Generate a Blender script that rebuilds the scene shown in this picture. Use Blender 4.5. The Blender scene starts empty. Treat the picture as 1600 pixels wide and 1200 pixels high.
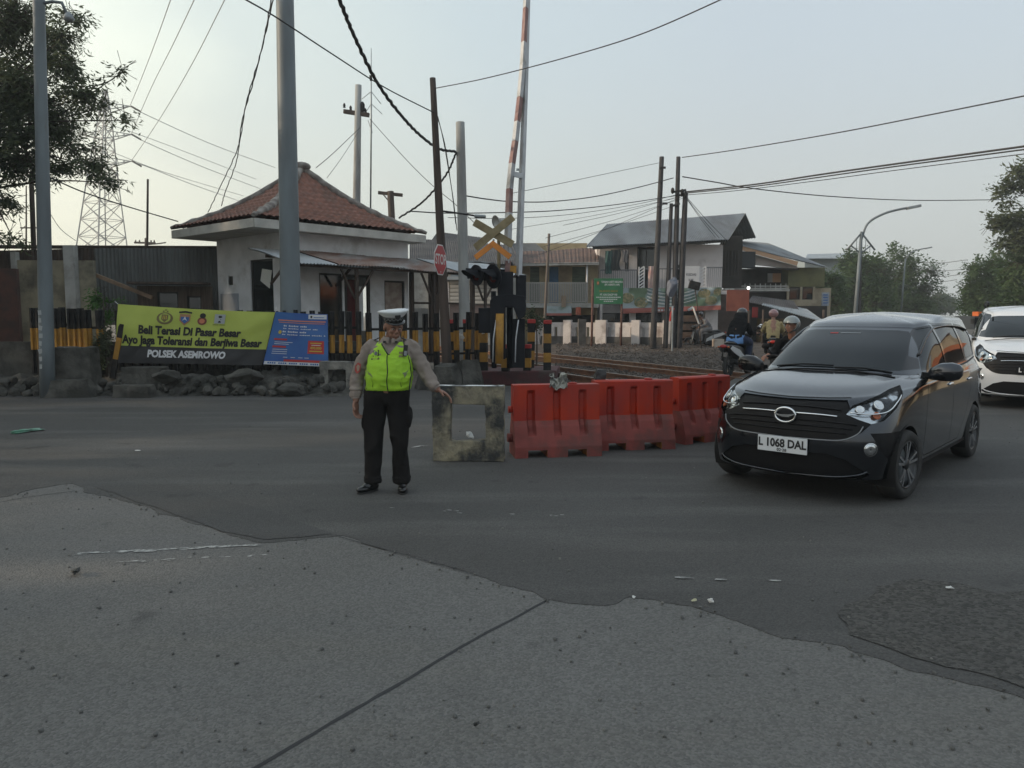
import bpy, bmesh, math, random
import numpy as np
from mathutils import Vector, Matrix, noise, Quaternion
R = math.radians
scene = bpy.context.scene
# ---------------- camera ----------------
F_PX, PITCH, CAM_H = 1186.0, R(5.3), 1.6
cam_d = bpy.data.cameras.new("camera"); cam = bpy.data.objects.new("camera", cam_d)
scene.collection.objects.link(cam)
cam.location = (0, 0, CAM_H); cam.rotation_euler = (R(90) - PITCH, 0, 0)
cam_d.sensor_width = 36.0; cam_d.lens = 36.0 * F_PX / 1600.0
cam_d.clip_start = 0.05; cam_d.clip_end = 3000
scene.camera = cam
# ---------------- world, sun, exposure ----------------
SUN_AZ, SUN_EL = R(-97), R(18)
GLOW_AZ, GLOW_EL = R(-52), R(10)        # where the haze bank is brightest          # azimuth measured from +Y towards +X
world = bpy.data.worlds.new("World"); scene.world = world; world.use_nodes = True
wn = world.node_tree; wn.nodes.clear()
wo = wn.nodes.new("ShaderNodeOutputWorld"); wb = wn.nodes.new("ShaderNodeBackground")
sky = wn.nodes.new("ShaderNodeTexSky"); sky.sky_type = 'NISHITA'; sky.sun_disc = False
sky.sun_elevation = SUN_EL; sky.sun_rotation = SUN_AZ
sky.air_density = 1.2; sky.dust_density = 5.0; sky.ozone_density = 1.0
hs = wn.nodes.new("ShaderNodeHueSaturation"); hs.inputs["Saturation"].default_value = 0.55
mixw = wn.nodes.new("ShaderNodeMix"); mixw.data_type = 'RGBA'
mixw.inputs[0].default_value = 0.80                        # a veil of high thin cloud over the clear sky, brighter towards the sun
def wnode(t, **kw):
    n = wn.nodes.new(t)
    for k, v in kw.items(): setattr(n, k, v)
    return n
wtc = wnode("ShaderNodeTexCoord"); wdot = wnode("ShaderNodeVectorMath", operation='DOT_PRODUCT')
wdot.inputs[1].default_value = (math.sin(GLOW_AZ) * math.cos(GLOW_EL), math.cos(GLOW_AZ) * math.cos(GLOW_EL), math.sin(GLOW_EL))
wn.links.new(wtc.outputs["Generated"], wdot.inputs[0])
wcl = wnode("ShaderNodeMapping"); wcl.inputs["Scale"].default_value = (1, 1, 4); wn.links.new(wtc.outputs["Generated"], wcl.inputs[0])
wnz = wnode("ShaderNodeTexNoise"); wnz.inputs["Scale"].default_value = 2.2; wnz.inputs["Detail"].default_value = 5; wn.links.new(wcl.outputs[0], wnz.inputs["Vector"])
wma = wnode("ShaderNodeMath", operation='MULTIPLY_ADD'); wma.inputs[1].default_value = .16; wma.inputs[2].default_value = -.08; wn.links.new(wnz.outputs[0], wma.inputs[0])
wad = wnode("ShaderNodeMath", operation='ADD'); wn.links.new(wdot.outputs["Value"], wad.inputs[0]); wn.links.new(wma.outputs[0], wad.inputs[1])
wr = wnode("ShaderNodeValToRGB"); wn.links.new(wad.outputs[0], wr.inputs[0])
e_ = wr.color_ramp.elements; e_[0].position = 0.0; e_[0].color = (2.2, 2.6, 2.95, 1); e_[1].position = 1.0; e_[1].color = (6.2, 6.2, 5.1, 1)
for p_, c_ in ((.40, (2.2, 2.6, 2.95, 1)), (.66, (2.35, 2.85, 3.1, 1)), (.84, (2.95, 3.4, 3.3, 1)), (.94, (4.5, 4.85, 4.15, 1))):
    q_ = e_.new(p_); q_.color = c_
wsep = wnode("ShaderNodeSeparateXYZ"); wn.links.new(wtc.outputs["Generated"], wsep.inputs[0])
whz = wnode("ShaderNodeMapRange", interpolation_type='SMOOTHSTEP'); whz.inputs[1].default_value = -.02; whz.inputs[2].default_value = .36; whz.inputs[3].default_value = 1; whz.inputs[4].default_value = 0
wn.links.new(wsep.outputs[2], whz.inputs[0])
wmx = wnode("ShaderNodeMix", data_type='RGBA', blend_type='MULTIPLY'); wmx.inputs[7].default_value = (1.20, 1.07, .94, 1)
wn.links.new(whz.outputs[0], wmx.inputs[0]); wn.links.new(wr.outputs[0], wmx.inputs[6]); wn.links.new(wmx.outputs[2], mixw.inputs[7])
wn.links.new(sky.outputs[0], hs.inputs["Color"]); wn.links.new(hs.outputs[0], mixw.inputs[6])
wn.links.new(mixw.outputs[2], wb.inputs[0]); wb.inputs[1].default_value = 0.15
wn.links.new(wb.outputs[0], wo.inputs[0])
sun_d = bpy.data.lights.new("sun", 'SUN'); sun = bpy.data.objects.new("sun", sun_d); scene.collection.objects.link(sun)
sun_d.energy = 2.2; sun_d.angle = R(1.5); sun_d.color = (1.0, 0.80, 0.58)
sdir = Vector((math.sin(SUN_AZ) * math.cos(SUN_EL), math.cos(SUN_AZ) * math.cos(SUN_EL), math.sin(SUN_EL)))
sun.rotation_euler = sdir.to_track_quat('Z', 'Y').to_euler(); sun.location = (-40, 20, 40)
scene.view_settings.view_transform = 'Standard'; scene.view_settings.look = 'None'
scene.view_settings.exposure = 0.90; scene.view_settings.gamma = 1.0
scene.view_settings.use_curve_mapping = False
scene.cycles.volume_step_rate = 4.0; scene.cycles.max_bounces = 6; scene.cycles.volume_bounces = 0
scene.cycles.transparent_max_bounces = 8
scene.cycles.use_denoising = True
COL = scene.collection
rnd = random.Random(7)

# ---------------- picture-measured points: pixel of the 1600x1200 photo + distance -> a place in metres ----------------
def ray(px, py):
    a, b = (px - 800) / F_PX, (600 - py) / F_PX
    return Vector((a, math.cos(PITCH) + b * math.sin(PITCH), -math.sin(PITCH) + b * math.cos(PITCH)))
def A(px, py, Y):
    r = ray(px, py); return Vector((0, 0, CAM_H)) + r * (Y / r.y)
def G(px, py, z=0.0):
    r = ray(px, py); return Vector((0, 0, CAM_H)) + r * ((z - CAM_H) / r.z)
def X_at(px, Y, z=1.6):
    # x of a vertical thing seen at column px (its foot depends a little on height)
    c = Vector((0, Y, z - CAM_H)); depth = c.y * math.cos(PITCH) - c.z * math.sin(PITCH)
    return (px - 800) / F_PX * depth
def Z_at(py, Y):
    return A(800, py, Y).z

# ---------------- materials ----------------
MATS = {}
def nd(nt, t, **kw):
    n = nt.nodes.new(t)
    for k, v in kw.items(): setattr(n, k, v)
    return n
def mat(name, col, rough=0.7, metal=0.0, col2=None, vs=3.0, lo=0.4, hi=0.62, bump=0.0, bs=40.0, coat=0.0,
        detail=6.0, aniso=(1, 1, 1), trans=0.0, emit=0.0, spec=0.5, dirt=None, ds=0.6, dlo=0.5, dhi=0.7, sub=0.0, ior=1.45, alpha=1.0, rvar=0.0):
    """Principled with two-tone noise, optional larger dirt patches and a bump."""
    if name in MATS: return MATS[name]
    m = bpy.data.materials.new(name); m.use_nodes = True; nt = m.node_tree
    p = nt.nodes["Principled BSDF"]
    p.inputs["Base Color"].default_value = (*col, 1); p.inputs["Roughness"].default_value = rough
    p.inputs["Metallic"].default_value = metal; p.inputs["Coat Weight"].default_value = coat
    p.inputs["Coat Roughness"].default_value = 0.04
    p.inputs["Transmission Weight"].default_value = trans; p.inputs["Specular IOR Level"].default_value = spec
    p.inputs["IOR"].default_value = ior; p.inputs["Alpha"].default_value = alpha
    if emit: p.inputs["Emission Color"].default_value = (*col, 1); p.inputs["Emission Strength"].default_value = emit
    tc = nd(nt, "ShaderNodeTexCoord"); mp = nd(nt, "ShaderNodeMapping"); mp.inputs["Scale"].default_value = aniso
    nt.links.new(tc.outputs["Object"], mp.inputs[0])
    last = None
    if col2:
        nz = nd(nt, "ShaderNodeTexNoise"); nz.inputs["Scale"].default_value = vs; nz.inputs["Detail"].default_value = detail
        nt.links.new(mp.outputs[0], nz.inputs["Vector"])
        mr = nd(nt, "ShaderNodeMapRange"); mr.inputs[1].default_value = lo; mr.inputs[2].default_value = hi
        nt.links.new(nz.outputs[0], mr.inputs[0])
        mx = nd(nt, "ShaderNodeMix", data_type='RGBA'); mx.inputs[6].default_value = (*col, 1); mx.inputs[7].default_value = (*col2, 1)
        nt.links.new(mr.outputs[0], mx.inputs[0]); last = mx.outputs[2]
        if rvar:
            ra = nd(nt, "ShaderNodeMapRange"); ra.inputs[3].default_value = rough; ra.inputs[4].default_value = rough + rvar
            nt.links.new(mr.outputs[0], ra.inputs[0]); nt.links.new(ra.outputs[0], p.inputs["Roughness"])
    if dirt:
        nz = nd(nt, "ShaderNodeTexNoise"); nz.inputs["Scale"].default_value = ds; nz.inputs["Detail"].default_value = 9; nz.inputs["Roughness"].default_value = 0.65
        nt.links.new(mp.outputs[0], nz.inputs["Vector"])
        mr = nd(nt, "ShaderNodeMapRange"); mr.inputs[1].default_value = dlo; mr.inputs[2].default_value = dhi
        nt.links.new(nz.outputs[0], mr.inputs[0])
        mx = nd(nt, "ShaderNodeMix", data_type='RGBA'); mx.inputs[6].default_value = (*col, 1); mx.inputs[7].default_value = (*dirt, 1)
        if last: nt.links.new(last, mx.inputs[6])
        nt.links.new(mr.outputs[0], mx.inputs[0]); last = mx.outputs[2]
    if last: nt.links.new(last, p.inputs["Base Color"])
    if bump:
        nz = nd(nt, "ShaderNodeTexNoise"); nz.inputs["Scale"].default_value = bs; nz.inputs["Detail"].default_value = 5
        nt.links.new(mp.outputs[0], nz.inputs["Vector"])
        bp = nd(nt, "ShaderNodeBump"); bp.inputs["Strength"].default_value = bump; bp.inputs["Distance"].default_value = 0.02
        nt.links.new(nz.outputs[0], bp.inputs["Height"]); nt.links.new(bp.outputs[0], p.inputs["Normal"])
    MATS[name] = m
    return m
def leafmat(name, c1, c2, scale=0.7):
    if name in MATS: return MATS[name]
    m = mat(name, c1, rough=0.55, col2=c2, vs=scale, lo=0.3, hi=0.7, spec=0.35)
    nt = m.node_tree; p = nt.nodes["Principled BSDF"]; out = nt.nodes["Material Output"]
    tr = nd(nt, "ShaderNodeBsdfTranslucent"); mx = nd(nt, "ShaderNodeMixShader"); mx.inputs[0].default_value = 0.42
    src = p.inputs["Base Color"].links[0].from_socket
    nt.links.new(src, tr.inputs[0]); nt.links.new(p.outputs[0], mx.inputs[1]); nt.links.new(tr.outputs[0], mx.inputs[2])
    nt.links.new(mx.outputs[0], out.inputs[0])
    return m

# ---------------- mesh builder ----------------
def frame_z(d):
    """a 3x3 whose Z column points along d"""
    return Vector(d).normalized().to_track_quat('Z', 'Y').to_matrix()
class MB:
    def __init__(s, M=None): s.v = []; s.f = []; s.mi = []; s.sm = []; s.M = M or Matrix.Identity(4); s.cur = 0
    def add(s, vs, fs, smooth=False):
        b = len(s.v)
        s.v += [s.M @ Vector(p) for p in vs]
        s.f += [tuple(b + i for i in f) for f in fs]
        s.mi += [s.cur] * len(fs); s.sm += [smooth] * len(fs); return s
    def box(s, c, d, rz=0.0, rx=0.0, ry=0.0):
        hx, hy, hz = d[0] / 2, d[1] / 2, d[2] / 2
        m = Matrix.Rotation(rz, 3, 'Z') @ Matrix.Rotation(ry, 3, 'Y') @ Matrix.Rotation(rx, 3, 'X')
        vs = [Vector(c) + m @ Vector((x, y, z)) for z in (-hz, hz) for y in (-hy, hy) for x in (-hx, hx)]
        return s.add(vs, [(0, 2, 3, 1), (4, 5, 7, 6), (0, 1, 5, 4), (2, 6, 7, 3), (0, 4, 6, 2), (1, 3, 7, 5)])
    def bar(s, p0, p1, w, h, up=(0, 0, 1)):
        p0, p1 = Vector(p0), Vector(p1); d = (p1 - p0).normalized(); a = d.cross(Vector(up))
        if a.length < 1e-4: a = d.cross(Vector((1, 0, 0)))
        a.normalize(); b = a.cross(d)
        q = [(-1, -1), (1, -1), (1, 1), (-1, 1)]
        vs = [p + a * (x * w / 2) + b * (y * h / 2) for p in (p0, p1) for x, y in q]
        return s.add(vs, [(3, 2, 1, 0), (4, 5, 6, 7)] + [(i, (i + 1) % 4, 4 + (i + 1) % 4, 4 + i) for i in range(4)])
    def rings(s, rs, closed=True, caps=True, smooth=True):
        n = len(rs[0]); vs = [p for r in rs for p in r]; fs = []
        for k in range(len(rs) - 1):
            for i in range(n if closed else n - 1):
                j = (i + 1) % n; fs.append((k * n + i, k * n + j, (k + 1) * n + j, (k + 1) * n + i))
        s.add(vs, fs, smooth)
        if caps:
            b = len(s.v) - len(vs)
            s.f += [tuple(b + i for i in reversed(range(n))), tuple(b + (len(rs) - 1) * n + i for i in range(n))]
            s.mi += [s.cur] * 2; s.sm += [False] * 2
        return s
    def tube(s, pts, r, n=8, caps=True, smooth=True, flat=1.0, up=None):
        pts = [Vector(p) for p in pts]; rr = r if hasattr(r, '__len__') else [r] * len(pts); rs = []
        ref = None
        for i, p in enumerate(pts):
            d = (pts[min(i + 1, len(pts) - 1)] - pts[max(i - 1, 0)]).normalized()
            if ref is None:
                ref = Vector(up) if up else (Vector((0, 0, 1)) if abs(d.z) < 0.9 else Vector((1, 0, 0)))
            a = d.cross(ref)
            if a.length < 1e-5: a = d.cross(Vector((0.3, 1, 0.2)))
            a.normalize(); b = a.cross(d).normalized(); ref = b
            rs.append([p + a * (math.cos(t) * rr[i]) + b * (math.sin(t) * rr[i] * flat) for t in [2 * math.pi * k / n for k in range(n)]])
        return s.rings(rs, True, caps, smooth)
    def cyl(s, p0, p1, r0, r1=None, n=16, caps=True, smooth=True): return s.tube([p0, p1], [r0, r0 if r1 is None else r1], n, caps, smooth)
    def lathe(s, c, prof, axis=(0, 0, 1), n=24, smooth=True, caps=True):
        m = frame_z(axis); c = Vector(c)
        rs = [[c + m @ Vector((math.cos(t) * r, math.sin(t) * r, h)) for t in [2 * math.pi * k / n for k in range(n)]] for r, h in prof]
        return s.rings(rs, True, caps, smooth)
    def prism(s, poly, o, u, v, depth, off=0.0):
        """polygon (list of 2D) in the plane o + a*u + b*v, thickened by depth along u x v (starting at off)"""
        o, u, v = Vector(o), Vector(u), Vector(v); w = u.cross(v).normalized(); n = len(poly)
        vs = [o + u * a + v * b + w * off for a, b in poly] + [o + u * a + v * b + w * (off + depth) for a, b in poly]
        return s.add(vs, [tuple(reversed(range(n))), tuple(range(n, 2 * n))] + [(i, (i + 1) % n, n + (i + 1) % n, n + i) for i in range(n)])
    def grid(s, P, smooth=True, flip=False):
        nu, nv = len(P), len(P[0]); vs = [p for r in P for p in r]; fs = []
        for i in range(nu - 1):
            for j in range(nv - 1):
                q = (i * nv + j, (i + 1) * nv + j, (i + 1) * nv + j + 1, i * nv + j + 1)
                fs.append(tuple(reversed(q)) if flip else q)
        return s.add(vs, fs, smooth)
    def ball(s, c, r, rot=None, nu=16, nv=10, e=1.0):
        c = Vector(c); r = r if hasattr(r, '__len__') else (r, r, r); rot = rot or Matrix.Identity(3); rs = []
        for j in range(nv + 1):
            t = math.pi * (j + 0.0) / nv; t = min(max(t, 0.02), math.pi - 0.02)
            rs.append([c + rot @ Vector((r[0] * math.sin(t) * math.cos(a), r[1] * math.sin(t) * math.sin(a), -r[2] * math.cos(t))) for a in [2 * math.pi * k / nu for k in range(nu)]])
        return s.rings(rs, True, True, True)
    def mesh(s, name, mats):
        me = bpy.data.meshes.new(name); me.from_pydata([tuple(p) for p in s.v], [], s.f)
        for m in (mats if isinstance(mats, (list, tuple)) else [mats]): me.materials.append(m)
        me.polygons.foreach_set("material_index", s.mi); me.polygons.foreach_set("use_smooth", s.sm)
        me.update(); return me
    def build(s, name, mats, parent=None, bevel=0.0, seg=2, loc=None):
        me = s.mesh(name, mats)
        bm = bmesh.new(); bm.from_mesh(me); bmesh.ops.recalc_face_normals(bm, faces=bm.faces)
        bm.to_mesh(me); bm.free()
        o = bpy.data.objects.new(name, me); COL.objects.link(o)
        if parent is not None: o.parent = parent
        if loc is not None: o.location = loc
        if bevel:
            md = o.modifiers.new("edge", 'BEVEL'); md.width = bevel; md.segments = seg; md.limit_method = 'ANGLE'; md.angle_limit = R(40)
            md.harden_normals = False
        return o
def empty(name, loc=(0, 0, 0), rz=0.0):
    o = bpy.data.objects.new(name, None); COL.objects.link(o); o.location = loc; o.rotation_euler = (0, 0, rz); o.empty_display_size = 0.2
    return o
def tag(o, label, cat, group=None, kind=None):
    if label: o["label"] = label
    if cat: o["category"] = cat
    if group: o["group"] = group
    if kind: o["kind"] = kind
    return o
def thing(name, label, cat, loc=(0, 0, 0), rz=0.0, group=None): return tag(empty(name, loc, rz), label, cat, group)
def structure(o): o["kind"] = "structure"; return o
def copy_tree(o, parent=None):
    c = o.copy(); COL.objects.link(c); c.parent = parent
    for ch in o.children: copy_tree(ch, c)
    return c
def fuse(mb, voxel, smooth=4, wr=0.0, wscale=8.0, stretch=(1, 1, 1), seed=0.0):
    """weld overlapping closed shapes into one continuous skin; wr = cloth wrinkle height"""
    me = mb.mesh("tmp", []) if False else mb.mesh("tmp", MATS.get("tmpm") or mat("tmpm", (1, 1, 1)))
    bm = bmesh.new(); bm.from_mesh(me); bmesh.ops.recalc_face_normals(bm, faces=bm.faces); bm.to_mesh(me); bm.free()
    o = bpy.data.objects.new("tmp", me); COL.objects.link(o)
    r = o.modifiers.new("r", 'REMESH'); r.mode = 'VOXEL'; r.voxel_size = voxel; r.use_smooth_shade = True
    if smooth:
        sm = o.modifiers.new("s", 'SMOOTH'); sm.iterations = smooth; sm.factor = 0.6
    dg = bpy.context.evaluated_depsgraph_get()
    out = bpy.data.meshes.new_from_object(o.evaluated_get(dg)); bpy.data.objects.remove(o); bpy.data.meshes.remove(me)
    out.materials.clear()
    if wr:
        n = len(out.vertices); nm = [v.normal.copy() for v in out.vertices]
        for v, q in zip(out.vertices, nm):
            p = Vector((v.co.x * stretch[0], v.co.y * stretch[1], v.co.z * stretch[2])) * wscale + Vector((seed, seed * 2, 0))
            h = noise.noise(p) + 0.5 * noise.noise(p * 2.1)
            v.co += q * (wr * (1 - abs(h) * 2.2))
    for p in out.polygons: p.use_smooth = True
    return out
def link_mesh(name, me, m, parent=None):
    me.name = name
    for k in (m if isinstance(m, (list, tuple)) else [m]): me.materials.append(k)
    o = bpy.data.objects.new(name, me); COL.objects.link(o)
    if parent is not None: o.parent = parent
    return o
def text(s, name, m, put, size=0.1, parent=None, sx=1.0, bold=0.0, align='CENTER', extr=0.0):
    """writing: glyph outlines turned into a mesh; put(a, b) places plane coordinates in space"""
    c = bpy.data.curves.new("t", 'FONT'); c.body = s; c.size = size; c.align_x = align; c.align_y = 'CENTER'; c.offset = bold; c.extrude = extr
    c.resolution_u = 3
    o = bpy.data.objects.new("t", c); COL.objects.link(o)
    dg = bpy.context.evaluated_depsgraph_get(); dg.update()
    me = bpy.data.meshes.new_from_object(o.evaluated_get(dg)); bpy.data.objects.remove(o); bpy.data.curves.remove(c)
    for v in me.vertices: v.co = put(v.co.x * sx, v.co.y, v.co.z)
    me.materials.clear(); me.name = name
    return link_mesh(name, me, m, parent)
def plane_put(o, u, v, off=0.004):
    o, u, v = Vector(o), Vector(u).normalized(), Vector(v).normalized(); w = u.cross(v)
    return lambda a, b, c=0.0: o + u * a + v * b + w * (off + c)
def crom(pts, n=8):
    """Catmull-Rom through points"""
    P = [Vector(p) for p in pts]; P = [P[0] * 2 - P[1]] + P + [P[-1] * 2 - P[-2]]; out = []
    for i in range(1, len(P) - 2):
        for k in range(n):
            t = k / n; a, b, c, d = P[i - 1], P[i], P[i + 1], P[i + 2]
            out.append(0.5 * ((2 * b) + (c - a) * t + (2 * a - 5 * b + 4 * c - d) * t * t + (3 * b - a - 3 * c + d) * t ** 3))
    out.append(P[-2]); return out
def ragged(pts, step=0.12, amp=0.04, sc=2.5, seed=0.0):
    """a polyline broken up into an irregular edge"""
    out = []
    for a, b in zip(pts[:-1], pts[1:]):
        a, b = Vector(a), Vector(b); n = max(1, int((b - a).length / step)); d = (b - a).normalized(); q = Vector((-d.y, d.x, 0))
        for k in range(n):
            p = a + (b - a) * (k / n)
            h = noise.noise(Vector((p.x, p.y, seed)) * sc) * 1.4 + noise.noise(Vector((p.x, p.y, seed + 5)) * sc * 4) * 0.6
            out.append(p + q * (h * amp))
    out.append(Vector(pts[-1])); return out
# ---------------- ground, roads ----------------
def asphalt_mat(name, c1, c2, speck, scale, bump, rough, patch):
    m = bpy.data.materials.new(name); m.use_nodes = True; nt = m.node_tree; p = nt.nodes["Principled BSDF"]
    L = nt.links.new; tc = nd(nt, "ShaderNodeTexCoord")
    big = nd(nt, "ShaderNodeTexNoise"); big.inputs["Scale"].default_value = 0.45; big.inputs["Detail"].default_value = 7; big.inputs["Roughness"].default_value = .6
    L(tc.outputs["Object"], big.inputs["Vector"])
    r1 = nd(nt, "ShaderNodeMapRange"); r1.inputs[1].default_value = .35; r1.inputs[2].default_value = .68; L(big.outputs[0], r1.inputs[0])
    m1 = nd(nt, "ShaderNodeMix", data_type='RGBA'); m1.inputs[6].default_value = (*c1, 1); m1.inputs[7].default_value = (*c2, 1); L(r1.outputs[0], m1.inputs[0])
    mpw = nd(nt, "ShaderNodeMapping"); mpw.inputs["Scale"].default_value = (0.25, 1.6, 1); mpw.inputs["Rotation"].default_value = (0, 0, R(-14)); L(tc.outputs["Object"], mpw.inputs[0])
    wear = nd(nt, "ShaderNodeTexNoise"); wear.inputs["Scale"].default_value = 1.0; wear.inputs["Detail"].default_value = 8; L(mpw.outputs[0], wear.inputs["Vector"])
    r2 = nd(nt, "ShaderNodeMapRange"); r2.inputs[1].default_value = .5; r2.inputs[2].default_value = .72; L(wear.outputs[0], r2.inputs[0])
    m2 = nd(nt, "ShaderNodeMix", data_type='RGBA'); m2.inputs[7].default_value = (*patch, 1); L(m1.outputs[2], m2.inputs[6]); L(r2.outputs[0], m2.inputs[0])
    vo = nd(nt, "ShaderNodeTexVoronoi"); vo.inputs["Scale"].default_value = scale; L(tc.outputs["Object"], vo.inputs["Vector"])
    # individual chippings: some light, some dark
    sp = nd(nt, "ShaderNodeSeparateColor"); L(vo.outputs["Color"], sp.inputs[0])
    r3 = nd(nt, "ShaderNodeMapRange"); r3.inputs[1].default_value = 0; r3.inputs[2].default_value = 1; r3.inputs[3].default_value = 1 - speck; r3.inputs[4].default_value = 1 + speck
    L(sp.outputs[0], r3.inputs[0])
    m3 = nd(nt, "ShaderNodeMix", data_type='RGBA', blend_type='MULTIPLY'); m3.inputs[0].default_value = 1
    L(m2.outputs[2], m3.inputs[6]); L(r3.outputs[0], m3.inputs[7])
    # oily dark spots
    so = nd(nt, "ShaderNodeTexNoise"); so.inputs["Scale"].default_value = 2.2; so.inputs["Detail"].default_value = 3; L(tc.outputs["Object"], so.inputs["Vector"])
    r4 = nd(nt, "ShaderNodeMapRange"); r4.inputs[1].default_value = .66; r4.inputs[2].default_value = .74; r4.inputs[3].default_value = 0; r4.inputs[4].default_value = .45; L(so.outputs[0], r4.inputs[0])
    m4 = nd(nt, "ShaderNodeMix", data_type='RGBA'); m4.inputs[7].default_value = (c1[0] * .35, c1[1] * .35, c1[2] * .37, 1); L(m3.outputs[2], m4.inputs[6]); L(r4.outputs[0], m4.inputs[0])
    L(m4.outputs[2], p.inputs["Base Color"])
    mid = nd(nt, "ShaderNodeTexNoise"); mid.inputs["Scale"].default_value = scale * .35; mid.inputs["Detail"].default_value = 6; L(tc.outputs["Object"], mid.inputs["Vector"])
    ad = nd(nt, "ShaderNodeMath", operation='ADD'); L(mid.outputs[0], ad.inputs[0])
    mu = nd(nt, "ShaderNodeMath", operation='MULTIPLY'); mu.inputs[1].default_value = -.8; L(vo.outputs["Distance"], mu.inputs[0]); L(mu.outputs[0], ad.inputs[1])
    bp = nd(nt, "ShaderNodeBump"); bp.inputs["Strength"].default_value = bump; bp.inputs["Distance"].default_value = .012
    L(ad.outputs[0], bp.inputs["Height"]); L(bp.outputs[0], p.inputs["Normal"])
    ro = nd(nt, "ShaderNodeMapRange"); ro.inputs[3].default_value = rough; ro.inputs[4].default_value = rough + .12; L(r1.outputs[0], ro.inputs[0]); L(ro.outputs[0], p.inputs["Roughness"])
    p.inputs["Specular IOR Level"].default_value = .4
    MATS[name] = m; return m
M_conc_road = asphalt_mat("weathered_concrete_road", (.116, .113, .106), (.144, .141, .135), .24, 95, .55, .82, (.134, .128, .116))
M_asph = asphalt_mat("worn_asphalt", (.056, .054, .051), (.079, .0765, .073), .28, 110, .45, .76, (.105, .102, .096))
M_asph2 = asphalt_mat("dark_asphalt", (.051, .049, .047), (.067, .065, .062), .22, 110, .4, .74, (.066, .066, .065))
M_asph3 = asphalt_mat("rough_old_asphalt", (.056, .054, .050), (.075, .070, .062), .5, 60, .8, .85, (.066, .062, .055))
M_dirt = mat("dry_dirt", (.14, .115, .09), .95, col2=(.08, .068, .055), vs=1.2, bump=.8, bs=14, dirt=(.19, .17, .14), ds=.4)

def sheet(name, pts, z, m, skirt=0.0, tess=True):
    from mathutils.geometry import tessellate_polygon
    P = [Vector((p[0], p[1], z)) for p in pts]
    mb = MB(); n = len(P)
    tris = tessellate_polygon([P]); mb.add(P, [tuple(t) for t in tris])
    if skirt:
        mb.add(P + [Vector((p.x, p.y, z - skirt)) for p in P], [(i, (i + 1) % n, n + (i + 1) % n, n + i) for i in range(n)])
    me = mb.mesh(name, m)
    bm = bmesh.new(); bm.from_mesh(me)
    for f in bm.faces:
        if abs(f.normal.z) > .5 and f.normal.z < 0: f.normal_flip()
    bm.to_mesh(me); bm.free()
    o = bpy.data.objects.new(name, me); COL.objects.link(o); return structure(o)
g = MB(); N = 24
ring = [Vector((math.cos(t) * 300, 150 + math.sin(t) * 300, 0)) for t in [2 * math.pi * k / 48 for k in range(48)]]
g.add(ring, [tuple(range(48))]); structure(g.build("ground", M_dirt))

# light concrete carriageway nearest the camera
edge_px = [(-700, 800), (-200, 792), (0, 778), (60, 764), (112, 757), (135, 769), (200, 785), (262, 806), (350, 836), (415, 849), (470, 846), (535, 838), (600, 859), (700, 886), (765, 905), (855, 940),
           (940, 946), (985, 931), (1030, 938), (1080, 948), (1130, 970), (1200, 994), (1320, 1012), (1400, 1040), (1480, 1066), (1600, 1092), (1900, 1150), (2600, 1260)]
edge = [G(a, b) for a, b in edge_px]
sheet("concrete_road", [(-30, -12), (30, -12), (30, 9), (-30, 9)], .004, M_conc_road)
# asphalt surfacing laid over it, with a broken edge 12 mm thick
er = ragged(edge, .03, .045, 3.0)
road_far = [(26, 2.0), (46, 40), (150, 214), (138, 222), (30, 42), (19, 26.5), (13.0, 22.5), (6.6, 21.5), (4.2, 17.0), (1.3, 16.75), (-2.2, 16.6), (-3.6, 15.4), (-5.2, 14.9), (-8.5, 14.7), (-11.2, 14.9), (-14, 15.6), (-30, 16.4), (-30, 7.0)]
sheet("asphalt_road", [(p.x, p.y) for p in er] + road_far, .0075, M_asph, .0035)
# darker strip where the asphalt was patched
strip = [(150, 762), (270, 758), (330, 776), (420, 800), (520, 836), (470, 842), (415, 845), (350, 832), (262, 802), (200, 781)]
sheet("asphalt_patch", ragged([G(a, b) for a, b in strip + strip[:1]], .08, .02, 3, 4)[:-1], .0115, M_asph2)
band = [(1000, 930), (1100, 955), (1210, 985), (1330, 1000), (1260, 975), (1290, 930), (1380, 905), (1200, 880), (1060, 905)]
0 and sheet("asphalt_patch", ragged([G(a, b) for a, b in band + band[:1]], .08, .025, 3, 9)[:-1], .0115, M_asph2)
rough = [(1330, 995), (1310, 960), (1370, 918), (1430, 908), (1500, 914), (1560, 930), (1640, 922), (1760, 960), (1760, 1110), (1600, 1075), (1480, 1045), (1400, 1022)]
sheet("asphalt_patch", ragged([G(a, b) for a, b in rough + rough[:1]], .07, .04, 3, 15)[:-1], .0117, M_asph3)
smooth_ = [(560, 790), (820, 745), (1040, 760), (1100, 800), (980, 850), (760, 850), (640, 840)]
# expansion joints of the concrete slabs: thin dark tar lines
def joint(px, w=.012, z=.0058):
    c = ragged([G(a, b) for a, b in px], .06, .008, 3, 2); mb = MB(); L_, R_ = [], []
    for i, p in enumerate(c):
        d = (c[min(i + 1, len(c) - 1)] - c[max(i - 1, 0)]).normalized(); q = Vector((-d.y, d.x, 0)); ww = w * (0.7 + .6 * abs(noise.noise(p * 5)))
        L_.append(Vector((p.x, p.y, z)) + q * ww); R_.append(Vector((p.x, p.y, z)) - q * ww)
    mb.grid([L_, R_], smooth=False, flip=True); return structure(mb.build("road_joint", M_tar))
M_tar = mat("tar_joint", (.028, .028, .03), .8)
joint([(858, 938), (760, 990), (640, 1060), (520, 1130), (400, 1202), (300, 1262)])
joint([(-60, 797), (40, 778), (118, 768)], .008)
joint([(525, 838), (620, 866), (740, 900)], .005, .0110)
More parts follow.
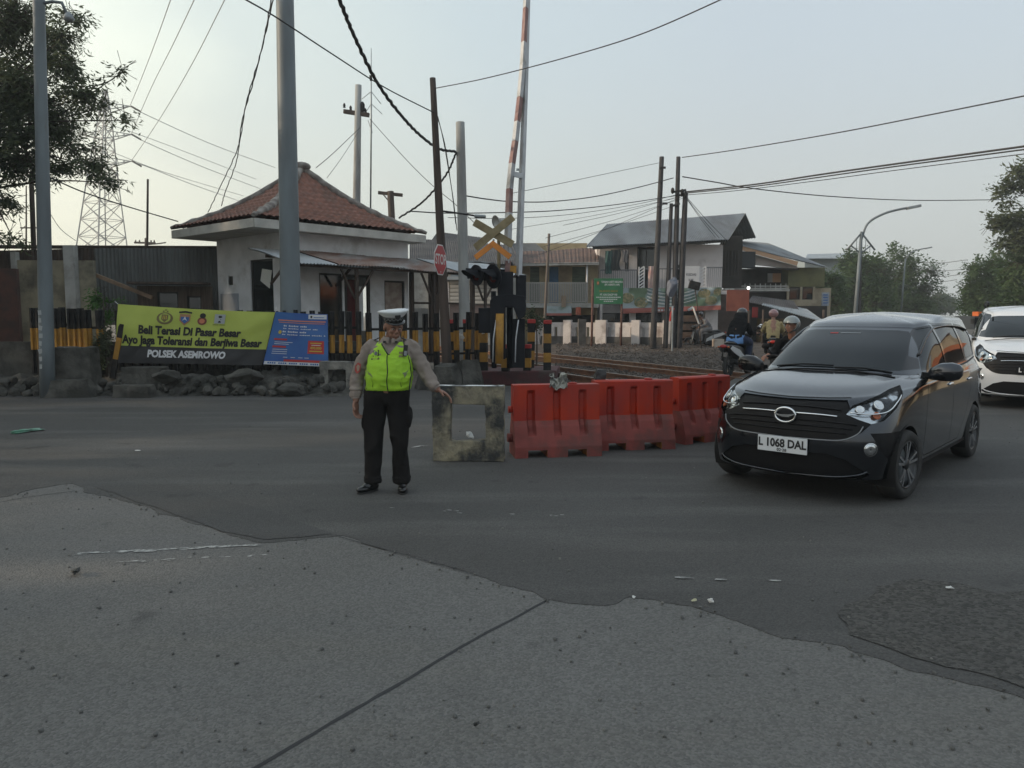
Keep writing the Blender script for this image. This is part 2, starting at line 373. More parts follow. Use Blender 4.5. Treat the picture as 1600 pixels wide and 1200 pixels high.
# worn lane paint, broken into flakes
M_paint = mat("worn_road_paint", (.42, .42, .40), .8, col2=(.16, .16, .155), vs=30, lo=.42, hi=.6)
def flakes(name, a, b, n, w, z, seed, sx=.05):
    mb = MB(); r = random.Random(seed); a, b = G(*a), G(*b); d = (b - a).normalized(); q = Vector((-d.y, d.x, 0))
    for i in range(n):
        c = a + (b - a) * r.random() + q * (r.gauss(0, 1) * w * .5); c.z = z + i * .00006; k = r.randint(5, 7); s = r.uniform(.3, 1) * sx
        ph = r.random() * 6
        mb.add([c + d * (math.cos(ph + 6.283 * j / k) * s * r.uniform(.6, 1.8)) + q * (math.sin(ph + 6.283 * j / k) * s * .35) for j in range(k)], [tuple(range(k))])
    o = mb.build(name, M_paint); return structure(o)
flakes("lane_marking", (130, 866), (400, 853), 60, .02, .0062, 1)
flakes("lane_marking", (180, 880), (420, 868), 26, .02, .0062, 2, .03)
flakes("lane_marking", (1280, 915), (1000, 905), 3, .05, .0145, 3, .05)
flakes("lane_marking", (600, 796), (930, 812), 10, .05, .0145, 5, .03)
flakes("lane_marking", (645, 700), (665, 698), 6, .02, .0145, 6, .05)
# ---------------- shared materials ----------------
M_plaster = mat("white_plaster", (.76, .78, .80), .85, col2=(.66, .68, .69), vs=2.5, bump=.25, bs=60, dirt=(.34, .33, .30), ds=.9, dlo=.56, dhi=.78)
M_plaster_dk = mat("grey_plaster", (.40, .40, .38), .9, col2=(.30, .30, .28), vs=3, bump=.3, bs=50, dirt=(.18, .17, .15), ds=1.2)
M_fascia = mat("painted_fascia", (.50, .49, .45), .7, col2=(.40, .39, .36), vs=3)
M_conc = mat("old_concrete", (.26, .25, .22), .92, col2=(.17, .165, .15), vs=5, bump=.7, bs=35, dirt=(.07, .07, .065), ds=1.6, dlo=.48, dhi=.62)
M_conc_dk = mat("sooty_concrete", (.10, .097, .086), .95, col2=(.055, .053, .048), vs=4, bump=.9, bs=22, dirt=(.035, .035, .03), ds=1.4, dlo=.45, dhi=.6)
M_black = mat("black_paint", (.014, .014, .015), .7, col2=(.03, .028, .026), vs=9, spec=.25, bump=.15, bs=60)
M_yellow = mat("yellow_paint", (.40, .205, .028), .65, col2=(.30, .155, .03), vs=8, dirt=(.16, .10, .04), ds=3, dlo=.58, dhi=.72, bump=.15, bs=60)
M_redp = mat("red_paint", (.42, .035, .03), .6, col2=(.28, .03, .028), vs=8, bump=.1)
M_maroon = mat("maroon_kerb_paint", (.085, .028, .030), .8, col2=(.055, .025, .026), vs=4, dirt=(.09, .075, .065), ds=2, dlo=.5, dhi=.7, bump=.3)
M_steel = mat("galvanised_steel", (.30, .33, .34), .5, metal=.5, col2=(.22, .24, .25), vs=4, bump=.05)
M_polegrey = mat("grey_painted_pole", (.155, .185, .20), .55, col2=(.12, .14, .15), vs=3, dirt=(.12, .10, .08), ds=2, dlo=.6, dhi=.75, aniso=(1, 1, .25), bump=.08)
M_concpole = mat("spun_concrete_pole", (.33, .34, .33), .85, col2=(.25, .255, .25), vs=5, aniso=(1, 1, .2), bump=.2, dirt=(.17, .16, .15), ds=2)
M_wood = mat("dark_weathered_wood", (.085, .062, .05), .9, col2=(.045, .035, .03), vs=7, aniso=(1, 1, .08), bump=.5, bs=30)
M_rust = mat("rusty_sheet", (.21, .12, .09), .85, col2=(.28, .22, .19), vs=2.2, aniso=(1, .3, 1), bump=.2, dirt=(.33, .32, .31), ds=1.2, dlo=.5, dhi=.66)
M_tin = mat("corrugated_tin", (.15, .16, .155), .7, metal=.2, col2=(.10, .10, .095), vs=1.6, aniso=(1, 1, .2), dirt=(.11, .07, .05), ds=1.2, dlo=.55, dhi=.7)
M_tinlight = mat("pale_tin", (.42, .45, .47), .6, metal=.2, col2=(.34, .36, .37), vs=1.5)
M_glassdk = mat("dark_window_glass", (.012, .016, .016), .08, spec=.8)
M_frame = mat("dark_window_frame", (.035, .032, .028), .6)
M_cable = mat("cable_rubber", (.03, .03, .032), .7)
M_tile = mat("terracotta_tile", (.27, .125, .088), .85, col2=(.15, .08, .062), vs=7, lo=.3, hi=.7, bump=.35, bs=30, dirt=(.09, .07, .055), ds=1.1, dlo=.52, dhi=.7)
M_ridge = mat("mortared_ridge", (.30, .28, .255), .9, col2=(.15, .13, .115), vs=5, bump=.5, bs=25, lo=.35, hi=.6)
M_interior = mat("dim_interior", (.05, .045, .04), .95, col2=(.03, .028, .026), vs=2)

# ---------------- guard hut ----------------
K = 1.09
cn = Vector((-5.3, 15.8)) * K; ra = Vector((.66, .75)).normalized(); rb = Vector((-.75, .66)).normalized()
ra3, rb3 = Vector((*ra, 0)), Vector((*rb, 0)); ROOF_A, ROOF_B, EAVE = 5.2, 4.05, 3.58
hut = thing("guard_hut", "white railway guard hut with a flared red tiled pyramid roof", "guard hut", (cn.x, cn.y, 0))
H = lambda a, b, z: ra3 * a + rb3 * b + Vector((0, 0, z))       # a along the front eave, b along the side eave
OV = .62
hm = MB()
wa0, wa1, wb0, wb1 = 1.12, 5.06, OV, ROOF_B - .22
T = .16
def wall_holes(mb, p0, p1, z0, z1, holes, t=T, inward=None):
    """a real wall slab with openings; holes = (s0, s1, z0, z1) along p0->p1"""
    p0, p1 = Vector(p0), Vector(p1); d = (p1 - p0).normalized(); L_ = (p1 - p0).length; up = Vector((0, 0, 1)); n = d.cross(up)
    if inward is not None and n.dot(Vector(inward)) < 0: n = -n
    xs = sorted({0, L_, *[h[0] for h in holes], *[h[1] for h in holes]}); zs = sorted({z0, z1, *[h[2] for h in holes], *[h[3] for h in holes]})
    solid = lambda x, z: not any(h[0] < x < h[1] and h[2] < z < h[3] for h in holes)
    for i in range(len(xs) - 1):
        run = None
        for j in range(len(zs)):
            ok = j < len(zs) - 1 and solid((xs[i] + xs[i + 1]) / 2, (zs[j] + zs[j + 1]) / 2)
            if ok and run is None: run = zs[j]
            if not ok and run is not None:
                a, b, c_, e = xs[i], xs[i + 1], run, zs[j]; run = None
                vs = [p0 + d * x + up * z + n * k for k in (0, t) for x, z in ((a, c_), (b, c_), (b, e), (a, e))]
                # faces toward a neighbouring solid cell are left out, so nothing coincides
                mx = (a + b) / 2
                fs = [(0, 1, 2, 3), (7, 6, 5, 4)]
                if not (i > 0 and solid((xs[i - 1] + xs[i]) / 2, (c_ + e) / 2)): fs.append((0, 3, 7, 4))
                if not (i < len(xs) - 2 and solid((xs[i + 1] + xs[i + 2]) / 2, (c_ + e) / 2)): fs.append((1, 5, 6, 2))
                fs += [(3, 2, 6, 7), (0, 4, 5, 1)]
                mb.add(vs, fs)
P0 = H(wa0, wb0, 0); P1 = H(wa1, wb0, 0); P2 = H(wa1, wb1, 0); P3 = H(wa0, wb1, 0)
side_h = [(.48, 1.55, 1.15, 2.95), (2.42, 2.64, 2.35, 2.58)]          # measured from the near corner along the side wall
front_h = [(1.0, 1.70, .45, 2.62), (1.76, 2.60, .45, 2.62), (3.08, 3.80, 1.1, 2.5)]
wall_holes(hm, P0, P3, .3, 3.62, side_h, inward=ra3)
wall_holes(hm, P0 + ra3 * T, P1, .3, 3.62, [(h[0] - T, h[1] - T, h[2], h[3]) for h in front_h], inward=rb3)
wall_holes(hm, P1 + rb3 * T, P2, .3, 3.62, [(1.0, 1.9, 1.1, 2.4)], inward=-ra3)
wall_holes(hm, P3 + ra3 * T, P2 - ra3 * T, .3, 3.62, [(1.6, 2.4, 1.1, 2.4)], inward=-rb3)
hm.build("wall", M_plaster, hut)
MB().prism([(wa0 - .3, wb0 - .3), (wa1 + .3, wb0 - .3), (wa1 + .3, wb1 + .3), (wa0 - .3, wb1 + .3)], (0, 0, 0), ra3, rb3, .44).build("floor_slab", M_plaster_dk, hut)
MB().prism([(wa0 + T + .02, wb0 + T + .02), (wa1 - T - .02, wb0 + T + .02), (wa1 - T - .02, wb1 - T - .02), (wa0 + T + .02, wb1 - T - .02)], (0, 0, 3.3), ra3, rb3, .05).build("ceiling", M_plaster_dk, hut)
# roof: four concave tiled slopes
eave_c = [H(0, 0, EAVE + .17), H(ROOF_A, 0, EAVE + .17), H(ROOF_A, ROOF_B, EAVE + .17), H(0, ROOF_B, EAVE + .17)]
apex = H(ROOF_A / 2, ROOF_B / 2, 5.42)
def prof(t): return .50 * t + .50 * t ** 2.1            # flared foot, steep top
for k in range(4):
    e0, e1 = eave_c[k], eave_c[(k + 1) % 4]; nu, nv = 34, 110; L_ = (e1 - e0).length; P = []
    out = (e1 - e0).normalized().cross(Vector((0, 0, 1)))
    for i in range(nu * 2 + 1):
        row = []
        c = i / (nu * 2) * 13; course = math.floor(c); fr = c - course
        t = i / (nu * 2) * .985; h = prof(t); rise = .055 * (1 - fr)                # each course laps over the next
        for j in range(nv + 1):
            s = j / nv; b = e0.lerp(e1, s); p = b.lerp(apex, t); p.z = b.z + (apex.z - b.z) * h
            wv = s * L_ * (1 - t); ph = (s - .5) * L_ * (1 - t) / .19 * math.pi
            p.z += rise + .04 * abs(math.sin(ph)) + .006 * noise.noise(p * 3)
            row.append(p)
        P.append(row)
    MB().grid(P, smooth=False, flip=False).build("roof_slope", M_tile, hut)
for k in range(4):
    e0 = eave_c[k]; pts = []
    for i in range(25):
        t = i / 24; p = e0.lerp(apex, t); p.z = e0.z + (apex.z - e0.z) * prof(t) + .045 + .012 * math.sin(i * 2.1); pts.append(p)
    MB().tube(pts, [.115 * min(1, .45 + i * .12) + .014 * math.sin(i * 1.9) for i in range(25)], 10, flat=.8).build("ridge", M_ridge, hut)
MB().ball(apex + Vector((0, 0, .05)), (.26, .22, .12)).build("ridge", M_ridge, hut)
fm = MB()
for k in range(4):
    e0, e1 = eave_c[k], eave_c[(k + 1) % 4]; d = (e1 - e0).normalized(); o_ = d.cross(Vector((0, 0, 1)))
    mid = (e0 + e1) / 2 - Vector((0, 0, .115)) - o_ * .0
    fm = MB(); fm.box(mid - o_ * .02, ((e1 - e0).length - .05, .04, .2), rz=math.atan2(d.y, d.x)); fm.build("fascia", M_fascia, hut)
MB().prism([(.05, .05), (ROOF_A - .05, .05), (ROOF_A - .05, ROOF_B - .05), (.05, ROOF_B - .05)], (0, 0, EAVE - .02), ra3, rb3, .03).build("soffit", M_fascia, hut)
# windows and doors
def window(parent, p0, d, n, s0, s1, z0, z1, fw=.05, mull=1, glass=M_glassdk, frame=M_frame, name="window"):
    """frame of bars, then the pane as its own piece; n points out of the wall"""
    p0, d, n = Vector(p0), Vector(d), Vector(n); up = Vector((0, 0, 1)); o_ = p0 - n * .07; f = MB()
    for s in (s0 + fw / 2, s1 - fw / 2): f.bar(o_ + d * s + up * z0, o_ + d * s + up * z1, fw, .07, up=n)
    for z in (z0 + fw / 2, z1 - fw / 2): f.bar(o_ + d * (s0 + fw) + up * z, o_ + d * (s1 - fw) + up * z, .068, fw, up=up)
    for k in range(1, mull + 1):
        s = s0 + (s1 - s0) * k / (mull + 1); f.bar(o_ + d * s + up * (z0 + fw), o_ + d * s + up * (z1 - fw), fw * .7, .05, up=n)
    fo = f.build(name, frame, parent)
    g_ = MB(); g_.bar(o_ + d * s0 + up * ((z0 + z1) / 2) - n * .0, o_ + d * s1 + up * ((z0 + z1) / 2), .012, z1 - z0 - .02); g_.build("pane", glass, fo)
    return fo
M_poster = mat("pinned_paper", (.42, .36, .31), .9, col2=(.30, .24, .21), vs=6)
M_curtain = mat("dark_red_curtain", (.12, .02, .02), .9, col2=(.06, .012, .014), vs=5, aniso=(1, 1, .1))
w = window(hut, P0, rb3, -ra3, *side_h[0][:2], *side_h[0][2:], mull=0)
q = MB(); q.add([H(wa0 - .012 + .07, wb0 + .66, 2.05) - ra3 * .02, H(wa0 + .07, wb0 + .98, 1.83) - ra3 * .032, H(wa0 + .07, wb0 + 1.02, 2.40) - ra3 * .032, H(wa0 + .07, wb0 + .68, 2.55) - ra3 * .032], [(0, 1, 2, 3)])
M_sheetpaper = mat("white_paper_notice", (.68, .70, .66), .8)
bm_ = MB(); bm_.prism([(-1.12, 2.42), (-.70, 2.22), (-.58, 2.66), (-1.02, 2.72)], P0 - ra3 * -.035, -rb3, Vector((0, 0, 1)), .006, 0)
bm_.build("paper_notice", M_sheetpaper, hut)
vb = MB(); vb.box(H(wa0 + .05, wb0 + 2.53, 2.465), (.03, .22, .225), rz=math.atan2(ra.y, ra.x)); vb.build("vent", M_frame, hut)
window(hut, P0, ra3, -rb3, 1.0, 1.70, .45, 2.62, mull=0, name="window")
window(hut, P0, ra3, -rb3, 3.08, 3.80, 1.1, 2.5, mull=0, glass=M_poster, name="window")
dm = MB(); o_ = P0 + ra3 * 1.78
for s in (.04, .79): dm.bar(o_ + ra3 * s + rb3 * .06 + Vector((0, 0, .45)), o_ + ra3 * s + rb3 * .06 + Vector((0, 0, 2.62)), .07, .08, up=rb3)
dm.bar(o_ + rb3 * .06 + Vector((0, 0, 2.58)) + ra3 * .075, o_ + rb3 * .06 + ra3 * .755 + Vector((0, 0, 2.58)), .07, .07)
dm.build("door_frame", M_frame, hut)
MB().bar(o_ + ra3 * .1 + rb3 * .35 + Vector((0, 0, 1.5)), o_ + ra3 * .7 + rb3 * .35 + Vector((0, 0, 1.5)), .03, 2.0).build("curtain", M_curtain, hut)
MB().box(H(wa0 - .012, wb0 + 2.6, 1.75), (.03, .9, .75), rz=math.atan2(ra.y, ra.x)).build("patched_panel", mat("grey_patch", (.33, .36, .40), .85), hut)
MB().ball(H(wa0 + 1.5, wb0 - .22, 2.95), (.05, .05, .07)).build("bulb", M_frame, hut)

# awning of rusty corrugated sheets on the front
def corrugated(p00, p10, p01, p11, n, amp, thick=.012, seg=5, sag=0.0, rough=0.0):
    """ribs run from the p0x edge to the p1x edge"""
    m = MB(); P, Q = [], []; cols = n * seg
    p00, p10, p01, p11 = map(Vector, (p00, p10, p01, p11)); nrm = (p10 - p00).cross(p01 - p00).normalized()
    for i in range(9):
        u = i / 8; r1, r2 = [], []
        for j in range(cols + 1):
            v = j / cols; p = p00.lerp(p10, u).lerp(p01.lerp(p11, u), v)
            h = amp * math.cos(2 * math.pi * j / seg) + rough * noise.noise(p * 1.3); p = p + nrm * h; p.z -= sag * math.sin(math.pi * v) * u
            r1.append(p); r2.append(p + nrm * thick)
        P.append(r1); Q.append(r2)
    m.grid(P); m.grid(Q, flip=True)
    return m
aw = thing("awning", "rusty corrugated awning on wooden struts along the hut front", "awning", (cn.x, cn.y, 0))
z1, z2 = 3.10, 2.72
tips = [(.15, 2.25, .0, M_tinlight), (1.35, 3.45, .025, M_rust), (3.2, 5.6, .0, M_rust), (5.3, 8.2, .02, M_tinlight)]
for a0, a1, dz, m_ in tips:
    corrugated(H(a0, wb0 - .05, z1 + dz), H(a0 + .35, -.75, z2 + dz), H(a1, wb0 - .05, z1 + dz), H(a1 + .35, -.75, z2 + dz), int((a1 - a0) / .09), .014, rough=.03).build("roof_sheet", m_, aw)
MB().bar(H(.3, -.62, z2 - .02), H(8.4, -.62, z2 - .02), .05, .07).build("beam", M_wood, aw)
MB().bar(H(.4, .2, z2 + .2), H(8.3, .2, z2 + .2), .05, .07).build("beam", M_wood, aw)
for a in (2.35, 4.9, 6.9):
    MB().bar(H(a, -.60, .3), H(a, -.60, z2 - .05), .07, .07, up=rb3).build("post", M_wood, aw)
    s_ = MB(); s_.bar(H(a + .03, -.55, z2 - .75), H(a + .5, -.6, z2 - .06), .04, .05, up=rb3); s_.bar(H(a - .03, -.55, z2 - .75), H(a - .45, -.6, z2 - .06), .04, .05, up=rb3); s_.build("brace", M_wood, aw)
for a in (.75, 2.6): MB().bar(H(a, wb0 - .03, 2.3), H(a + .1, -.1, z2 + .16), .05, .05).build("brace", M_wood, aw)
# open lean-to continuing beside the hut: posts and a low wall with a dark doorway
lt = thing("lean_to", "dark open lean-to of posts and boards beside the guard hut", "lean-to", (cn.x, cn.y, 0))
for a in (5.15, 6.0, 7.6): MB().bar(H(a, .6, .2), H(a, .6, 2.85), .32 if a == 6.0 else .1, .12, up=rb3).build("post", M_wood, lt)
MB().bar(H(5.2, .62, 1.9), H(7.5, .62, 1.9), .05, .06).build("rail", M_wood, lt)
MB().box(H(5.55, .75, 1.0), (.62, .1, 1.5), rz=math.atan2(ra.y, ra.x)).build("panel", M_plaster_dk, lt)
MB().box(H(4.75, 1.2, .95), (.05, 1.3, 1.3), rz=math.atan2(ra.y, ra.x)).build("panel", M_frame, lt)

# ---------------- picket fence of old rails in black and yellow ----------------
def picket_fence(name, label, p0, p1, n, zb, zt, top, bot, w=.105, t=.06, tilt=0.0, z_slope=0.0, group="black and yellow rail fences around the crossing"):
    p0, p1 = Vector(p0), Vector(p1); d = (p1 - p0).normalized(); f = thing(name, label, "fence", (p0.x, p0.y, 0), group=group)
    az = math.atan2(d.y, d.x)
    def picket():
        m = MB(); h = zt
        segs = [(zb, bot, 0), (bot, top, 1), (top, zt, 0)]
        for a, b, k in segs:
            m.cur = k; m.box((0, 0, (a + b) / 2), (w, t, b - a)); m.box((0, -t * .9, (a + b) / 2), (w * .35, t * .9, b - a - .002))
        return m
    first = picket().build("picket", [M_black, M_yellow], f, bevel=.006, seg=1)
    r = random.Random(n)
    for i in range(n):
        o = first if i == 0 else first.copy()
        if i: COL.objects.link(o); o.parent = f
        s = (p1 - p0) * (i / (n - 1)); o.location = (s.x, s.y, r.uniform(-.02, .02) + z_slope * i / n); o.rotation_euler = (r.gauss(0, .012), r.gauss(0, .012) + tilt, az + r.gauss(0, .05))
    for z in (zb + .35, zt - .35):
        m = MB(); m.bar(Vector((0, 0, z)) + Vector((-d.y, d.x, 0)) * .06, p1 - p0 + Vector((0, 0, z)) + Vector((-d.y, d.x, 0)) * .06, .03, .05); m.build("rail", M_black, f)
    return f
FY = 15.35
fx = lambda px, Y: X_at(px, Y, 1.3)
# the run behind the banners, then the runs beside it
picket_fence("picket_fence", "black and yellow picket fence behind the green banner", (fx(188, FY), FY, 0), (fx(560, FY + .35), FY + .35, 0), 27, .45, 1.66, 1.17, .80)
picket_fence("picket_fence", "close-set black and yellow picket fence beside the leafy bush", (fx(52, 15.9), 15.9, 0), (fx(128, 15.7), 15.7, 0), 9, .35, 1.72, 1.30, .85, w=.13)
picket_fence("picket_fence", "short widely spaced picket fence panel just beside the bush", (fx(137, 15.6), 15.6, 0), (fx(158, 15.55), 15.55, 0), 2, .35, 1.66, 1.28, .83, w=.17)
picket_fence("picket_fence", "black and yellow picket fence behind the officer and STOP sign", (fx(578, 15.9), 15.9, 0), (fx(745, 17.4), 17.4, 0), 11, .35, 1.62, 1.22, .78, w=.12)
lp = thing("leaning_picket", "single yellow and black picket leaning against the green banner", "picket", (fx(172, 15.2), 15.2, .30))
m = MB(); m.box((0, 0, .2), (.1, .06, .4)); m.cur = 1; m.box((0, 0, .62), (.1, .06, .44)); m.cur = 0; m.box((0, 0, .98), (.1, .06, .28)); o = m.build("bar", [M_black, M_yellow], lp); o.rotation_euler = (0, .22, 0)

# ---------------- banners ----------------
def cloth_fn(c00, c10, c01, c11, wr=.03, seed=0.0, drape=.02):
    """u 0..1 along, v 0..1 up -> point on a slack sheet; also its normal"""
    c00, c10, c01, c11 = map(Vector, (c00, c10, c01, c11)); n = (c10 - c00).cross(c01 - c00).normalized()
    W, Hh = (c10 - c00).length, (c01 - c00).length
    def f(u, v, off=0.0):
        p = c00.lerp(c10, u).lerp(c01.lerp(c11, u), v)
        h = wr * (noise.noise(Vector((u * W * 1.1 + v * Hh * .9, (v * Hh - u * W * .25) * 2.2, seed))) + .5 * noise.noise(Vector((u * W * 3.1 - v * 2, v * Hh * 2, seed + 3))))
        h += wr * .5 * math.sin(u * W * 9 + v * 1.5) * (v ** 2) * .6
        return p + n * (h + off) + Vector((0, 0, -drape * math.sin(math.pi * u) * v))
    return f, W, Hh
def cloth(mbuilder, f, u0, u1, v0, v1, nu, nv, off=0.0):
    P = [[f(u0 + (u1 - u0) * i / nu, v0 + (v1 - v0) * j / nv, off) for j in range(nv + 1)] for i in range(nu + 1)]
    mbuilder.grid(P, flip=True)
def cbox(name, m_, f, W, Hh, x, y, w, h, parent, off=.004, n=10, k=3):
    b = MB(); cloth(b, f, x / W, (x + w) / W, y / Hh, (y + h) / Hh, n, k, off); return b.build(name, m_, parent)
def cpoly(name, m_, f, W, Hh, pts, parent, off=.006):
    b = MB(); b.add([f(x / W, y / Hh, off) for x, y in pts], [tuple(range(len(pts)))]); return b.build(name, m_, parent)
def ctext(s, name, m_, f, W, Hh, cx, cy, size, parent, sx=1.0, bold=0.0, off=.011, shear=0.0, align='CENTER'):
    return text(s, name, m_, lambda a, b, c: f((cx + a + b * shear) / W, (cy + b) / Hh, off), size, parent, sx, bold, align)
M_vinylG = mat("yellow_green_vinyl", (.46, .53, .11), .6, col2=(.41, .48, .09), vs=1.5, spec=.4)
M_vinylK = mat("black_vinyl", (.022, .022, .024), .45)
M_vinylB = mat("blue_vinyl", (.035, .085, .30), .45, col2=(.05, .14, .36), vs=1.2, spec=.4)
M_ink = mat("black_print", (.018, .018, .018), .6)
M_inkW = mat("white_print", (.62, .63, .64), .6)
M_inkR = mat("red_print", (.45, .045, .04), .6)
M_inkO = mat("orange_print", (.60, .22, .12), .6)
M_inkY = mat("yellow_print", (.55, .42, .06), .6)
M_inkBl = mat("blue_print", (.04, .13, .36), .6)
M_gold = mat("gold_print", (.16, .13, .05), .6)
M_skinp = mat("tan_print", (.38, .20, .10), .6)
BY = 15.18
pw0 = thing('shade_wall', 'low dark wall added just behind the fence, standing in for shade', 'wall'); MB().bar((X_at(-10, 16.2, .5), 16.15, .48), (X_at(585, 16.4, .5), 16.45, .48), .15, 1.05).build('wall', M_conc_dk, pw0)  # added wall; its dark colour stands in for shade between the pickets
c00, c10 = A(180, 567, BY), A(409, 571, BY + .22); c01, c11 = A(184, 475, BY), A(430, 488, BY + .25)
f, W, Hh = cloth_fn(c00, c10, c01, c11, .040, 1.0)
bn = thing("banner", "yellow-green vinyl banner with black lettering tied to the picket fence", "banner", (0, 0, 0), group="banners tied to the crossing fence")
b = MB(); cloth(b, f, 0, 1, .30, 1, 90, 26); b.build("cloth", M_vinylG, bn)
b = MB(); cloth(b, f, 0, 1, 0, .2995, 90, 10); b.build("black_band", M_vinylK, bn)
ctext("Beli Terasi Di Pasar Besar", "lettering", M_ink, f, W, Hh, W * .475, Hh * .585, .235, bn, sx=.78, bold=.0105)
ctext("Ayo Jaga Toleransi dan Berjiwa Besar", "lettering", M_ink, f, W, Hh, W * .50, Hh * .405, .235, bn, sx=.745, bold=.0105)
ctext("POLSEK ASEMROWO", "lettering", M_inkW, f, W, Hh, W * .475, Hh * .17, .20, bn, sx=.80, bold=.010)
def ell(cx, cy, a, b_, n=20, s=0, e=2 * math.pi): return [(cx + a * math.cos(s + (e - s) * k / n), cy + b_ * math.sin(s + (e - s) * k / n)) for k in range(n + (0 if e - s > 6.2 else 1))]
ey = Hh * .815
e1 = cpoly("emblem", M_gold, f, W, Hh, ell(W * .305, ey - .01, .150, .125), bn)                      # wreath round a shield, star above
cpoly("wreath_inner", M_vinylG, f, W, Hh, ell(W * .305, ey, .105, .095), e1, .009)
cpoly("shield", M_gold, f, W, Hh, [(W * .305 - .06, ey + .07), (W * .305 + .06, ey + .07), (W * .305 + .06, ey - .03), (W * .305, ey - .09), (W * .305 - .06, ey - .03)], e1, .012)
for dx_ in (-.03, 0, .03): cpoly("shield_bar", M_inkY, f, W, Hh, [(W * .305 + dx_ - .006, ey + .05), (W * .305 + dx_ + .006, ey + .05), (W * .305 + dx_ + .006, ey - .03), (W * .305 + dx_ - .006, ey - .03)], e1, .014)
for dx_, dy_ in ((0, .165), (-.035, .135), (.035, .135)):
    st = []
    for k in range(10):
        rr = .026 if k % 2 == 0 else .011; an = math.pi / 2 + k * math.pi / 5; st.append((W * .305 + dx_ + rr * math.cos(an), ey + dy_ + rr * math.sin(an)))
    cpoly("star", M_gold, f, W, Hh, st, e1, .009)
cx = W * .432
e2 = cpoly("emblem", M_skinp, f, W, Hh, [(cx - .10, ey + .10), (cx + .10, ey + .10), (cx + .10, ey - .04), (cx, ey - .145), (cx - .10, ey - .04)], bn)
cpoly("shield_field", M_inkBl, f, W, Hh, [(cx - .075, ey + .04), (cx + .075, ey + .04), (cx + .075, ey - .03), (cx, ey - .10), (cx - .075, ey - .03)], e2, .009)
cpoly("shield_mark", M_inkW, f, W, Hh, [(cx, ey + .06), (cx + .022, ey), (cx + .05, ey - .04), (cx, ey - .01), (cx - .05, ey - .04), (cx - .022, ey)], e2, .012)
cpoly("ribbon", M_ink, f, W, Hh, [(cx - .12, ey + .15), (cx, ey + .17), (cx + .12, ey + .15), (cx + .12, ey + .115), (cx, ey + .132), (cx - .12, ey + .115)], e2, .009)
cx = W * .543
e3 = cpoly("emblem", mat("maroon_print", (.22, .07, .05), .6), f, W, Hh, ell(cx, ey - .03, .085, .085), bn)
cpoly("emblem_top", M_ink, f, W, Hh, ell(cx + .005, ey + .085, .055, .055), e3, .009)
cpoly("emblem_field", M_inkO, f, W, Hh, ell(cx, ey - .03, .05, .05), e3, .009)
cx = W * .655
e4 = cpoly("emblem", mat("grey_print", (.38, .41, .42), .6), f, W, Hh, [(cx - .10, ey + .13), (cx + .10, ey + .13), (cx + .10, ey - .07), (cx - .10, ey - .07)], bn)
cpoly("emblem_mark", M_ink, f, W, Hh, ell(cx, ey + .075, .042, .026, 12), e4, .009)
cpoly("emblem_mark", M_ink, f, W, Hh, [(cx - .035, ey + .03), (cx + .035, ey + .03), (cx + .012, ey - .0), (cx + .03, ey - .05), (cx - .03, ey - .05), (cx - .012, ey)], e4, .009)
cbox("emblem_caption", mat("olive_print", (.20, .24, .05), .6), f, W, Hh, cx - .12, ey - .105, .11, .018, e4, .009); cbox("emblem_caption", MATS["olive_print"], f, W, Hh, cx + .01, ey - .105, .11, .018, e4, .009)
for (u_, v_, tx, ty) in ((0, 1, -.12, .05), (1, 1, .0, .12), (0, 0, -.1, -.02)):
    p = f(u_, v_); MB().tube([p, p + Vector((tx, .12, ty))], .006, 5).build("tie_rope", M_inkW, bn)

d00, d10 = A(411, 569, BY + .05), A(513, 573, BY + .30); d01, d11 = A(431, 487, BY + .06), A(512, 491, BY + .32)
f, W, Hh = cloth_fn(d00, d10, d01, d11, .016, 7.0, .01)
b2 = thing("banner", "blue printed banner with small white text and a red box, tied beside the green one", "banner", (0, 0, 0), group="banners tied to the crossing fence")
b = MB(); cloth(b, f, 0, 1, 0, 1, 40, 30); b.build("cloth", M_vinylB, b2)
U = lambda name, m_, x, y, w_, h_, o=.004: cbox(name, m_, f, W, Hh, W * x, Hh * y, W * w_, Hh * h_, b2, o, 8, 3)
U("logo_label", M_inkW, .63, .90, .35, .085); cpoly("logo_mark", M_ink, f, W, Hh, ell(W * .685, Hh * .94, .026, .026, 12), b2, .009)
ctext("BPJS", "lettering", M_inkBl, f, W, Hh, W * .83, Hh * .94, .055, b2, .9) if False else cbox("logo_lines", M_inkBl, f, W, Hh, W * .73, Hh * .925, W * .2, Hh * .012, b2, .008)
U("heading_line", M_inkO, .08, .84, .88, .022); U("heading_line", M_inkO, .10, .805, .84, .012)
for (x, y, w_, h_) in ((.20, .735, .42, .022), (.20, .69, .62, .014), (.20, .625, .42, .022), (.20, .575, .76, .014)):
    n_ = int(w_ / .03)
    for i in range(n_):
        hh = h_ * (1.0 if (i * 7) % 3 else 1.3)
        if (i * 5) % 7 != 3: U("text_line", M_inkW, x + i * w_ / n_, y, w_ / n_ * .72, hh, .006)
for y in (.47, .33): U("sub_heading", M_inkR, .08, y, .22, .035)
for y in (.43, .395, .29, .25, .21): U("text_line", M_inkW, .10 + (y < .3) * -.01, y, .24 if y != .43 else .30, .010, .006)
cpoly("seal", M_inkY, f, W, Hh, ell(W * .155, Hh * .625, .034, .040, 14), b2, .006)
U("price_box", M_inkR, .66, .235, .27, .25); U("text_line", M_inkY, .70, .43, .19, .018, .008); U("text_line", M_inkW, .72, .395, .15, .012, .008)
ctext("490.000", "lettering", M_inkY, f, W, Hh, W * .795, Hh * .345, .075, b2, 1.0, .002, .009); U("text_line", M_inkY, .69, .275, .21, .02, .008)
U("red_strip", M_inkR, .30, .065, .63, .045); U("white_strip", M_inkW, .01, .0, .98, .062)
